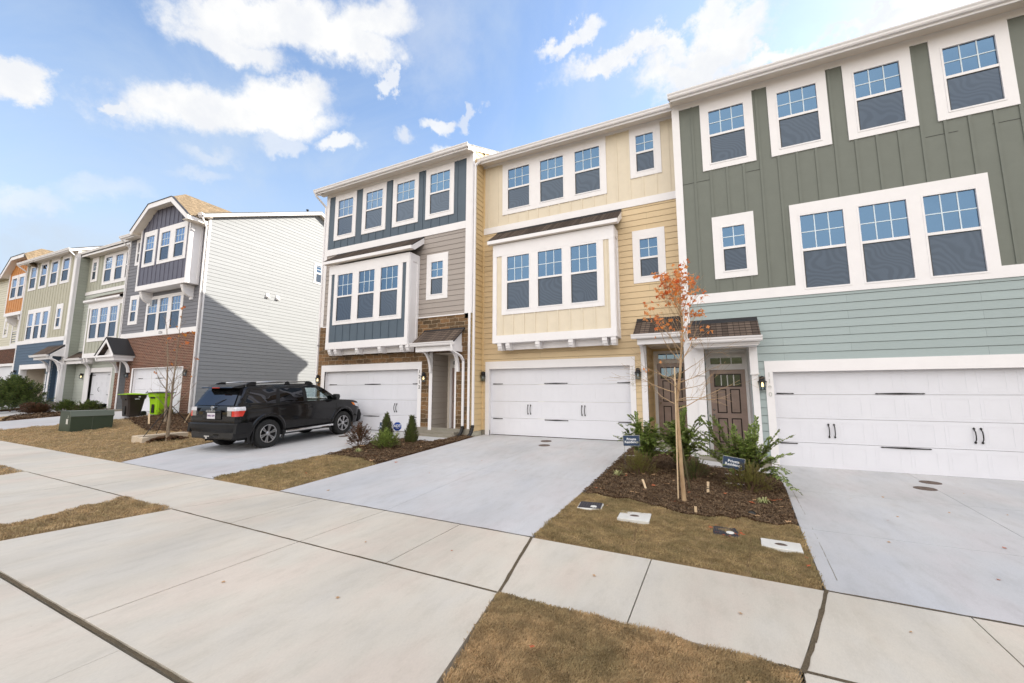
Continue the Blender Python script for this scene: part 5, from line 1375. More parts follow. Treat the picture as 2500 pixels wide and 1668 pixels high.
for s in (1, -1):
    cpart(side_panel(fd, s, .0), 'front_window', 'greenglass', smooth=True)
    cpart(side_panel([(-.22, 1.205), (-.20, 1.625), (-.98, 1.625), (-1.07, 1.215)], s), 'rear_window', 'carglass', smooth=True)
    cpart(side_panel([(-1.17, 1.225), (-1.07, 1.62), (-1.86, 1.60), (-2.06, 1.27)], s), 'quarter_window', 'carglass', smooth=True)
    m_ = MB()   # pillars and beltline moulding
    side_panel([(1.05, 1.185), (1.03, 1.2), (-2.1, 1.235), (-2.1, 1.215)], s, .008, 14, m_)
    side_panel([(-.10, 1.2), (-.08, 1.63), (-.21, 1.63), (-.23, 1.2)], s, .009, 5, m_); side_panel([(-1.06, 1.2), (-.97, 1.63), (-1.08, 1.63), (-1.18, 1.22)], s, .008, 5, m_)
    cpart(m_, 'window_trim', 'car_plastic')
    m_ = MB()   # door shut lines
    for a, z0, z1, k in ((1.02, .5, 1.19, .05), (-.16, .48, 1.19, 0), (-1.1, .95, 1.2, -.03)):
        side_panel([(a, z0), (a+k, z1), (a+k-.008, z1), (a-.008, z0)], s, .003, 6, m_)
    side_panel([(1.0, .492), (1.0, .5), (-.9, .5), (-.9, .492)], s, .003, 8, m_)
    cpart(m_, 'door_seam', 'tyre')
    for y in (-.0, -.98):
        d = MB(); d.tube([(s*(surf(y, 1.03)+.0), y+.10, 1.03), (s*(surf(y, 1.03)+.035), y+.07, 1.035), (s*(surf(y, 1.03)+.035), y-.07, 1.035), (s*surf(y, 1.03), y-.10, 1.03)], .014, 6)
        cpart(d, 'door_handle', 'car_paint')
    for y in (-1.40, 1.39):      # flares
        f_ = MB(); n = 26; o = 0
        for k in range(n+1):
            t = R(-22)+R(224)*k/n
            for (r, d) in ((.475, -.02), (.482, .028), (.535, .03), (.575, .0)):
                yy, zz = y+r*math.cos(t), .39+r*math.sin(t); f_.v.append((s*(surf(min(max(yy, -2.3), 2.3), max(zz, .35))+d), yy, zz))
        for k in range(n):
            for j in range(3): f_.f.append((k*4+j, k*4+j+1, (k+1)*4+j+1, (k+1)*4+j)); f_.m.append(0)
        cpart(f_, 'wheel_arch', 'car_paint', smooth=True)
    st = MB(); st.tube([(s*.90, .92, .40), (s*.97, .86, .39), (s*.97, -.9, .39), (s*.90, -.96, .40)], .04, 8); 
    cpart(st, 'side_step', 'chrome'); st = MB(); st.box(s*.80, s*.965, -.9, .86, .415, .43)
    for y in (-.7, 0, .7): st.box(s*.6, s*.93, y-.03, y+.03, .36, .40)
    st.box(s*.86, s*1.0, .86, .95, .36, .43); st.box(s*.86, s*1.0, -1.0, -.9, .36, .43); cpart(st, 'step_tread', 'car_plastic')
    mf = MB(); mf.prism([(-1.86, .20), (-1.82, .58), (-1.85, .60), (-1.90, .20)], lambda u, v, a: (a, u, v), s*.66, s*.93); cpart(mf, 'mud_flap', 'car_plastic')
    mr_ = MB(); mr_.box(s*.90, s*.98, .90, .96, 1.22, 1.26)
    mr_.prism([(.86, 1.20), (.99, 1.21), (1.02, 1.30), (.99, 1.38), (.87, 1.39), (.84, 1.30)], lambda u, v, a: (a, u, v), s*.95, s*1.13)
    cpart(mr_, 'side_mirror', 'car_paint', bevel=.02)
    rl = MB(); zz = 1.80; x = s*.62
    rl.tube([(x, .12, zz+.0), (x, -1.0, zz+.025), (x, -1.72, zz)], .019, 8); rail = cpart(rl, 'roof_rail', 'alloy', smooth=True)
    fe = MB()
    for y0, y1 in ((.34, .06), (-.52, -.66), (-1.95, -1.62)):
        fe.prism([(y0, 1.715), (min(y0, y1) if y0 > y1 else max(y0, y1), 1.73), (y1, 1.822), ((y0+y1*2)/3, 1.825), ((y0*2+y1)/3, 1.80)], lambda u, v, a: (a, u, v), x-.032, x+.032)
    cpart(fe, 'rail_foot', 'car_plastic', rail)
    tl = MB()
    P = [(-2.02, 1.17), (-2.34, 1.165), (-2.36, 1.0), (-2.06, 1.0)]
    def tail(y0, y1, z0, z1, d, nm, mt, par=None, skew=0., xin=.56):
        q = MB(); n = 6; o = 0
        for j in range(3):
            z = z0+(z1-z0)*j/2
            for i in range(n+1):
                t = i/n; yy = y0+(y1-y0)*t+skew*(z-z0)*(1-t)
                q.v.append((s*(surf(yy, z)+d), yy, z))
            q.v.append((s*(surf(y1, z)+d-.03), -2.325-d, z)); q.v.append((s*(xin), -2.335-d, z))
        Wn = n+3
        for j in range(2):
            for i in range(Wn-1): q.f.append((j*Wn+i, j*Wn+i+1, (j+1)*Wn+i+1, (j+1)*Wn+i)); q.m.append(0)
        return cpart(q, nm, mt, par)
    tlo = tail(-2.08, -2.30, 1.075, 1.175, .022, 'tail_light', 'lamp_clear', xin=.60)
    tail(-2.16, -2.30, .93, 1.075, .018, 'red_lens', 'lamp_red', tlo, .55, .77)
    q = MB(); q.box(s*.61, s*.76, -2.362, -2.33, .94, 1.072); cpart(q, 'reverse_lens', 'alloy', tlo)
    hl = MB(); n = 5
    side_panel([(2.26, .86), (2.18, 1.01), (1.82, 1.05), (1.98, .93)], s, .008, 5, hl); hlo = cpart(hl, 'headlight', 'lamp_clear')
    hl = MB(); side_panel([(1.98, .95), (1.9, 1.045), (1.76, 1.065), (1.84, .98)], s, .012, 4, hl); cpart(hl, 'indicator', 'amber', hlo)
g = MB()
for i in range(8):
    x0_, x1_ = -.66+1.32*i/8, -.66+1.32*(i+1)/8; g.quad((x0_, 1.09, 1.27), (x1_, 1.09, 1.27), (x1_*.96, .47, 1.685), (x0_*.96, .47, 1.685))
cpart(g, 'windscreen', 'greenglass', smooth=True)
# rear door glass, spoiler, garnish, badge, plate
def rear_y(z): return float(np.interp(z, [.98, 1.1, 1.2, 1.6, 1.68], [-2.33, -2.31, -2.27, -2.04, -1.96]))
g = MB(); n = 8
for j in range(5):
    z = 1.215+(1.60-1.215)*j/4
    for i in range(n+1):
        t = -1+2*i/n; x = t*(.74-.13*j/4); g.v.append((x, rear_y(z)-.028-.012*(1-t*t), z))
for j in range(4):
    for i in range(n): g.f.append((j*(n+1)+i, j*(n+1)+i+1, (j+1)*(n+1)+i+1, (j+1)*(n+1)+i)); g.m.append(0)
rw = cpart(g, 'rear_windscreen', 'carglass', smooth=True)
q = MB(); q.tube([(.12, -2.33, 1.20), (.05, -2.30, 1.26), (-.0+.33, -2.215, 1.37)], .009, 5); cpart(q, 'wiper', 'car_plastic', rw)
sp = MB(); sp.prism([(-1.90, 1.765), (-2.24, 1.70), (-2.27, 1.672), (-2.1, 1.655), (-1.9, 1.66)], lambda u, v, a: (a, u, v), -.62, .62); cpart(sp, 'spoiler', 'car_paint', bevel=.012)
q = MB(); q.box(-.14, .14, -2.285, -2.262, 1.668, 1.685); cpart(q, 'brake_light', 'lamp_red')
q = MB(); q.prism([(-2.345, 1.10), (-2.385, 1.085), (-2.385, 1.045), (-2.345, 1.04)], lambda u, v, a: (a, u, v), -.40, .40)
q.prism([(-2.335, 1.04), (-2.352, 1.03), (-2.352, .86), (-2.335, .84)], lambda u, v, a: (a, u, v), -.36, .36); ga = cpart(q, 'tailgate_garnish', 'car_paint', bevel=.008)
text_mesh('4RUNNER', .075, 'badge_lettering', 'chrome', ga, (.0, -2.388, 1.066), (R(90), 0, 0), .003, spacing=1.15, bold=.0025)
q = MB()
def ring(cx, cz, a, b_, r, y):
    q.tube([(cx+a*math.cos(2*math.pi*k/20), y, cz+b_*math.sin(2*math.pi*k/20)) for k in range(21)], r, 5, cap=False)
ring(0, 1.15, .066, .046, .007, -2.345); ring(0, 1.165, .040, .016, .005, -2.35); ring(0, 1.15, .017, .040, .005, -2.35); cpart(q, 'emblem', 'chrome')
q = MB(); q.box(-.155, .155, -2.372, -2.360, .865, 1.02); pl = cpart(q, 'licence_plate', 'plate_w', bevel=.004)
text_mesh('HNN-1239', .062, 'plate_lettering', 'plate_t', pl, (0, -2.374, .945), (R(90), 0, 0), .001, spacing=1.0, bold=.002)
# bumpers
q = MB(); n = 14
prof = [(.35, .50), (.50, .44), (.52, .62), (.44, .735), (.30, .745), (.1, .74)]
for i in range(n+1):
    t = -1+2*i/n; x = t*.935; d = .10*(abs(t)**4)
    for (o_, z) in ((-2.28, .76), (-2.41, .755), (-2.445, .73), (-2.44, .62), (-2.40, .53), (-2.30, .50)):
        q.v.append((x, o_+d*(1.2 if o_ < -2.3 else .3), z))
for i in range(n):
    for j in range(5): q.f.append((i*6+j, i*6+j+1, (i+1)*6+j+1, (i+1)*6+j)); q.m.append(0)
q.f.append(tuple(range(6))); q.f.append(tuple(n*6+k for k in range(6))); q.m += [0, 0]
for s in (1, -1): q.prism([(-2.34, .74), (-2.36, .5), (-1.93, .46), (-1.88, .62), (-1.92, .76)], lambda u, v, a: (a, u, v), s*.86, s*.955)
rb = cpart(q, 'rear_bumper', 'car_plastic', smooth=False)
q = MB(); q.box(-.035, .035, -2.47, -2.3, .36, .43); q.box(-.10, .10, -2.46, -2.43, .41, .44); q.tube([(-.2, -2.2, .40), (.2, -2.2, .40)], .03, 6); cpart(q, 'tow_hitch', 'chrome', rb)
q = MB(); q.tube([(.52, -1.5, .33), (.55, -2.2, .33)], .035, 8); cpart(q, 'exhaust_pipe', 'car_plastic')
q = MB(); q.prism([(2.25, .34), (2.37, .42), (2.40, .62), (2.33, .78), (2.2, .8)], lambda u, v, a: (a, u, v), -.80, .80); cpart(q, 'front_bumper', 'car_plastic', bevel=.02)
q = MB(); q.box(-.7, .7, -2.1, 2.1, .28, .36); q.box(-.5, .5, -1.45, -1.35, .3, .42); cpart(q, 'underbody', 'car_plastic')
# wheels
def wheel(x, y, s):
    c = (x, y, .39); t = MB()
    prof = [(.245, -.12), (.30, -.125), (.345, -.13), (.375, -.12), (.388, -.10), (.39, -.05), (.39, .05), (.388, .10), (.375, .12), (.345, .13), (.30, .125), (.245, .12)]
    t.lathe(prof, c, 'x', 40)
    w = empty('wheel', (0, 0, 0)); w.parent = car
    t.build('tyre', 'tyre', w, smooth=True)
    r = MB(); o = s*.10
    r.lathe([(.248, s*.12), (.255, s*.122), (.250, s*.105), (.228, s*.095), (.225, -s*.05), (.10, -s*.06), (0, -s*.06)], c, 'x', 36)
    r.build('rim_barrel', 'car_plastic', w, smooth=True)
    r = MB(); r.lathe([(.252, s*.118), (.246, s*.128), (.232, s*.124), (.228, s*.10)], c, 'x', 36)
    r.lathe([(0, s*.125), (.035, s*.125), (.045, s*.118), (.062, s*.11), (.07, s*.08)], c, 'x', 18)
    for k in range(6):
        a = 2*math.pi*k/6+.3
        for da in (-.13, .13):
            f = lambda rad, ang, dx: (x+dx, y+rad*math.cos(ang), .39+rad*math.sin(ang))
            w0 = .035/.06; vs = []
            for rad, wd, dx in ((.06, .30, s*.11), (.14, .085, s*.112), (.235, .075, s*.112)):
                for sg in (-1, 1):
                    vs.append(f(rad, a+da*(1.1 if rad < .1 else .95)+sg*wd*.9*(1 if rad > .1 else .35), dx))
            bk = [(vx-s*.03, vy, vz) for vx, vy, vz in vs]
            r.add(vs+bk, [(0, 1, 3, 2), (2, 3, 5, 4), (0, 2, 8, 6), (2, 4, 10, 8), (1, 7, 9, 3), (3, 9, 11, 5)], 0)
    r.build('rim', 'alloy', w)
    r = MB()
    for k in range(6): a = 2*math.pi*(k+.5)/6; r.tube([(x+s*.105, y+.045*math.cos(a), .39+.045*math.sin(a)), (x+s*.125, y+.045*math.cos(a), .39+.045*math.sin(a))], .008, 6)
    r.build('wheel_nuts', 'chrome', w)
for y in (-1.40, 1.39):
    for s in (1, -1): wheel(s*.80, y, s)
# ================================================================== PLANTS
M['bark'] = groundmat('bark', [(.3, srgb(146, 118, 92)), (.7, srgb(196, 170, 140))], 12, .5, 6, (1, 1, .3))
M['bark_grey'] = groundmat('grey_bark', [(.3, srgb(112, 98, 86)), (.7, srgb(158, 142, 126))], 12, .5, 6, (1, 1, .3))
M['twig'] = paint('twig', srgb(142, 100, 70), .8, .15)
M['twig_grey'] = paint('dark_twig', srgb(104, 78, 62), .8, .15)
M['maple'] = leafmat('maple_leaf', srgb(230, 138, 58), srgb(232, 164, 104), srgb(214, 104, 52), .5)
M['maple_y'] = leafmat('yellow_leaf', srgb(206, 140, 50), srgb(190, 104, 52), srgb(160, 90, 50), .4)
M['leaf'] = leafmat('glossy_leaf', srgb(98, 118, 54), srgb(146, 164, 84), srgb(62, 82, 42), .4, .35)
M['leaf_dark'] = leafmat('dark_leaf', srgb(66, 82, 42), srgb(98, 112, 56), srgb(46, 60, 34), .3, .45)
M['leaf_olive'] = leafmat('olive_leaf', srgb(104, 110, 54), srgb(136, 132, 68), srgb(90, 84, 46), .35, .5)
M['leaf_red'] = leafmat('bronze_leaf', srgb(72, 62, 40), srgb(96, 60, 46), srgb(52, 54, 32), .25, .5)
M['blade_green'] = leafmat('variegated_blade', srgb(150, 160, 96), srgb(196, 192, 140), srgb(112, 128, 66), .3, .5)
M['dry'] = leafmat('dry_leaf', srgb(176, 130, 90), srgb(196, 160, 120), srgb(150, 96, 62), .2, .8)
M['dry_red'] = leafmat('red_dry_leaf', srgb(176, 84, 48), srgb(190, 108, 70), srgb(150, 66, 42), .2, .8)
M['wood'] = paint('pale_wood', srgb(205, 180, 146), .8, .12, 10)
M['wood_dark'] = paint('weathered_stake', srgb(104, 98, 72), .8, .12, 10)

def frame_px(px, py, Y):      # point of the plane y=Y seen at a photograph pixel: used once to measure the trees
    d = fwd_*1000+rgt_*(px-1250)+up_*(834-py); d *= Y/d.y; return (d.x, d.y, d.z)
fwd_ = Vector((-math.sin(R(26.13))*math.cos(R(7.07)), math.cos(R(26.13))*math.cos(R(7.07)), math.sin(R(7.07))))
rgt_ = Vector((math.cos(R(26.13)), math.sin(R(26.13)), 0)); up_ = rgt_.cross(fwd_)

def limb(mb, p, d, L, r, rg, lvl, tips, bend=.25, upb=.35, nsub=4, sub_ang=.55, seg=6, m=0):
    pts = [p.copy()]; rad = [r]; q = p.copy(); d = d.normalized()
    for i in range(seg):
        d = (d+Vector((rg.uniform(-1, 1), rg.uniform(-1, 1), rg.uniform(-1, 1)))*bend*.5+Vector((0, 0, upb/seg))).normalized()
        q = q+d*(L/seg); pts.append(q.copy()); rad.append(max(r*(1-(i+1)/seg*.8), .0014))
    mb.tube(pts, rad, 5 if r > .008 else 4, m, cap=False)
    if lvl > 0:
        for k in range(nsub):
            t = rg.uniform(.25, .95); i = min(int(t*seg), seg-1); b0 = pts[i].lerp(pts[i+1], t*seg-i); dd = (pts[i+1]-pts[i]).normalized()
            ax = dd.cross(Vector((rg.uniform(-1, 1), rg.uniform(-1, 1), rg.uniform(-1, 1)))).normalized()
            nd = (Matrix.Rotation(sub_ang*rg.uniform(.7, 1.4), 3, ax) @ dd)
            limb(mb, b0, nd, L*rg.uniform(.3, .6), rad[i]*.55, rg, lvl-1, tips, bend, upb, max(2, nsub-1), sub_ang, 4, m)
    tips.append((pts[-1], d))
    return pts

def maple_leaf(mb, c, d, s, rg, m=0):
    up = Vector((rg.uniform(-1, 1), rg.uniform(-1, 1), rg.uniform(.2, 1))).normalized(); a = d.normalized(); b_ = a.cross(up)
    if b_.length < .01: b_ = Vector((1, 0, 0))
    b_.normalize(); n = a.cross(b_)
    shape = [(0, 0), (.25, .28), (.12, .42), (.5, .45), (.42, .62), (.62, .85), (.38, .82), (.22, .9), (0, 1.3), (-.22, .9), (-.38, .82), (-.62, .85), (-.42, .62), (-.5, .45), (-.12, .42), (-.25, .28)]
    mb.add([tuple(c+b_*u*s+a*v*s+n*(abs(u)*-.35*s+rg.uniform(-.05, .05)*s)) for u, v in shape], [tuple(range(len(shape)))], m)

# ---- young maple with orange leaves
tr = empty('maple_tree', (-.57, 7.62, H(-.57, 7.62)), label='young maple with orange leaves in the mulch bed by the porches', cat='tree')
O = Vector(tr.location); rg = random.Random(5)
Pt = [Vector(frame_px(a, b_, 7.62))-O for a, b_ in ((1671, 1226), (1664, 1150), (1656, 1040), (1652, 985), (1660, 915), (1664, 850), (1667, 800), (1660, 762), (1640, 722), (1619, 690))]
Pt[0].z = -.05
b = MB(); tips = []
b.tube(Pt, [.04, .033, .029, .027, .022, .017, .013, .009, .006, .003], 9, 0)
def on(P, t): i = min(int(t*(len(P)-1)), len(P)-2); return P[i].lerp(P[i+1], t*(len(P)-1)-i), (P[i+1]-P[i]).normalized()
for k in range(44):
    t = .30+.66*(k/44)+rg.uniform(-.02, .02); p, d = on(Pt, t); a = k*2.4+rg.uniform(-.4, .4)
    out_ = Vector((math.cos(a), math.sin(a), 0)); L = 1.3*(1-t)**.55*rg.uniform(.75, 1.15)
    low = t < .45
    limb(b, p, out_*(.62 if not low else .95)+Vector((0, 0, .85 if not low else .25)), L, .011*(1.15-t), rg, 2, tips, .3, .55 if not low else .1, 4, .5)
b.build('trunk', 'bark', tr)
c = MB()
top = [q for q in tips if q[0].z > 2.86+rg.uniform(-.12, .12)]
for p, d in top:
    if rg.random() < .33:
        for k in range(rg.choice((2, 2, 3))):
            dd = Vector((rg.uniform(-1, 1), rg.uniform(-1, 1), rg.uniform(-1.2, .2))); maple_leaf(c, p+dd*.03, dd, rg.uniform(.045, .075), rg)
for px, py in ((1560, 858), (1571, 897), (1576, 903), (1585, 900), (1584, 940), (1600, 820), (1612, 880)):
    p = Vector(frame_px(px, py, 7.5))-O
    maple_leaf(c, p, Vector((rg.uniform(-.5, .5), .2, -1)), .05, rg)
c.build('crown', 'maple', tr)
def pole(name, p, q, r, mat, label, cat='stake', n=7, group=None):
    b_ = MB(); base = Vector(p); b_.tube([Vector((0, 0, -.05)), Vector(q)-base], r, n)
    o = b_.build(name, mat, loc=base); tag(o, label, cat, group); return o
pole('tree_stake', (-.64, 7.6, H(-.64, 7.6)), frame_px(1647, 897, 7.58), .012, 'wood', 'thin pale bamboo stake tied against the maple trunk')
pole('tree_stake', (-.50, 8.5, H(-.5, 8.5)), frame_px(1655, 1040, 7.75), .014, 'wood_dark', 'dark weathered stake leaning behind the maple trunk')

# ---- bare young trees by the SUV
def bare(base, pxs, Y, seed, label, n, Ls, leaves=()):
    t = empty('bare_tree', base, label=label, cat='tree', group='bare staked young trees'); O = Vector(base); rg = random.Random(seed)
    P_ = [Vector((0, 0, -.05))]+[Vector(frame_px(a, b_, Y))-O for a, b_ in pxs]; b = MB(); tips = []
    k = len(P_); b.tube(P_, [.058*(1-i/(k-1))**1.5+.006 for i in range(k)], 8)
    for j in range(n):
        tt = .24+.70*j/n; p, d = on(P_, tt); a = j*2.39+rg.uniform(-.5, .5)
        limb(b, p, Vector((math.cos(a), math.sin(a), 0))*.85+Vector((0, 0, .75)), Ls*max(.14, 1.0-1.15*tt)*rg.uniform(.8, 1.2), .015*(1.2-tt), rg, 2, tips, .25, .55, 3, .5, 6)
    b.build('trunk', 'bark_grey', t)
    c = MB()
    for px, py, s in leaves:
        for q in range(3):
            p = Vector(frame_px(px+rg.uniform(-2, 2), py+rg.uniform(-2, 2), Y))-O; maple_leaf(c, p, Vector((rg.uniform(-1, 1), rg.uniform(-1, 1), -1)), s, rg)
    for p, d in tips:
        if p.z > 2 and rg.random() < .05: maple_leaf(c, p, Vector((0, .2, -1)), .06, rg)
    c.build('crown', 'maple_y', t); return t
b1 = (-16.41, 7.44, H(-16.41, 7.44))
bare(b1, ((411, 1040), (417, 995), (422, 940), (430, 880), (437, 820), (447, 746)), 7.44, 3, 'nearer bare young tree with guy straps left of the SUV', 26, 1.7,
     ((448, 748, .1), (468, 808, .14), (452, 832, .13), (412, 824, .08), (450, 816, .1), (480, 872, .09), (418, 888, .07)))
b2 = (-21.69, 9.7, H(-21.69, 9.7))
bare(b2, ((405, 985), (408, 930), (410, 870), (407, 800), (402, 765)), 9.7, 9, 'farther bare young tree in front of the brick garage', 18, 1.9)
g = MB()
for k, (top_, bot) in enumerate((((416, 990), (-16.72, 6.8)), ((417, 988), (-16.2, 8.35)), ((415, 992), (-17.6, 7.6)))):
    p = Vector(frame_px(*top_, 7.44)); q = Vector((bot[0], bot[1], H(*bot)+.02)); g = MB(); g.tube([Vector((0, 0, 0)), q-p], .012, 5)
    g.tube([q-p+Vector((0, 0, -.1)), q-p+Vector((0, 0, .12))], .02, 6)
    tag(g.build('guy_strap', 'black', loc=p), ('black guy strap on the street side of the bare tree', 'black guy strap running from the bare tree towards the SUV', 'black guy strap behind the nearer bare tree')[k], 'strap')

# ---- arching shrubs
def leafpair(mb, p, d, s, rg, m=0, droop=.2):
    side = d.cross(Vector((0, 0, 1)))
    if side.length < .05: side = Vector((1, 0, 0))
    side.normalize(); side = Matrix.Rotation(rg.uniform(-.5, .5), 3, d.normalized()) @ side
    for sg in (-1, 1):
        a = (side*sg+d.normalized()*.75+Vector((0, 0, rg.uniform(-.1, .35)))).normalized(); n = a.cross(d).normalized(); b_ = a.cross(n).normalized(); L = s*rg.uniform(.75, 1.2); w = L*.24
        mb.add([tuple(p), tuple(p+a*L*.45+b_*w), tuple(p+a*L), tuple(p+a*L*.45-b_*w)], [(0, 1, 2, 3)], m)
def arch(stem, leaf, p0, p1, p2, rg, s, step, r=.005):
    P_ = []; n = 14
    for i in range(n+1): t = i/n; P_.append(p0*(1-t)**2+p1*2*t*(1-t)+p2*t*t)
    stem.tube(P_, [r*(1-.7*i/n) for i in range(n+1)], 4, cap=False)
    L = sum((P_[i+1]-P_[i]).length for i in range(n)); k = int(L/step)
    for j in range(k):
        t = .18+.82*j/k; p, d = on(P_, t); leafpair(leaf, p, d, s, rg)
def arching_shrub(base, R_, Hh, n, seed, label, s=.06, step=.024, extra=(), mat='leaf', group='glossy arching shrubs by the porches', infill=1.):
    t = empty('arching_shrub', base, label=label, cat='shrub', group=group); rg = random.Random(seed); st, lf = MB(), MB()
    for k in range(n):
        a = k*2.399+rg.uniform(-.3, .3); f = rg.uniform(.25, 1.); hh = Hh*(1.08-.5*f*f)*rg.uniform(.75, 1.05)
        o = Vector((math.cos(a), math.sin(a), 0)); p1 = o*R_*f*.28+Vector((0, 0, hh*1.02)); p2 = o*R_*f+Vector((0, 0, hh*rg.uniform(.6, 1.)))
        arch(st, lf, Vector((o.x*.05, o.y*.05, -.02)), p1, p2, rg, s, step)
        for q in range(6):
            t_ = rg.uniform(.3, .9); pm = Vector((0, 0, 0))*(1-t_)**2+p1*2*t_*(1-t_)+p2*t_*t_; a2 = rg.uniform(0, 6.28); oo = Vector((math.cos(a2), math.sin(a2), rg.uniform(-.2, .7)))*R_*.3*infill
            arch(st, lf, pm, pm+oo*.6+Vector((0, 0, .04)), pm+oo, rg, s*.9, step, .003)
    for e1, e2 in extra:
        arch(st, lf, Vector((0, 0, 0)), Vector(e1), Vector(e2), rg, s*1.1, step*1.05, .006)
        for q in range(3):
            j = lambda a: Vector((rg.uniform(-a, a), rg.uniform(-a, a), rg.uniform(-a, a)))
            arch(st, lf, j(.03), Vector(e1)+j(.09), Vector(e1)*.45+Vector(e2)*.55*rg.uniform(.75, 1.1)+j(.10), rg, s, step, .004)
    st.build('stems', 'twig_grey', t); lf.build('foliage', mat, t); return t
def at(x, y): return (x, y, H(x, y)+.02)
arching_shrub(at(-1.45, 9.75), .66, 1.05, 40, 21, 'glossy arching shrub behind the left yard sign', extra=(((-.1, -.1, 1.0), (-.35, -.1, 1.15)), ((-.3, 0, .8), (-.55, -.2, .95))))
arching_shrub(at(-.75, 9.95), .66, 1.1, 40, 22, 'glossy arching shrub directly behind the maple trunk', extra=(((.1, 0, 1.2), (.05, 0, 1.35)), ((.3, .0, 1.25), (.75, -.1, 1.0)), ((.3, .0, .9), (.8, -.1, .6))))
arching_shrub(at(.45, 9.35), .66, .95, 34, 23, 'sprawling glossy shrub in front of the green house door', extra=(
    ((-.35, 0, .75), (-1.0, .05, 1.12)), ((-.5, 0, 1.0), (-.75, 0, 1.28)), ((-.35, .1, 1.05), (-.55, .1, 1.3)), ((-.15, 0, 1.0), (-.3, 0, 1.2)), ((-.5, -.1, .6), (-.95, -.1, .8)), ((.2, .2, .9), (.28, .3, 1.3)), ((.3, 0, .75), (.85, .05, .98)), ((.4, 0, .8), (.62, 0, 1.08)), ((.3, -.1, .6), (.8, -.1, .66)),
    ((.35, -.1, .55), (.85, -.35, -.02)), ((.4, -.2, .5), (.7, -.45, .08)), ((-.3, -.1, .6), (-.75, -.3, .55)), ((.1, 0, .9), (.15, .1, 1.15))), step=.028)
def mound(base, R_, Hh, n, seed, label, mat, s=.02, cat='shrub', group=None, name='low_shrub', cone=False, spiky=.12):
    t = empty(name, base, label=label, cat=cat, group=group); rg = random.Random(seed); st, lf = MB(), MB()
    for k in range(n):
        if cone:
            z = Hh*rg.random()**1.3; rr = R_*(1-z/Hh)**.75*rg.uniform(.55, 1.08)*(1 if z > Hh*.12 else .8); a = rg.uniform(0, 6.28)
            p = Vector((rr*math.cos(a), rr*math.sin(a), z)); d = Vector((math.cos(a)*.5, math.sin(a)*.5, 1.0+rg.random()))
            L = spiky*rg.uniform(.6, 1.5)
        else:
            a = rg.uniform(0, 6.28); el = rg.uniform(.1, 1.5); rr = rg.uniform(.45, 1.05); p = Vector((R_*rr*math.cos(a)*math.cos(el), R_*rr*math.sin(a)*math.cos(el), Hh*rr*math.sin(el)))
            d = Vector((math.cos(a)*math.cos(el), math.sin(a)*math.cos(el), math.sin(el)+.5)); L = spiky*rg.uniform(.6, 1.5)
        d.normalize(); st.tube([p-d*L*.2, p+d*L], .0022, 3, cap=False)
        m_ = max(3, int(L/(s*.55)))
        for j in range(m_): leafpair(lf, p+d*L*(j+.5)/m_, d, s*rg.uniform(.8, 1.3), rg)
    for k in range(7): a = k*.9; st.tube([Vector((0, 0, -.03)), Vector((R_*.4*math.cos(a), R_*.4*math.sin(a), Hh*.6))], [.008, .003], 4, cap=False)
    st.build('stems', 'twig_grey', t); lf.build('foliage', mat, t); return t
mound(at(-1.5, 9.05), .34, .34, 240, 31, 'low wispy olive shrub under the left yard sign', 'leaf_olive', .02, group='low wispy shrubs along the bed')
mound(at(-.45, 9.25), .26, .30, 170, 32, 'low dark shrub right of the maple stakes', 'leaf_dark', .02, group='low wispy shrubs along the bed')
mound(at(.48, 8.85), .40, .42, 300, 33, 'low olive and rust shrub behind the right yard sign', 'leaf_olive', .022, group='low wispy shrubs along the bed')
mound(at(-9.75, 10.5), .25, .76, 560, 41, 'taller conical evergreen beside the blue octagon sign', 'leaf_dark', .032, name='conical_shrub', cone=True, group='conical evergreens in the middle bed', spiky=.10)
mound(at(-8.62, 10.4), .22, .70, 480, 42, 'narrow conical evergreen nearest the stone house porch', 'leaf_dark', .032, name='conical_shrub', cone=True, group='conical evergreens in the middle bed', spiky=.12)
mound(at(-8.55, 9.2), .36, .42, 360, 43, 'spreading green shrub in front of the taller conical evergreen', 'leaf', .045, name='low_shrub')
mound(at(-9.58, 9.2), .36, .55, 150, 44, 'sparse bronze-leaved shrub nearest the SUV', 'leaf_red', .045, name='sparse_shrub', spiky=.16)
mound(at(-37.2, 8.9), 1.35, 1.6, 900, 45, 'large green shrub at the left edge of the view', 'leaf_dark', .13, name='large_shrub', spiky=.4)
for k, (x, y, r_, h_, mt, lb) in enumerate(((-34.2, 8.9, .5, .34, 'leaf_red', 'low bronze shrub second from the left edge'), (-33.3, 9.0, .5, .3, 'leaf_red', 'low reddish shrub in front of the beige house'), (-32.5, 9.8, .5, .45, 'leaf_dark', 'dark shrub by the white porch post'), (-31.2, 10.3, .6, .4, 'leaf_dark', 'dark low shrub behind the utility cabinet'))):
    mound(at(x, y), r_, h_, 260, 50+k, lb, mt, .08, group='low shrubs in the far bed', spiky=.2)
mound(at(-23.6, 10.6), .3, .3, 120, 60, 'tiny green shrub behind the waste bins', 'leaf_olive', .04)
mound(at(-20.3, 11.3), .35, .55, 200, 61, 'small olive shrub by the brick corner', 'leaf_olive', .05, spiky=.2)
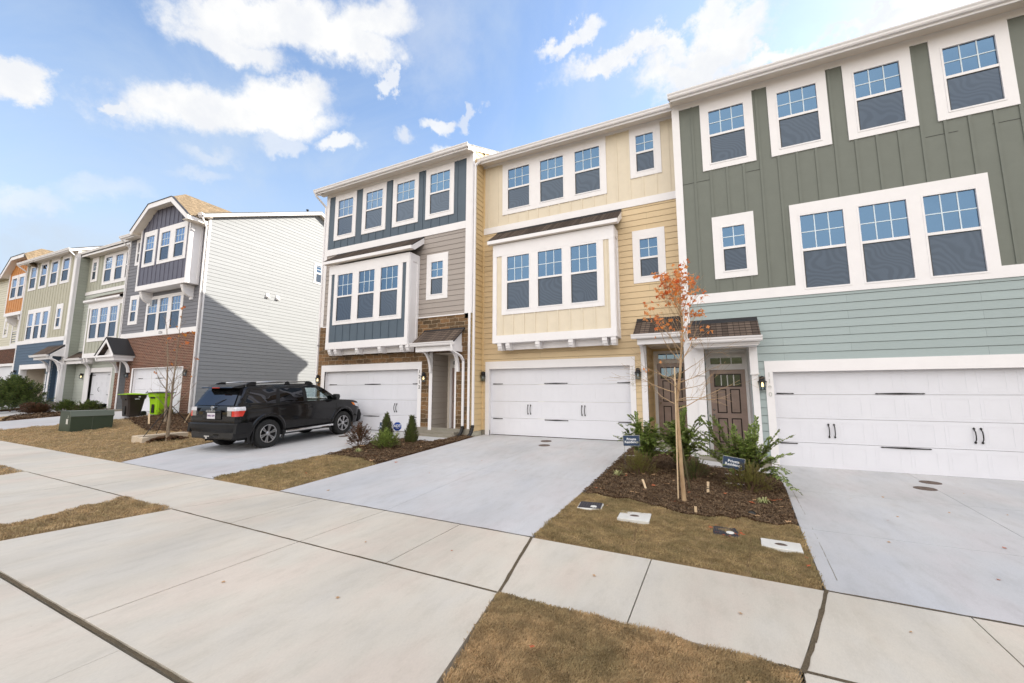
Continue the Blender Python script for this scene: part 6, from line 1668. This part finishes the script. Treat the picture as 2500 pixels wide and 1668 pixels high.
def tuft(x, y, n, L, seed, label):
    rg = random.Random(seed); b = MB()
    for k in range(n):
        a = rg.uniform(0, 6.28); o = Vector((math.cos(a), math.sin(a), 0)); s_ = o.cross(Vector((0, 0, 1)))*.006; l = L*rg.uniform(.6, 1.2)
        p0 = Vector((rg.uniform(-.03, .03), rg.uniform(-.03, .03), 0)); p1 = p0+o*l*.45+Vector((0, 0, l*.55)); p2 = p0+o*l+Vector((0, 0, l*rg.uniform(.0, .25)))
        b.add([tuple(p0-s_), tuple(p0+s_), tuple(p1+s_), tuple(p1-s_), tuple(p2)], [(0, 1, 2, 3), (3, 2, 4)])
    tag(b.build('grass_tuft', 'blade_green', loc=at(x, y)), label, 'plant')
tuft(-1.86, 8.72, 34, .17, 71, 'flattened pale variegated tuft left of the mulch bed')
tuft(.62, 8.15, 38, .15, 72, 'pale variegated tuft below the right yard sign')
tuft(-8.8, 8.45, 26, .2, 73, 'pale variegated tuft in the middle bed')
# ================================================================== PROPS
M['navy'] = paint('navy_sign', srgb(48, 66, 92), .45, .04)
M['sign_white'] = paint('sign_lettering', srgb(236, 238, 242), .5)
M['royal'] = paint('royal_blue_sign', srgb(30, 74, 160), .4, .05)
M['royal_d'] = paint('dark_blue_sign', srgb(22, 50, 120), .4, .05)
M['lime'] = paint('lime_plastic', srgb(150, 196, 22), .42, .04, 2)
M['bin_brown'] = paint('dark_brown_plastic', srgb(44, 34, 30), .45, .1, 2)
M['bin_black'] = paint('charcoal_plastic', srgb(46, 48, 48), .5, .1)
M['cab_green'] = paint('cabinet_green', srgb(56, 66, 50), .45, .06, 2)
M['cab_green_l'] = paint('cabinet_green_lid', srgb(92, 98, 86), .45, .06, 2)
M['poly'] = concrete_mat('polymer_concrete', srgb(204, 202, 196), .3)
M['meter_black'] = paint('black_plastic_lid', srgb(58, 56, 62), .6, .2, 30, bump=.6, bscale=120)
M['rust'] = paint('rusty_iron', srgb(96, 82, 74), .8, .2, 30)
M['paper'] = paint('paper_label', srgb(206, 204, 198), .7)
M['paint_red'] = paint('red_label', srgb(140, 40, 60), .5)
M['blockstone'] = concrete_mat('pale_block', srgb(196, 180, 158), .3)

def yard_sign(x, y, px, py, Y, w, hh, tilt, yaw, label, tx='Private\nResidence', size=.07):
    c = Vector(frame_px(px, py, Y)); g = H(x, y)
    t = empty('yard_sign', (c.x, c.y, g), yaw, label=label, cat='sign', group='navy yard signs'); zc = c.z-g
    b = MB(); b.box(-w/2, w/2, -.004, .004, -hh/2, hh/2); o = b.build('sign_panel', 'navy', t, loc=(0, 0, zc), rot=(0, tilt, 0))
    b = MB(); b.box(-w/2-.004, w/2+.004, -.003, .003, -hh/2-.004, -hh/2+.002); b.box(-w/2-.004, w/2+.004, -.003, .003, hh/2-.002, hh/2+.004); b.box(-w/2-.004, -w/2+.002, -.003, .003, -hh/2, hh/2); b.box(w/2-.002, w/2+.004, -.003, .003, -hh/2, hh/2)
    b.build('sign_border', 'paper', o)
    text_mesh(tx, size, 'sign_lettering', 'sign_white', o, (0, -.0055, 0), (R(90), 0, 0), .0008, bold=.0011, line=.85)
    b = MB()
    for s in (-1, 1): b.tube([(s*w*.42, .006, zc), (s*w*.44, .006, -.08)], .0035, 5)
    b.tube([(-w*.43, .006, .12), (w*.43, .006, .12)], .0035, 5); b.tube([(-w*.43, .006, .15+(zc-.15)*.4), (w*.43, .006, .15+(zc-.15)*.4)], .0035, 5)
    b.build('wire_frame', 'steel', t)
yard_sign(-1.75, 9.15, 1541.5, 1076, 9.15, .335, .215, R(-2), R(12), 'navy yard sign left of the maple on wire legs')
yard_sign(.25, 8.95, 1791, 1131, 8.9, .36, .21, R(7), R(-6), 'navy yard sign right of the maple in front of the porch walk')
yard_sign(-10.0, 10.95, 938, 1040, 10.95, .36, .23, R(2), R(8), 'navy yard sign half hidden behind the conical evergreen', size=.078)
c = Vector(frame_px(970, 1041.5, 10.9)); g = H(c.x, c.y); t = empty('security_sign', (c.x, c.y, g), R(22), label='blue octagonal security sign on a stake beside the conical evergreen', cat='sign'); zc = c.z-g
oc = lambda r: [(r*math.cos(R(22.5+45*k)), r*math.sin(R(22.5+45*k))) for k in range(8)]
b = MB(); b.prism(oc(.15), lambda u, v, a: (u, a, v), 0, .008); o = b.build('sign_panel', 'royal', t, loc=(0, 0, zc))
b = MB(); b.prism([(-.12, -.03), (.12, -.03), (.06, -.125), (-.06, -.125)], lambda u, v, a: (u, a, v), -.0015, 0); b.build('dark_band', 'royal_d', o)
text_mesh('ADT', .125, 'sign_lettering', 'sign_white', o, (0, -.003, .015), (R(90), 0, 0), .001, bold=.004)
text_mesh('Security', .035, 'sign_lettering', 'sign_white', o, (0, -.003, -.06), (R(90), 0, 0), .0006)
b = MB(); b.box(-.012, .012, .008, .016, -.1, zc+.1); b.build('stake', 'wood', t)

# ---- wheeled bins
def bin_(x, y, rz, bm, lm, logo, label):
    t = empty('wheeled_bin', (x, y, H(x, y)), R(rz), label=label, cat='waste bin', group='wheeled waste bins on the driveway')
    def ringpts(w, d, z, y0=0, r=.06): return [(sx*(w/2-(r if k in (0,) else 0)), y0+sy*(d/2-(0 if k in (0,) else r)), z) for sx, sy, ks in ((-1, -1, (1, 0)), (1, -1, (0, 1)), (1, 1, (1, 0)), (-1, 1, (0, 1))) for k in ks]
    secs = [(.50, .52, .02, -.02), (.51, .53, .10, -.02), (.56, .62, .55, 0), (.59, .68, .80, .0), (.63, .76, .86, .0), (.64, .80, 1.0, .0), (.66, .84, 1.01, 0), (.66, .84, 1.04, 0)]
    b = MB()
    for w, d, z, y0 in secs: b.v += ringpts(w, d, z, y0)
    for i in range(len(secs)-1):
        for k in range(8): b.f.append((i*8+k, i*8+(k+1) % 8, (i+1)*8+(k+1) % 8, (i+1)*8+k)); b.m.append(0)
    b.f.append(tuple(range(8))[::-1]); b.f.append(tuple((len(secs)-1)*8+k for k in range(8))); b.m += [0, 0]
    bo = b.build('bin_body', bm, t, bevel=.008)
    q = MB(); q.box(-.07, .07, -.335, -.27, .1, .5); q.box(-.12, .12, -.38, -.33, .78, .86); q.build('front_recess', 'black', bo)
    q = MB(); q.tube([(-.09, -.318, .44), (.09, -.318, .44)], .012, 6); q.build('catch_bar', 'steel', bo)
    l = MB(); P_ = [(-.34, -.47), (.34, -.47), (.345, .42), (-.345, .42)]
    zf = lambda x_, y_: 1.055+.05*(1-(x_/.35)**2)*(1-((y_+.02)/.5)**2)
    n = 8
    for j in range(n+1):
        for i in range(n+1): xx = -.345+.69*i/n; yy = -.47+.92*j/n; l.v.append((xx, yy, zf(xx, yy)))
    for j in range(n):
        for i in range(n): k = j*(n+1)+i; l.f.append((k, k+1, k+n+2, k+n+1)); l.m.append(0)
    l.box(-.345, .345, -.47, .45, 1.035, 1.056); l.tube([(-.26, .44, 1.05), (-.26, .52, 1.06), (.26, .52, 1.06), (.26, .44, 1.05)], .018, 6)
    l.build('lid', lm, t)
    for s in (-1, 1):
        w = MB(); w.lathe([(0, -.03), (.12, -.03), (.13, -.02), (.13, .02), (.12, .03), (0, .03)], (s*.30, .30, .13), 'x', 18); w.build('wheel', 'black', t, smooth=False)
    q = MB(); q.tube([(-.3, .3, .13), (.3, .3, .13)], .012, 6); q.build('axle', 'steel', t)
    text_mesh('GFL', .115, 'logo', logo, bo, (.310, -.01, .845), (R(90), 0, R(90)), .002, bold=.004)
    q = MB()
    for k in range(5):
        a = R(90+ (k-2)*38); q.prism([(0+.02*math.cos(a-1.2), .02*math.sin(a-1.2)), (.065*math.cos(a), .065*math.sin(a)), (.02*math.cos(a+1.2), .02*math.sin(a+1.2))], lambda u, v, z_: (.322+z_, .07+u, .915+v), 0, .003)
    q.build('logo_leaf', logo, bo)
bin_(-25.0, 9.8, 6, 'bin_brown', 'lime', 'sign_white', 'dark brown wheeled bin with a lime green lid')
bin_(-24.25, 10.55, 14, 'lime', 'bin_black', 'black', 'lime green wheeled bin with a charcoal lid')

# ---- utility cabinet
t = empty('utility_cabinet', (-22.05, 6.82, H(-22.05, 6.82)-.02), R(90), label='dark green metal utility cabinet on the lawn', cat='utility cabinet')
b = MB(); b.prism([(0, 0), (0, .62), (.08, .80), (1.0, .80), (1.0, 0)], lambda u, v, a: (a, u, v), .0, 1.25); bo = b.build('cabinet_body', 'cab_green', t, bevel=.012)
b = MB(); b.prism([(-.02, .62), (.07, .825), (1.02, .825), (1.02, .805), (.08, .805), (-.0, .60)], lambda u, v, a: (a, u, v), -.015, 1.265); b.build('lid', 'cab_green_l', t)
b = MB(); b.box(.62, .63, -.008, .01, .02, .62); b.box(-.01, 1.26, -.01, 1.01, 0, .04); b.build('door_seam', 'cab_green_l', bo)
b = MB(); b.box(-.012, -.004, .2, .36, .33, .52); b.build('warning_label', 'paper', bo)
b = MB(); b.box(-.012, -.004, .22, .25, .62, .65); b.box(-.012, -.004, .22, .25, .56, .59); b.box(.60, .66, -.02, -.01, .05, .09); b.build('latch', 'paper', bo)
# ---- stone block edging by the bare tree
b = MB(); b.box(-.16, .16, -.75, .75, -.05, .2); b.box(.16, .42, -.75, -.55, -.05, .16)
tag(b.build('stone_block', 'blockstone', loc=(-16.95, 7.5, H(-16.95, 7.5)), rot=(0, 0, R(4)), bevel=.02), 'pale stone edging block at the foot of the bare tree', 'stone block')
b = MB()
for k in range(60):
    a = rnd.uniform(0, 6.28); r_ = rnd.uniform(0, .42); x, y = r_*math.cos(a)*.8, r_*math.sin(a)*1.4; z = .14*(1-(r_/.45)**2)
    b.lathe([(0, .05), (.05, .03), (.075, 0), (.05, -.03), (0, -.03)], (x, y, z), 'z', 6)
tag(b.build('mulch_mound', 'mulch', loc=(-16.5, 7.5, H(-16.5, 7.5))), 'mulch heap at the foot of the bare tree', 'mulch', kind='stuff')
# ---- paint cans
for x, y, mt, lb in ((-35.0, 11.05, 'paint_red', 'white and red paint can by the partly raised garage door'), (-33.7, 11.1, 'paper', 'plain pale paint can right of the red-labelled one')):
    t = empty('paint_can', (x, y, H(x, y)), label=lb, cat='paint can', group='paint cans')
    b = MB(); b.lathe([(0, 0), (.13, 0), (.13, .29), (.12, .3), (0, .29)], (0, 0, 0), 'z', 16); b.build('can', 'paper', t)
    b = MB(); b.lathe([(.133, .08), (.133, .22)], (0, 0, 0), 'z', 16); b.build('label_band', mt, t)
    b = MB(); b.tube([(-.13, 0, .25), (-.12, 0, .38), (0, 0, .44), (.12, 0, .38), (.13, 0, .25)], .004, 4); b.build('wire_handle', 'steel', t)

# ---- lids in the lawn
def lid(kind, c, w, d, rz, label, tilt=0):
    x, y = c; t = empty('utility_box_lid', (x, y, H(x, y)+.019), R(rz), label=label, cat='utility lid')
    b = MB()
    if kind == 'poly':
        b.box(-w/2, w/2, -d/2, d/2, -.05, .022); o = b.build('lid', 'poly', t, bevel=.006)
        b = MB(); b.lathe([(0, .025), (.045, .025), (.05, .022)], (0, .0, 0), 'z', 24); b.lathe([(.030, .029), (.036, .029), (.036, .02)], (0, 0, 0), 'z', 24); q = b.build('round_cap', 'rust', o); q.scale = (1.35, .8, 1)
    else:
        b.box(-w/2-.02, w/2+.02, -d/2-.02, d/2+.02, -.05, .012); o = b.build('rim', 'paper' if tilt else 'meter_black', t, bevel=.02)
        b = MB(); b.box(-w/2, w/2, -d/2, d/2, 0, .02)
        for i in range(9):
            for j in range(7): a, c_ = -w/2+w*(i+.5)/9, -d/2+d*(j+.5)/7; b.box(a-.009, a+.009, c_-.007, c_+.007, .02, .024)
        b.build('lid', 'meter_black', t)
        b = MB(); b.lathe([(0, .03), (.045, .03), (.05, .02)], (w*.18, -d*.3, 0), 'z', 20); b.build('round_cap', 'paper', t)
lid('black', (-1.86, 6.62), .34, .34, 8, 'black textured meter lid nearest the yellow house driveway', 1)
lid('poly', (-1.15, 6.42), .44, .42, 3, 'pale concrete utility lid left of centre in the lawn')
lid('black', (.03, 6.4), .27, .30, 4, 'black textured meter lid ringed with rusty leaves')
lid('poly', (.63, 6.18), .42, .32, -3, 'pale concrete utility lid beside the green house driveway')
b = MB(); P_ = [(0, 0, -.2), (-.0, .02, -.02), (-.0, -.02, .045)]
b.tube([(0, .1, -.06), (0, 0, -.005), (0, -.08, .03)], [.062, .060, .060], 14, cap=False); b.tube([(0, .1, -.06), (0, 0, -.005), (0, -.07, .026)], [.055, .052, .052], 14, cap=True)
tag(b.build('drain_pipe', 'black', loc=(.40, 7.32, H(.4, 7.32)+.03)), 'black corrugated drain pipe mouth in the mulch', 'pipe')
# ---- cast covers in the driveways
for k, (x, y, lb) in enumerate(((-4.78, 12.15, 'round rusty cover close to the yellow garage door'), (-4.55, 11.42, 'round rusty cover farther from the yellow garage door'), (3.83, 11.45, 'round rusty cover close to the green house garage door'), (3.52, 10.78, 'round rusty cover farther from the green house garage door'), (-11.85, 10.65, 'round dark cover beside the front wheel of the SUV'))):
    b = MB(); b.lathe([(0, .006), (.13, .006), (.132, .0), (.14, 0), (.14, .006), (.168, .005), (.172, -.01)], (0, 0, 0), 'z', 32); b.lathe([(0, .012), (.03, .012), (.03, .0)], (0, .04, 0), 'z', 12)
    o = b.build('drain_cover', 'rust', loc=(x, y, H(x, y)+.002)); o.rotation_euler = (math.atan2(H(x, y+.2)-H(x, y-.2), .4), 0, 0); tag(o, lb, 'drain cover', 'round covers in the driveways')
# ---- small survey stakes
for (p, q, w, lb) in (((-1.2, 7.98), (-1.28, 8.12, .15), .018, 'short broken stake leaning left of the maple'), ((-.2, 8.29), (-.19, 8.34, .2), .02, 'pale survey stake with black marks right of the maple'), ((-.35, 7.0), (-.35, 7.0, .11), .018, 'short split stake at the edge of the mulch'), ((-21.9, 9.2), (-22.2, 9.3, .42), .03, 'thin pale stake in front of the waste bins'), ((-20.8, 10.0), (-20.6, 10.1, .45), .03, 'pale wooden stake by the grey house corner')):
    z = H(*p); v = Vector((q[0]-p[0], q[1]-p[1], q[2])); b = MB(); b.box(-w, w, -w*.4, w*.4, -.06, v.length+.02)
    if 'marks' in lb:
        b.box(-w-.001, w+.001, -w*.4-.001, w*.4+.001, .10, .115, 1); b.box(-w-.001, w+.001, -w*.4-.001, w*.4+.001, .13, .14, 1)
    o = b.build('survey_stake', ['wood', 'black'], loc=(p[0], p[1], z)); o.rotation_euler = v.to_track_quat('Z', 'Y').to_euler(); tag(o, lb, 'stake', 'survey stakes')

# ---- fallen leaves: one curled maple leaf mesh of each tone, copied about
def leafmesh(mat, seed):
    rg = random.Random(seed); b = MB(); sh = [(0, 0), (.25, .28), (.12, .42), (.5, .45), (.42, .62), (.62, .85), (.38, .82), (.22, .9), (0, 1.3), (-.22, .9), (-.38, .82), (-.62, .85), (-.42, .62), (-.5, .45), (-.12, .42), (-.25, .28)]
    cen = (0, .6, .12); vs = [cen]+[(u, v-.05, .05+.35*abs(u)*rg.uniform(.3, 1.3)+rg.uniform(0, .12)) for u, v in sh]
    b.add(vs, [(0, i+1, (i+1) % len(sh)+1) for i in range(len(sh))]); return b
protos = [leafmesh('dry', 1).build('fallen_leaf', 'dry'), leafmesh('dry', 2).build('fallen_leaf', 'dry'), leafmesh('dry', 3).build('fallen_leaf', 'dry_red')]
used = [False]*3
GR = {'m': 'small dry leaf lying on the mulch', 'c': 'small dry leaf lying on the concrete', 'g': 'small dry leaf lying on the lawn'}
def put(x, y, s, k, where, label=None):
    o = protos[k] if not used[k] else protos[k].copy()
    if used[k]: COL.objects.link(o)
    used[k] = True; o.location = (x, y, H(x, y)+{'m': .045, 'c': .003, 'g': .035}[where]); o.scale = (s, s, s*.8)
    o.rotation_euler = (rnd.uniform(-.25, .25), rnd.uniform(-.25, .25), rnd.uniform(0, 6.28))
    tag(o, label or GR[where], 'leaf', {'m': 'dry leaves on the mulch', 'c': 'dry leaves on the concrete', 'g': 'dry leaves on the lawn'}[where])
put(-6.48, 5.54, .05, 0, 'c', 'curled tan leaf on the yellow house driveway near the pavement'); put(-9.34, 9.2, .15, 0, 'm', 'large tan leaf beneath the sparse bronze shrub'); put(-8.78, 8.24, .12, 1, 'm', 'broad tan leaf at the lawn end of the middle bed')
put(-7.67, 7.73, .12, 1, 'm', 'curled tan leaf at the driveway corner of the middle bed'); put(-8.2, 10.31, .12, 0, 'm', 'yellowish leaf near the narrow conical evergreen'); put(-10.32, 9.46, .08, 1, 'c', 'curled leaf on the driveway beside the SUV front wheel')
put(-7.02, 7.9, .07, 2, 'c', 'reddish leaf on the yellow house driveway by the middle bed'); put(.72, 8.3, .13, 2, 'm', 'rust coloured leaf beside the right tuft'); put(.5, 7.25, .12, 0, 'm', 'large tan leaf beside the drain pipe mouth')
for x, y in ((2.2, 8.1), (2.05, 9.3), (2.6, 9.7), (2.4, 8.4), (3.2, 9.0), (3.9, 9.2), (3.1, 7.4), (1.9, 7.0), (2.5, 6.2), (4.6, 8.8), (4.0, 10.6), (-3.4, 11.2), (-3.0, 10.2), (-2.6, 9.2), (-3.9, 9.6), (-4.0, 8.3), (-5.2, 8.9), (-5.6, 7.4), (-1.2, 4.4), (.1, 4.3), (-3.2, 2.9), (-4.4, 2.6), (-2.9, 4.3), (-4.0, 4.0), (1.3, 4.6)): put(x, y, rnd.uniform(.022, .045), rnd.choice((0, 1, 2)), 'c')
for k in range(48):
    while True:
        x, y = rnd.uniform(-2.1, 1.1), rnd.uniform(7.2, 10.8)
        if inside(B1, np.array([x]), np.array([y]))[0]: break
    put(x, y, rnd.uniform(.045, .09), rnd.choice((0, 1, 1, 2)), 'm')
for k in range(9):
    put(rnd.uniform(-9.4, -7.6), rnd.uniform(8.2, 9.9), rnd.uniform(.04, .07), rnd.choice((0, 1)), 'm')
for k in range(14):
    a = k*.45; put(.03+.2*math.cos(a), 6.42+.2*math.sin(a), rnd.uniform(.03, .055), 2, 'g')
for x, y in ((.82, 5.9), (.86, 6.3), (.8, 5.6), (-.9, 5.9), (-1.6, 6.7), (-1.0, 2.6), (-.6, 2.9), (-.2, 3.2), (-.5, 2.5), (-1.3, 3.0), (0., 2.4), (.1, 3.3), (-.75, 2.75), (-8.6, 6.8), (-8.0, 6.2), (-9.0, 7.3)): put(x, y, rnd.uniform(.022, .045), rnd.choice((0, 1, 2)), 'g')
put(-.55, 2.66, .03, 2, 'g')
# ================================================================== CAMERA, LIGHT, SKY
cam = bpy.data.cameras.new('camera'); cam.lens = 14.4; cam.sensor_width = 36; cam.clip_start = .05; cam.clip_end = 4000
co = bpy.data.objects.new('camera', cam); COL.objects.link(co); co.location = (0, 0, 0); co.rotation_euler = (R(97.07), 0, R(26.13)); S.camera = co
SKYTINT = (.93, .90, .88, 1); BACK_FILL = .82
sd = Vector((7.85, 7.6, 6.82)).normalized()
sun = bpy.data.lights.new('sun', 'SUN'); sun.energy = 3.4; sun.angle = R(.55); sun.color = (1, .94, .81)
so = bpy.data.objects.new('sun', sun); COL.objects.link(so); so.rotation_euler = (-sd).to_track_quat('-Z', 'Y').to_euler()
W = bpy.data.worlds.new('World'); S.world = W; W.use_nodes = True; nt = W.node_tree; nt.nodes.clear()
out = nt.nodes.new('ShaderNodeOutputWorld'); bg = nt.nodes.new('ShaderNodeBackground'); nt.links.new(bg.outputs[0], out.inputs[0])
sky = nt.nodes.new('ShaderNodeTexSky'); sky.sky_type = 'NISHITA'; sky.sun_disc = False
sky.sun_elevation = math.asin(sd.z); sky.sun_rotation = math.atan2(sd.x, sd.y); sky.air_density = 1.0; sky.dust_density = .6; sky.ozone_density = 1.6
bg.inputs[1].default_value = SKYSTR = .12
tc = nt.nodes.new('ShaderNodeTexCoord'); DIR = tc.outputs['Generated']
def vdot(v, src=DIR):
    n = nt.nodes.new('ShaderNodeVectorMath'); n.operation = 'DOT_PRODUCT'; nt.links.new(src, n.inputs[0]); n.inputs[1].default_value = v; return n.outputs['Value']
def mth(op, a, b=None, c=None, clamp=False):
    n = nt.nodes.new('ShaderNodeMath'); n.operation = op; n.use_clamp = clamp
    for i, v in enumerate((a, b, c)):
        if v is None: continue
        if hasattr(v, 'is_output'): nt.links.new(v, n.inputs[i])
        else: n.inputs[i].default_value = v
    return n.outputs[0]
def sstep(v, a, b, lo=0., hi=1.):
    n = nt.nodes.new('ShaderNodeMapRange'); n.interpolation_type = 'SMOOTHSTEP'; nt.links.new(v, n.inputs[0])
    for i, q in enumerate((a, b, lo, hi)): n.inputs[1+i].default_value = q
    return n.outputs[0]
# cloud bodies: soft ellipses on the sky dome, torn by noise that lives on the dome too
fwd = Vector((-math.sin(R(26.13))*math.cos(R(7.07)), math.cos(R(26.13))*math.cos(R(7.07)), math.sin(R(7.07))))
rgt = Vector((math.cos(R(26.13)), math.sin(R(26.13)), 0)); upv = rgt.cross(fwd)
def skydir(px, py): return (fwd*1000+rgt*(px-1250)+upv*(834-py)).normalized()
def tnoise(scale, det, rough, dist=0.):
    n = nt.nodes.new('ShaderNodeTexNoise'); n.inputs['Scale'].default_value = scale; n.inputs['Detail'].default_value = det
    n.inputs['Roughness'].default_value = rough; n.inputs['Distortion'].default_value = dist; nt.links.new(DIR, n.inputs['Vector']); return n
wn = tnoise(4.5, 7, .62); w2 = tnoise(17, 7, .62)
def warp(amount1, amount2):
    a = nt.nodes.new('ShaderNodeVectorMath'); a.operation = 'SUBTRACT'; nt.links.new(wn.outputs[1], a.inputs[0]); a.inputs[1].default_value = (.5, .5, .5)
    s = nt.nodes.new('ShaderNodeVectorMath'); s.operation = 'MULTIPLY_ADD'; nt.links.new(a.outputs[0], s.inputs[0]); s.inputs[1].default_value = (amount1,)*3; nt.links.new(DIR, s.inputs[2])
    b_ = nt.nodes.new('ShaderNodeVectorMath'); b_.operation = 'SUBTRACT'; nt.links.new(w2.outputs[1], b_.inputs[0]); b_.inputs[1].default_value = (.5, .5, .5)
    t = nt.nodes.new('ShaderNodeVectorMath'); t.operation = 'MULTIPLY_ADD'; nt.links.new(b_.outputs[0], t.inputs[0]); t.inputs[1].default_value = (amount2,)*3; nt.links.new(s.outputs[0], t.inputs[2])
    return t.outputs[0]
FN = tnoise(26, 8, .68).outputs[0]
WD = warp(.12, .06); WS = warp(.22, .14)
def blob(px, py, rx, ry, ang=0., soft=.34, src=WD, power=1.):
    c = skydir(px, py); u = (skydir(px+20*math.cos(ang), py-20*math.sin(ang))-c).normalized(); v = c.cross(u).normalized()
    k = lambda r, ax: .82*r/ (1000*math.sqrt(1+((px-1250)**2+(834-py)**2)/1e6))
    a = mth('DIVIDE', mth('SUBTRACT', vdot(u, src), c.dot(u)), k(rx, 0)); b_ = mth('DIVIDE', mth('SUBTRACT', vdot(v, src), c.dot(v)), k(ry, 1))
    r = mth('SQRT', mth('ADD', mth('MULTIPLY', a, a), mth('MULTIPLY', b_, b_)))
    r = mth('MULTIPLY_ADD', mth('SUBTRACT', FN, .5), .9, r)
    front = mth('GREATER_THAN', vdot(c), 0.)
    return mth('MULTIPLY', mth('MULTIPLY', sstep(r, 1+soft, 1-soft, 0, 1), power), front)
BL = [blob(640, 35, 230, 75, -.1), blob(800, 95, 210, 60, -.25), blob(900, 60, 130, 50, .25, .5), blob(560, 95, 120, 40, -.4),
      blob(560, 270, 265, 68, .0), blob(690, 232, 130, 58, 0), blob(480, 262, 120, 42, .2), blob(700, 285, 140, 50, -.1, .4),
      blob(30, 205, 105, 75, 0, .2), blob(285, 270, 38, 22, 0, .3, WD, .9),
      blob(1560, 150, 230, 42, .25, .42, WS, .95), blob(1750, 110, 105, 75, .6, .42, WS), blob(1700, 175, 130, 60, .5, .5, WS), blob(1840, 170, 115, 34, .1, .42, WS),
      blob(1400, 85, 120, 34, .45, .42, WS, .9), blob(2110, 100, 150, 20, .32, .42, WS, .9), blob(1780, 20, 80, 55, 1.2, .42, WS, .9),
      blob(1075, 290, 48, 20, 0, .3, WD, .85), blob(840, 345, 60, 24, 0, .3, WD, .85), blob(945, 190, 28, 28, 0, .42, WS, .75), blob(1140, 255, 40, 24, .8, .42, WS, .6),
      blob(700, 350, 62, 30, 0, .3, WD, .55), blob(520, 385, 60, 16, 0, .6, WD, .4), blob(975, 315, 24, 14, 0, .6, WD, .7), blob(1085, 355, 30, 14, 0, .6, WD, .8),
      blob(490, 430, 60, 14, 0, .7, WD, .35), blob(30, 500, 90, 26, 0, .7, WD, .45), blob(230, 480, 90, 24, 0, .7, WD, .35), blob(1030, 60, 110, 120, .9, .9, WS, .25)]
cl = BL[0]
for b_ in BL[1:]: cl = mth('MAXIMUM', cl, b_)
# thin high veil, thicker towards the horizon
veil = tnoise(2.4, 8, .6, .6); z = vdot((0, 0, 1))
vfac = mth('MULTIPLY', sstep(veil.outputs[0], .40, .70), .45)
hfac = sstep(z, .62, .08, .0, .85)
vsum = mth('ADD', vfac, hfac, clamp=True)
base = sky.outputs[0]
def vmix(fac, a, b_, mode='MIX'):
    n = nt.nodes.new('ShaderNodeMix'); n.data_type = 'RGBA'; n.blend_type = mode
    for i, v in ((0, fac), (6, a), (7, b_)):
        if hasattr(v, 'is_output'): nt.links.new(v, n.inputs[i])
        else: n.inputs[i].default_value = v
    return n.outputs[2]
KS = 1/SKYSTR
def C(r, g, b_, k=1.): return (r*KS*k, g*KS*k, b_*KS*k, 1)
EXPO = 1.55; E_ = 2**-EXPO
base = vmix(1, base, SKYTINT, 'MULTIPLY')
base = vmix(vsum, base, C(.66, .78, .93, E_*.98))
sh = tnoise(9, 6, .6)
ccol = vmix(sstep(sh.outputs[0], .38, .62), C(.90, .92, .96, E_), C(1.03, 1.03, 1.02, E_))
col = vmix(cl, base, ccol)
# unseen bright cloud sheet behind and above the camera, added to light shaded fronts
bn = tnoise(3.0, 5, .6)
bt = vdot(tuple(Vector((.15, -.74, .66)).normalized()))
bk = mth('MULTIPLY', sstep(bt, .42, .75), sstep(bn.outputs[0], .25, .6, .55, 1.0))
col = vmix(bk, col, C(1.04, 1.0, .955, BACK_FILL))
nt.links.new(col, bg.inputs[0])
S.view_settings.view_transform = 'Standard'; S.view_settings.look = 'None'; S.view_settings.gamma = 1; S.view_settings.exposure = EXPO
S.render.engine = 'CYCLES'
try: S.cycles.max_bounces = 6; S.cycles.diffuse_bounces = 3; S.cycles.glossy_bounces = 3; S.cycles.transparent_max_bounces = 12
except Exception: pass
S.render.resolution_x = 1024; S.render.resolution_y = 683
